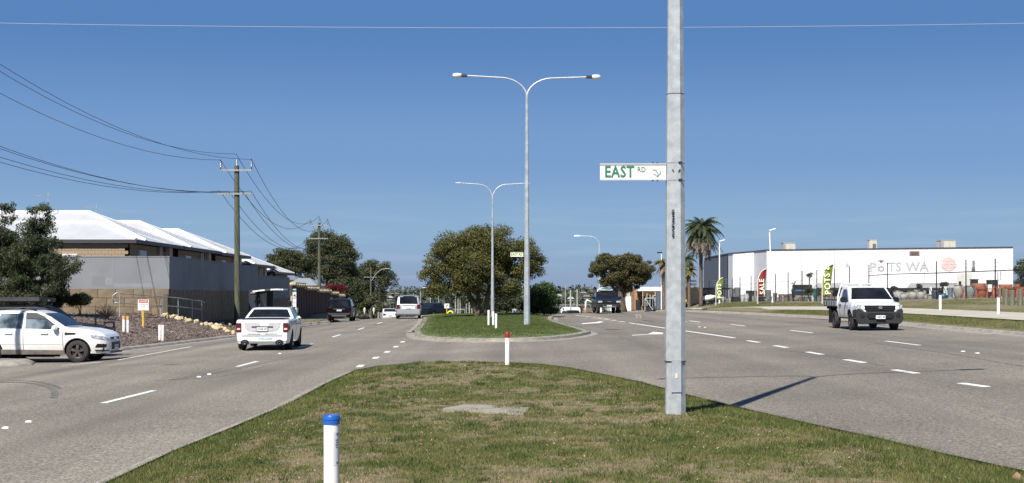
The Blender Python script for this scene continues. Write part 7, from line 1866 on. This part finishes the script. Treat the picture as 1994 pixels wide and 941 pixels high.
text('lettering', 'WELDER', .105, Mx, mat('lettering_teal', (.16, .38, .42), rough=.5), c.root, .001, sx=1.2)
for sd in (-1, 1):
    m_ = MB(); m_.smooth = True; m_.tube([(.2, sd * .36, .8), (.17, sd * .36, 1.12), (.14, sd * .36, 1.30)], [.14, .16, .09], 8); m_.build('seat', M_DARK, c.root)

# ---- 4. black wagon ahead on the left road
c = Car('black_wagon', 'black wagon with roof rails and a grey bumper driving away beside the power pole', 'car', Vector((-13.30, 104.2, tzf(-12.7, 102.5))), R(90 + 3), 4.82, 1.94,
        [(-2.41, .98), (-2.37, 1.12), (-2.02, 1.64), (-1.85, 1.71), (-.6, 1.75), (.3, 1.73), (1.0, 1.22), (1.15, 1.15), (2.0, 1.05), (2.3, .9), (2.41, .75)],
        [(-2.41, .94), (-1.9, 1.08), (1.0, 1.05), (2.2, .9), (2.41, .7)], .34, (-1.38, 1.52), .385, [(-2.41, .89), (-2.3, .95), (-2, 1), (1.8, 1), (2.2, .93), (2.41, .78)], tum=.24, paint=M_BCAR)
c.wheels(M_RIMS); c.slope('rear_glass', -2.35, -2.05, .90, .86, M_WIND); c.side('side_window', [(-2.0, 1.15), (.75, 1.12), (.2, 1.62), (-1.85, 1.62)], M_WIND)
c.rect('rear_bumper', -1, -.80, .80, .50, .66, mat('bumper_grey', (.045, .046, .05), rough=.5), t=.08, bevel=.02); c.rect('bumper_step', -1, -.55, .55, .42, .47, M_RIMS, t=.09)
for sd in (-1, 1):
    yy = sorted((sd * .55, sd * .87)); c.rect('tail_lamp', -1, yy[0], yy[1], 1.03, 1.10, M_TAILD, t=.02); yy = sorted((sd * .74, sd * .88)); c.rect('reflector', -1, yy[0], yy[1], .60, .74, M_TAILD, t=.05)
    MB().tube([(-1.9, sd * .68, 1.72), (-1.7, sd * .68, 1.79), (.0, sd * .68, 1.80), (.25, sd * .68, 1.75)], .025, 6).build('roof_rail', M_RIMS, c.root)
c.plate(-1, '1GDR 038', .86, off=.04, h=.12); c.rect('trim', -1, -.45, .45, .95, .975, M_RIMS, t=.03); c.mirror(.80, 1.12, M_BCAR); c.seam(-.35, .45, 1.05); c.seam(.8, .45, 1.05)

# ---- 5. silver people mover
c = Car('silver_van', 'silver people mover driving over the crest beside the green island', 'van', Vector((-8.10, 104.6, tzf(-7.7, 102.3))), R(90 + 4), 5.1, 1.95,
        [(-2.55, .98), (-2.52, 1.10), (-2.26, 1.66), (-2.1, 1.75), (-.6, 1.79), (.6, 1.76), (1.6, 1.15), (1.75, 1.08), (2.3, .95), (2.55, .7)],
        [(-2.55, .94), (-2.1, 1.05), (1.4, 1.02), (2.3, .85), (2.55, .62)], .28, (-1.5, 1.52), .35, [(-2.55, .90), (-2.45, .96), (-2, 1), (1.8, 1), (2.3, .92), (2.55, .75)], tum=.20, paint=M_SILVER)
c.wheels(M_RIMS); c.slope('rear_glass', -2.50, -2.25, .90, .86, M_WIND); c.side('side_window', [(-2.2, 1.12), (1.3, 1.08), (.6, 1.62), (-2.1, 1.64)], M_WIND)
c.rect('rear_bumper', -1, -.86, .86, .36, .68, M_SILVER, t=.09, bevel=.03); c.rect('plate_surround', -1, -.52, .52, .76, .97, M_PLATE, t=.02); c.plate(-1, '1DYT 660', .84, off=.045, w=.42, h=.12); c.rect('trim', -1, -.42, .42, .985, 1.02, M_CHROME, t=.03)
for sd in (-1, 1): yy = sorted((sd * .66, sd * .90)); c.rect('tail_lamp', -1, yy[0], yy[1], .78, 1.10, M_TAIL, t=.03, bevel=.01)
c.rect('wiper', -1, -.05, .35, 1.16, 1.18, M_BLACK, t=-.10); c.mirror(1.2, 1.12, M_BLACK, size=(.12, .26, .2)); MB().box((-2.2, 0, 1.80), (.25, .9, .05)).build('spoiler', M_SILVER, c.root, bevel=.02); MB().box((-2.28, 0, 1.79), (.03, .3, .03)).build('brake_lamp', M_TAIL, c.root)

# ---- 6. white hatch partly over the crest
c = Car('white_sedan', 'small white car with dark rear glass half hidden by the silver van', 'car', Vector((sx_(757, 151), 151, tzf(sx_(757, 151), 151))), R(90 + 10), 4.4, 1.78,
        [(-2.2, 1.0), (-2.15, 1.06), (-1.75, 1.10), (-1.2, 1.42), (-.8, 1.48), (.2, 1.47), (1.0, 1.04), (1.8, .92), (2.1, .8), (2.2, .65)], [(-2.2, .9), (1, .96), (2.2, .6)], .25, (-1.3, 1.3), .32,
        [(-2.2, .86), (-2.0, .96), (-1.6, 1), (1.6, 1), (2.2, .75)], tum=.25, paint=M_WCAR)
c.wheels(M_RIMS); c.slope('rear_glass', -1.7, -1.2, .9, .86, M_WIND); c.side('side_window', [(-1.3, 1.04), (.8, 1.02), (.2, 1.38), (-1.0, 1.38)], M_WIND); c.plate(-1, '1CQB 21', .72, off=.03, w=.4, h=.13)
for sd in (-1, 1): yy = sorted((sd * .52, sd * .82)); c.rect('tail_lamp', -1, yy[0], yy[1], .74, .92, M_TAIL, t=.03)
c.rect('bumper_gap', -1, -.75, .75, .52, .55, M_BLACK, t=.02)

# ---- 7. dark sedan and pale car just over the crest, left of the island
for (px, d, lab, mm, hd) in ((845, 140, 'dark sedan sinking behind the crest beside the yellow hoop', M_NCAR, 60), (868, 158, 'silver car roof showing behind the dark sedan at the crest', M_SILVER, 80)):
    x = sx_(px, d); c = Car('far_car', lab, 'car', Vector((x, d, tzf(x, d) + .1)), R(hd), 4.5, 1.8,
        [(-2.25, .9), (-1.7, 1.02), (-1.0, 1.42), (.2, 1.45), (1.0, 1.02), (1.9, .9), (2.25, .65)], [(-2.25, .85), (1, .92), (2.25, .58)], .25, (-1.35, 1.35), .32, [(-2.25, .85), (-1.8, 1), (1.7, 1), (2.25, .78)], tum=.28, paint=mm)
    c.wheels(M_RIMS); c.slope('rear_glass', -1.6, -1.0, .9, .85, M_WIND); c.slope('windscreen', .25, .95, .85, .92, M_WIND); c.side('side_window', [(-1.3, .98), (.9, .96), (.2, 1.36), (-.95, 1.36)], M_WIND)

# ---- 8. white tray truck on the right road, coming toward the camera
tr = Vector((14.30, 54.2, tzf(13.95, 53.0) + .0)); hd = R(-90 - 1.0)
c = Car('tray_truck', 'white single cab tray truck with a grey front bumper heading toward the camera', 'pickup', tr, hd, 3.20, 1.93,
        [(-1.60, 1.35), (-1.58, 1.58), (-1.45, 1.72), (-1.05, 1.765), (-.55, 1.755), (-.33, 1.70), (.37, 1.20), (.47, 1.155), (1.00, 1.11), (1.35, 1.04), (1.50, .96), (1.60, .80)],
        [(-1.60, 1.08), (.35, 1.06), (1.05, .99), (1.45, .88), (1.60, .70)], .46, (.61,), .375,
        [(-1.60, .95), (-.8, .96), (.35, .98), (.95, 1), (1.30, .97), (1.50, .91), (1.60, .84)], tum=.22, paint=M_WCAR, arch=1.18)
# the cab body is centred 1.05 m ahead of the truck's middle
c.root.location = tr + Vector((math.cos(hd), math.sin(hd), 0)) * .85
c.wheels(M_RIMB, tw=.235, track=1.60)
c.slope('windscreen', -.30, .34, .90, .97, M_WIND)
c.side('side_window', [(-1.12, 1.12), (.18, 1.12), (.05, 1.22), (-.42, 1.56), (-.60, 1.62), (-1.08, 1.62)], M_WIND)
c.seam(-1.22, .52, 1.62, lean=.0); c.seam(.22, .52, 1.08); c.side('door_handle', [(-1.16, .96), (-.94, .96), (-.94, 1.01), (-1.16, 1.01)], M_BLACK, off=.04)
c.side('sill_step', [(-1.5, .44), (.1, .44), (.1, .50), (-1.5, .50)], M_BLACK, off=.01)
c.mirror(.02, 1.20, M_BLACK, size=(.13, .27, .22), out=.16)
# front
c.face('front_bumper', 1, [(-.80, .27), (.80, .27), (.90, .40), (.90, .84), (.74, .86), (.60, .74), (-.60, .74), (-.74, .86), (-.90, .84), (-.90, .40)], M_PLAST, t=.10, curve=.11, bevel=.03)
c.side('bumper_wrap', [(1.12, .48), (1.58, .47), (1.59, .86), (1.35, .82), (1.20, .78)], M_PLAST, off=.02)
c.face('grille', 1, [(-.52, .74), (.52, .74), (.62, .90), (.58, .99), (-.58, .99), (-.62, .90)], M_BLACK, t=.05, curve=.06, bevel=.01)
for z in (.815, .885): c.rect('grille_bar', 1, -.55, .55, z, z + .016, M_PLAST, t=.075, curve=.06)
c.face('badge', 1, [(.085 * math.cos(a), .90 + .055 * math.sin(a)) for a in [2 * PI * i / 16 for i in range(16)]], M_CHROME, t=.085)
c.face('lower_grille', 1, [(-.44, .50), (.44, .50), (.52, .60), (.46, .68), (-.46, .68), (-.52, .60)], M_UNDER, t=.115, curve=.11)
c.plate(1, '1GMO 485', .535, off=.13, w=.37, h=.135)
for sd in (-1, 1):
    P_ = [(sd * .60, .80), (sd * .86, .84), (sd * .88, .97), (sd * .80, 1.03), (sd * .60, .96)]
    if sd < 0: P_ = P_[::-1]
    hl_ = c.face('headlamp', 1, P_, M_HEAD, t=.06, curve=.10, bevel=.01)
    P_ = [(sd * .66 + .055 * math.cos(a), .895 + .05 * math.sin(a)) for a in [2 * PI * i / 12 for i in range(12)]]; c.face('lamp_bulb', 1, P_, M_HEADON, t=.075, curve=.10, parent=hl_)
    P_ = [(sd * .70 + .09 * math.cos(a), .60 + .075 * math.sin(a)) for a in [2 * PI * i / 12 for i in range(12)]]; c.face('fog_lamp', 1, P_, M_UNDER, t=.118, curve=.11)
c.side('headlamp_side', [(1.18, .90), (1.52, .84), (1.54, .92), (1.25, 1.0)], M_HEAD, off=.016)
c.side('front_arch_trim', [(.61 + .47 * math.cos(a), .375 + .47 * math.sin(a)) for a in [PI * i / 14 for i in range(15)]] + [(.61 + .44 * math.cos(a), .375 + .44 * math.sin(a)) for a in [PI * (14 - i) / 14 for i in range(15)]], M_BLACK, off=.004, cut=5)
# tray (local x continues behind the cab)
T0, T1 = -4.30, -1.74
M_ALU = mat('tray_aluminium', (.52, .53, .54), (.42, .43, .44), scale=4, rough=.4, metal=.5)
MB().box(((T0 + T1) / 2, 0, .93), (T1 - T0, 1.80, .05)).build('tray_floor', M_DARK, c.root)
for sd in (-1, 1):
    sp = MB().box(((T0 + T1) / 2, sd * .90, 1.06), (T1 - T0, .035, .25)).build('side_board', M_ALU, c.root, bevel=.006)
    MB().box(((T0 + T1) / 2, sd * .90, 1.195), (T1 - T0 + .02, .06, .03)).build('top_rail', M_BLACK, sp)
    for q in range(5): MB().box((T0 + .25 + q * .46, sd * .925, 1.02), (.06, .02, .20)).build('latch', M_BLACK, sp)
MB().box((T0, 0, 1.06), (.035, 1.80, .25)).build('tail_board', M_ALU, c.root, bevel=.006)
# headboard frame of pale tube, leaning forward corners
hb = MB(); hb.smooth = False
for sd in (-1, 1): hb.tube([(T1 + .06, sd * .88, .90), (T1 + .06, sd * .88, 1.32), (T1 + .10, sd * .80, 1.66), (T1 + .14, sd * .74, 1.84)], .030, 6)
hb.tube([(T1 + .14, -.74, 1.84), (T1 + .14, .74, 1.84)], .036, 6).tube([(T1 + .12, -.78, 1.75), (T1 + .12, .78, 1.75)], .02, 6).tube([(T1 + .06, -.88, 1.30), (T1 + .06, .88, 1.30)], .02, 6)
hb.build('headboard_frame', M_WHITE, c.root)
MB().box((T1 + .04, 0, 1.42), (.02, 1.50, .50)).build('headboard_mesh', mat('mesh_maroon', (.07, .045, .042), rough=.8), c.root)
MB().box((T1 + .22, 0, 1.80), (.10, .10, .09)).build('roof_beacon', M_WHITE, c.root)
MB().box((-2.2, 0, .62), (3.6, .70, .22)).build('chassis', M_UNDER, c.root); MB().box((-1.95, -.55, .72), (.30, .50, .32)).build('side_tank', M_UNDER, c.root)
for sd in (-1, 1):
    h = MB(); h.cyl((0, -.07, 0), (0, .05, 0), .18, .18, 14); hub = h.build('wheel', M_UNDER, c.root, loc=(-2.49, sd * .76, .375))
    t = MB(); t.smooth = True; r_, tw = .375, .225; t.lathe([(r_ * .62, -tw / 2), (r_ * .9, -tw / 2), (r_, -tw * .3), (r_, tw * .3), (r_ * .9, tw / 2), (r_ * .62, tw * .4)], n=28, axis='Y'); t.build('tyre', M_TYRE, hub, auto=50)
    t = MB(); t.lathe([(r_ * .62, sd * tw * .4), (r_ * .5, sd * tw * .1), (.0, sd * tw * .1)], n=20, axis='Y'); t.build('rim', M_RIMB, hub)
    MB().box((-3.05, sd * .78, .52), (.03, .34, .62)).build('mudflap', M_BLACK, c.root); MB().tube([(-2.95, sd * .78, .88), (-2.1, sd * .78, .88)], .02, 4).build('guard_stay', M_BLACK, c.root)
MB().box((T0 - .03, 0, .84), (.05, 1.5, .10)).build('tail_bar', M_BLACK, c.root)

# ---- 9. dark blue pickup coming over the crest with a loaded roof
x, d = sx_(1184, 106.5), 106.5
c = Car('blue_pickup', 'dark blue dual cab pickup with a loaded teal and white roof cresting the right road', 'pickup', Vector((x, d + 2.6, tzf(x, d + 1.5))), R(-90 + 2), 5.35, 1.90,
        [(-2.67, 1.05), (-1.2, 1.1), (-1.15, 1.4), (-.9, 1.72), (-.2, 1.80), (.4, 1.78), (1.2, 1.28), (1.35, 1.22), (2.2, 1.16), (2.5, 1.05), (2.67, .85)],
        [(-2.67, 1.0), (1.3, 1.12), (2.3, 1.04), (2.67, .75)], .50, (-1.55, 1.70), .41, [(-2.67, .95), (-2, 1), (2.0, 1), (2.4, .95), (2.67, .86)], tum=.18, paint=M_NCAR)
c.wheels(M_RIMB, tw=.26, spokes=6); c.slope('windscreen', .45, 1.18, .9, .96, M_WIND); c.side('side_window', [(-.95, 1.18), (1.0, 1.18), (.3, 1.68), (-.8, 1.68)], M_WIND)
c.face('grille', 1, [(-.45, .80), (.45, .80), (.52, 1.02), (-.52, 1.02)], M_BLACK, t=.05, curve=.05); c.rect('grille_bar', 1, -.46, .46, .90, .93, M_DARK, t=.07); c.rect('skid_bar', 1, -.50, .50, .52, .58, M_RIMS, t=.14); c.rect('front_bumper', 1, -.90, .90, .48, .76, M_PLAST, t=.08, bevel=.03)
Mx = Matrix.Translation((2.67 + .085, 0, .96)) @ Matrix.Rotation(PI / 2, 4, 'Z') @ Matrix.Rotation(PI / 2, 4, 'X'); MB().box((2.67 + .06, 0, .965), (.03, .34, .05)).build('badge', M_CHROME, c.root)
for sd in (-1, 1): yy = sorted((sd * .56, sd * .90)); c.rect('headlamp', 1, yy[0], yy[1], .86, 1.02, M_HEAD, t=.045, bevel=.02); yy = sorted((sd * .60, sd * .84)); c.rect('fog_surround', 1, yy[0], yy[1], .55, .72, M_BLACK, t=.10)
c.mirror(.95, 1.25, M_NCAR, size=(.13, .26, .22), out=.16); c.plate(1, '1HCV 77', .62, off=.10)
MB().box((-.3, 0, 1.88), (1.9, 1.05, .12)).build('roof_load', mat('load_white', (.60, .62, .62), (.5, .52, .52), rough=.6), c.root, bevel=.05); MB().box((.2, .10, 1.99), (.9, .55, .12)).build('roof_load', mat('load_teal', (.05, .22, .22), rough=.6), c.root, bevel=.04)
m_ = MB(); m_.smooth = True; m_.tube([(.6, -.75, 1.75), (.3, -.66, 1.88), (-.4, -.3, 2.04), (-1.1, .1, 2.02)], [.04, .06, .09, .08], 8); m_.build('roof_load', mat('load_white', (.60, .62, .62)), c.root)

# ---- 10. vehicles in the dip beyond the crest on the right road
x, d = sx_(1117, 184), 184
c = Car('dark_hatch', 'dark blue car dipping behind the crest in front of the white van', 'car', Vector((x, d, tzf(x, d) + .15)), R(-90 + 8), 4.5, 1.85,
        [(-2.25, 1.0), (-1.9, 1.55), (-1.5, 1.66), (.1, 1.66), (.9, 1.15), (1.1, 1.08), (1.9, .98), (2.25, .7)], [(-2.25, .95), (1, 1.0), (2.25, .62)], .3, (-1.35, 1.35), .34, [(-2.25, .9), (-1.8, 1), (1.7, 1), (2.25, .8)], tum=.25, paint=M_NCAR)
c.wheels(M_RIMS); c.slope('windscreen', .15, .85, .88, .94, M_WIND); c.rect('grille', 1, -.6, .6, .62, .80, M_BLACK, t=.04); c.side('side_window', [(-1.8, 1.1), (.7, 1.06), (.1, 1.56), (-1.6, 1.56)], M_WIND)
x, d = sx_(1110, 205), 205
vn = thing('white_van', 'long white van parked side on in the dip behind the dark blue car', 'van', (x, d, sz_(614, d)), R(4)); k = d / FPX
mb = MB(); mb.prism([(-19 * k, .3), (19 * k, .3), (19 * k, .95), (17.5 * k, 1.15 + .05), (15 * k, 16.2 * k * .98), (-13 * k, 16.2 * k), (-17 * k, 12 * k), (-19 * k, 10 * k)], lambda a, b: (a, -1.0, b), lambda a, b: (a, 1.0, b)); mb.build('body', M_WCAR, vn, bevel=.06)
MB().box((-14.6 * k, -1.01, 12.2 * k), (2.4 * k, .03, 3 * k)).build('window', M_WIND, vn)
for xx in (-13 * k, 12 * k): MB().cyl((xx, -1.03, .36), (xx, 1.03, .36), .36, .36, 16).build('wheel', M_TYRE, vn)
x, d = sx_(1140, 240), 240; k = d / FPX
tk = thing('red_truck', 'dark truck rear with a rusty red tailgate in the dip', 'truck', (x, d, sz_(614, d)), 0)
MB().box((0, 1.6, 11 * k), (14 * k, 3.0, 13 * k)).build('body', mat('truck_maroon', (.09, .025, .02), rough=.6), tk, bevel=.04); MB().box((0, .05, 7 * k), (11 * k, .08, 4 * k)).build('tailgate', mat('truck_rust', (.38, .12, .06), rough=.7), tk)
MB().box((0, .04, 12 * k), (7 * k, .06, 3 * k)).build('panel', M_CREAM, tk)
for xx in (-5 * k, 5 * k): MB().cyl((xx - .2, .6, .5), (xx + .2, .6, .5), .5, .5, 14).build('wheel', M_TYRE, tk)
x, d = sx_(1163, 175), 175; k = d / FPX
tt = thing('boat_cover', 'white sloping cover on a low trailer left of the dark blue pickup', 'trailer', (x, d, sz_(611, d)), 0)
mb = MB(); mb.prism([(-10 * k, .15), (8 * k, .15), (8 * k, 13 * k), (6 * k, 13.5 * k), (-9 * k, 4 * k)], lambda a, b: (a, -1.0, b), lambda a, b: (a, 1.0, b)); mb.build('cover', M_WHITE, tt, bevel=.05)
x, d = sx_(1148, 200), 200; k = d / FPX
dg = thing('white_crane_arm', 'bent white arm of a small loader beyond the crest', 'loader', (x - .3, d, sz_(612, d)), 0)
mb = MB(); mb.smooth = True; mb.tube([(-3.5 * k, 0, 0), (-3.5 * k, 0, 24 * k), (-1 * k, 0, 27.5 * k), (3 * k, 0, 26 * k), (9 * k, 0, 22.5 * k)], [.16, .14, .12, .10, .08], 8); mb.build('arm', M_WHITE, dg)
MB().box((3 * k, 0, 8 * k), (13 * k, 1.2, 9 * k), taper=.8).build('machine_body', mat('loader_olive', (.10, .09, .05), rough=.7), dg, bevel=.05)
# roadside garden ornaments / figures by the far left fence
for px, py, lab in ((710, 608, 'pale stone ornament at the fence end beside the fourth power pole'), (728, 606, 'white ornament right of the fourth power pole')):
    d = 180; x = sx_(px, d); o = MB(); o.smooth = True; o.lathe([(0, 0), (.14, 0), (.08, .3), (.18, .6), (.13, .85), (.04, .98), (0, 1.0)], n=12); tag(o.build('garden_ornament', M_CREAM, loc=(x, d, sz_(613, d))), lab, 'ornament')
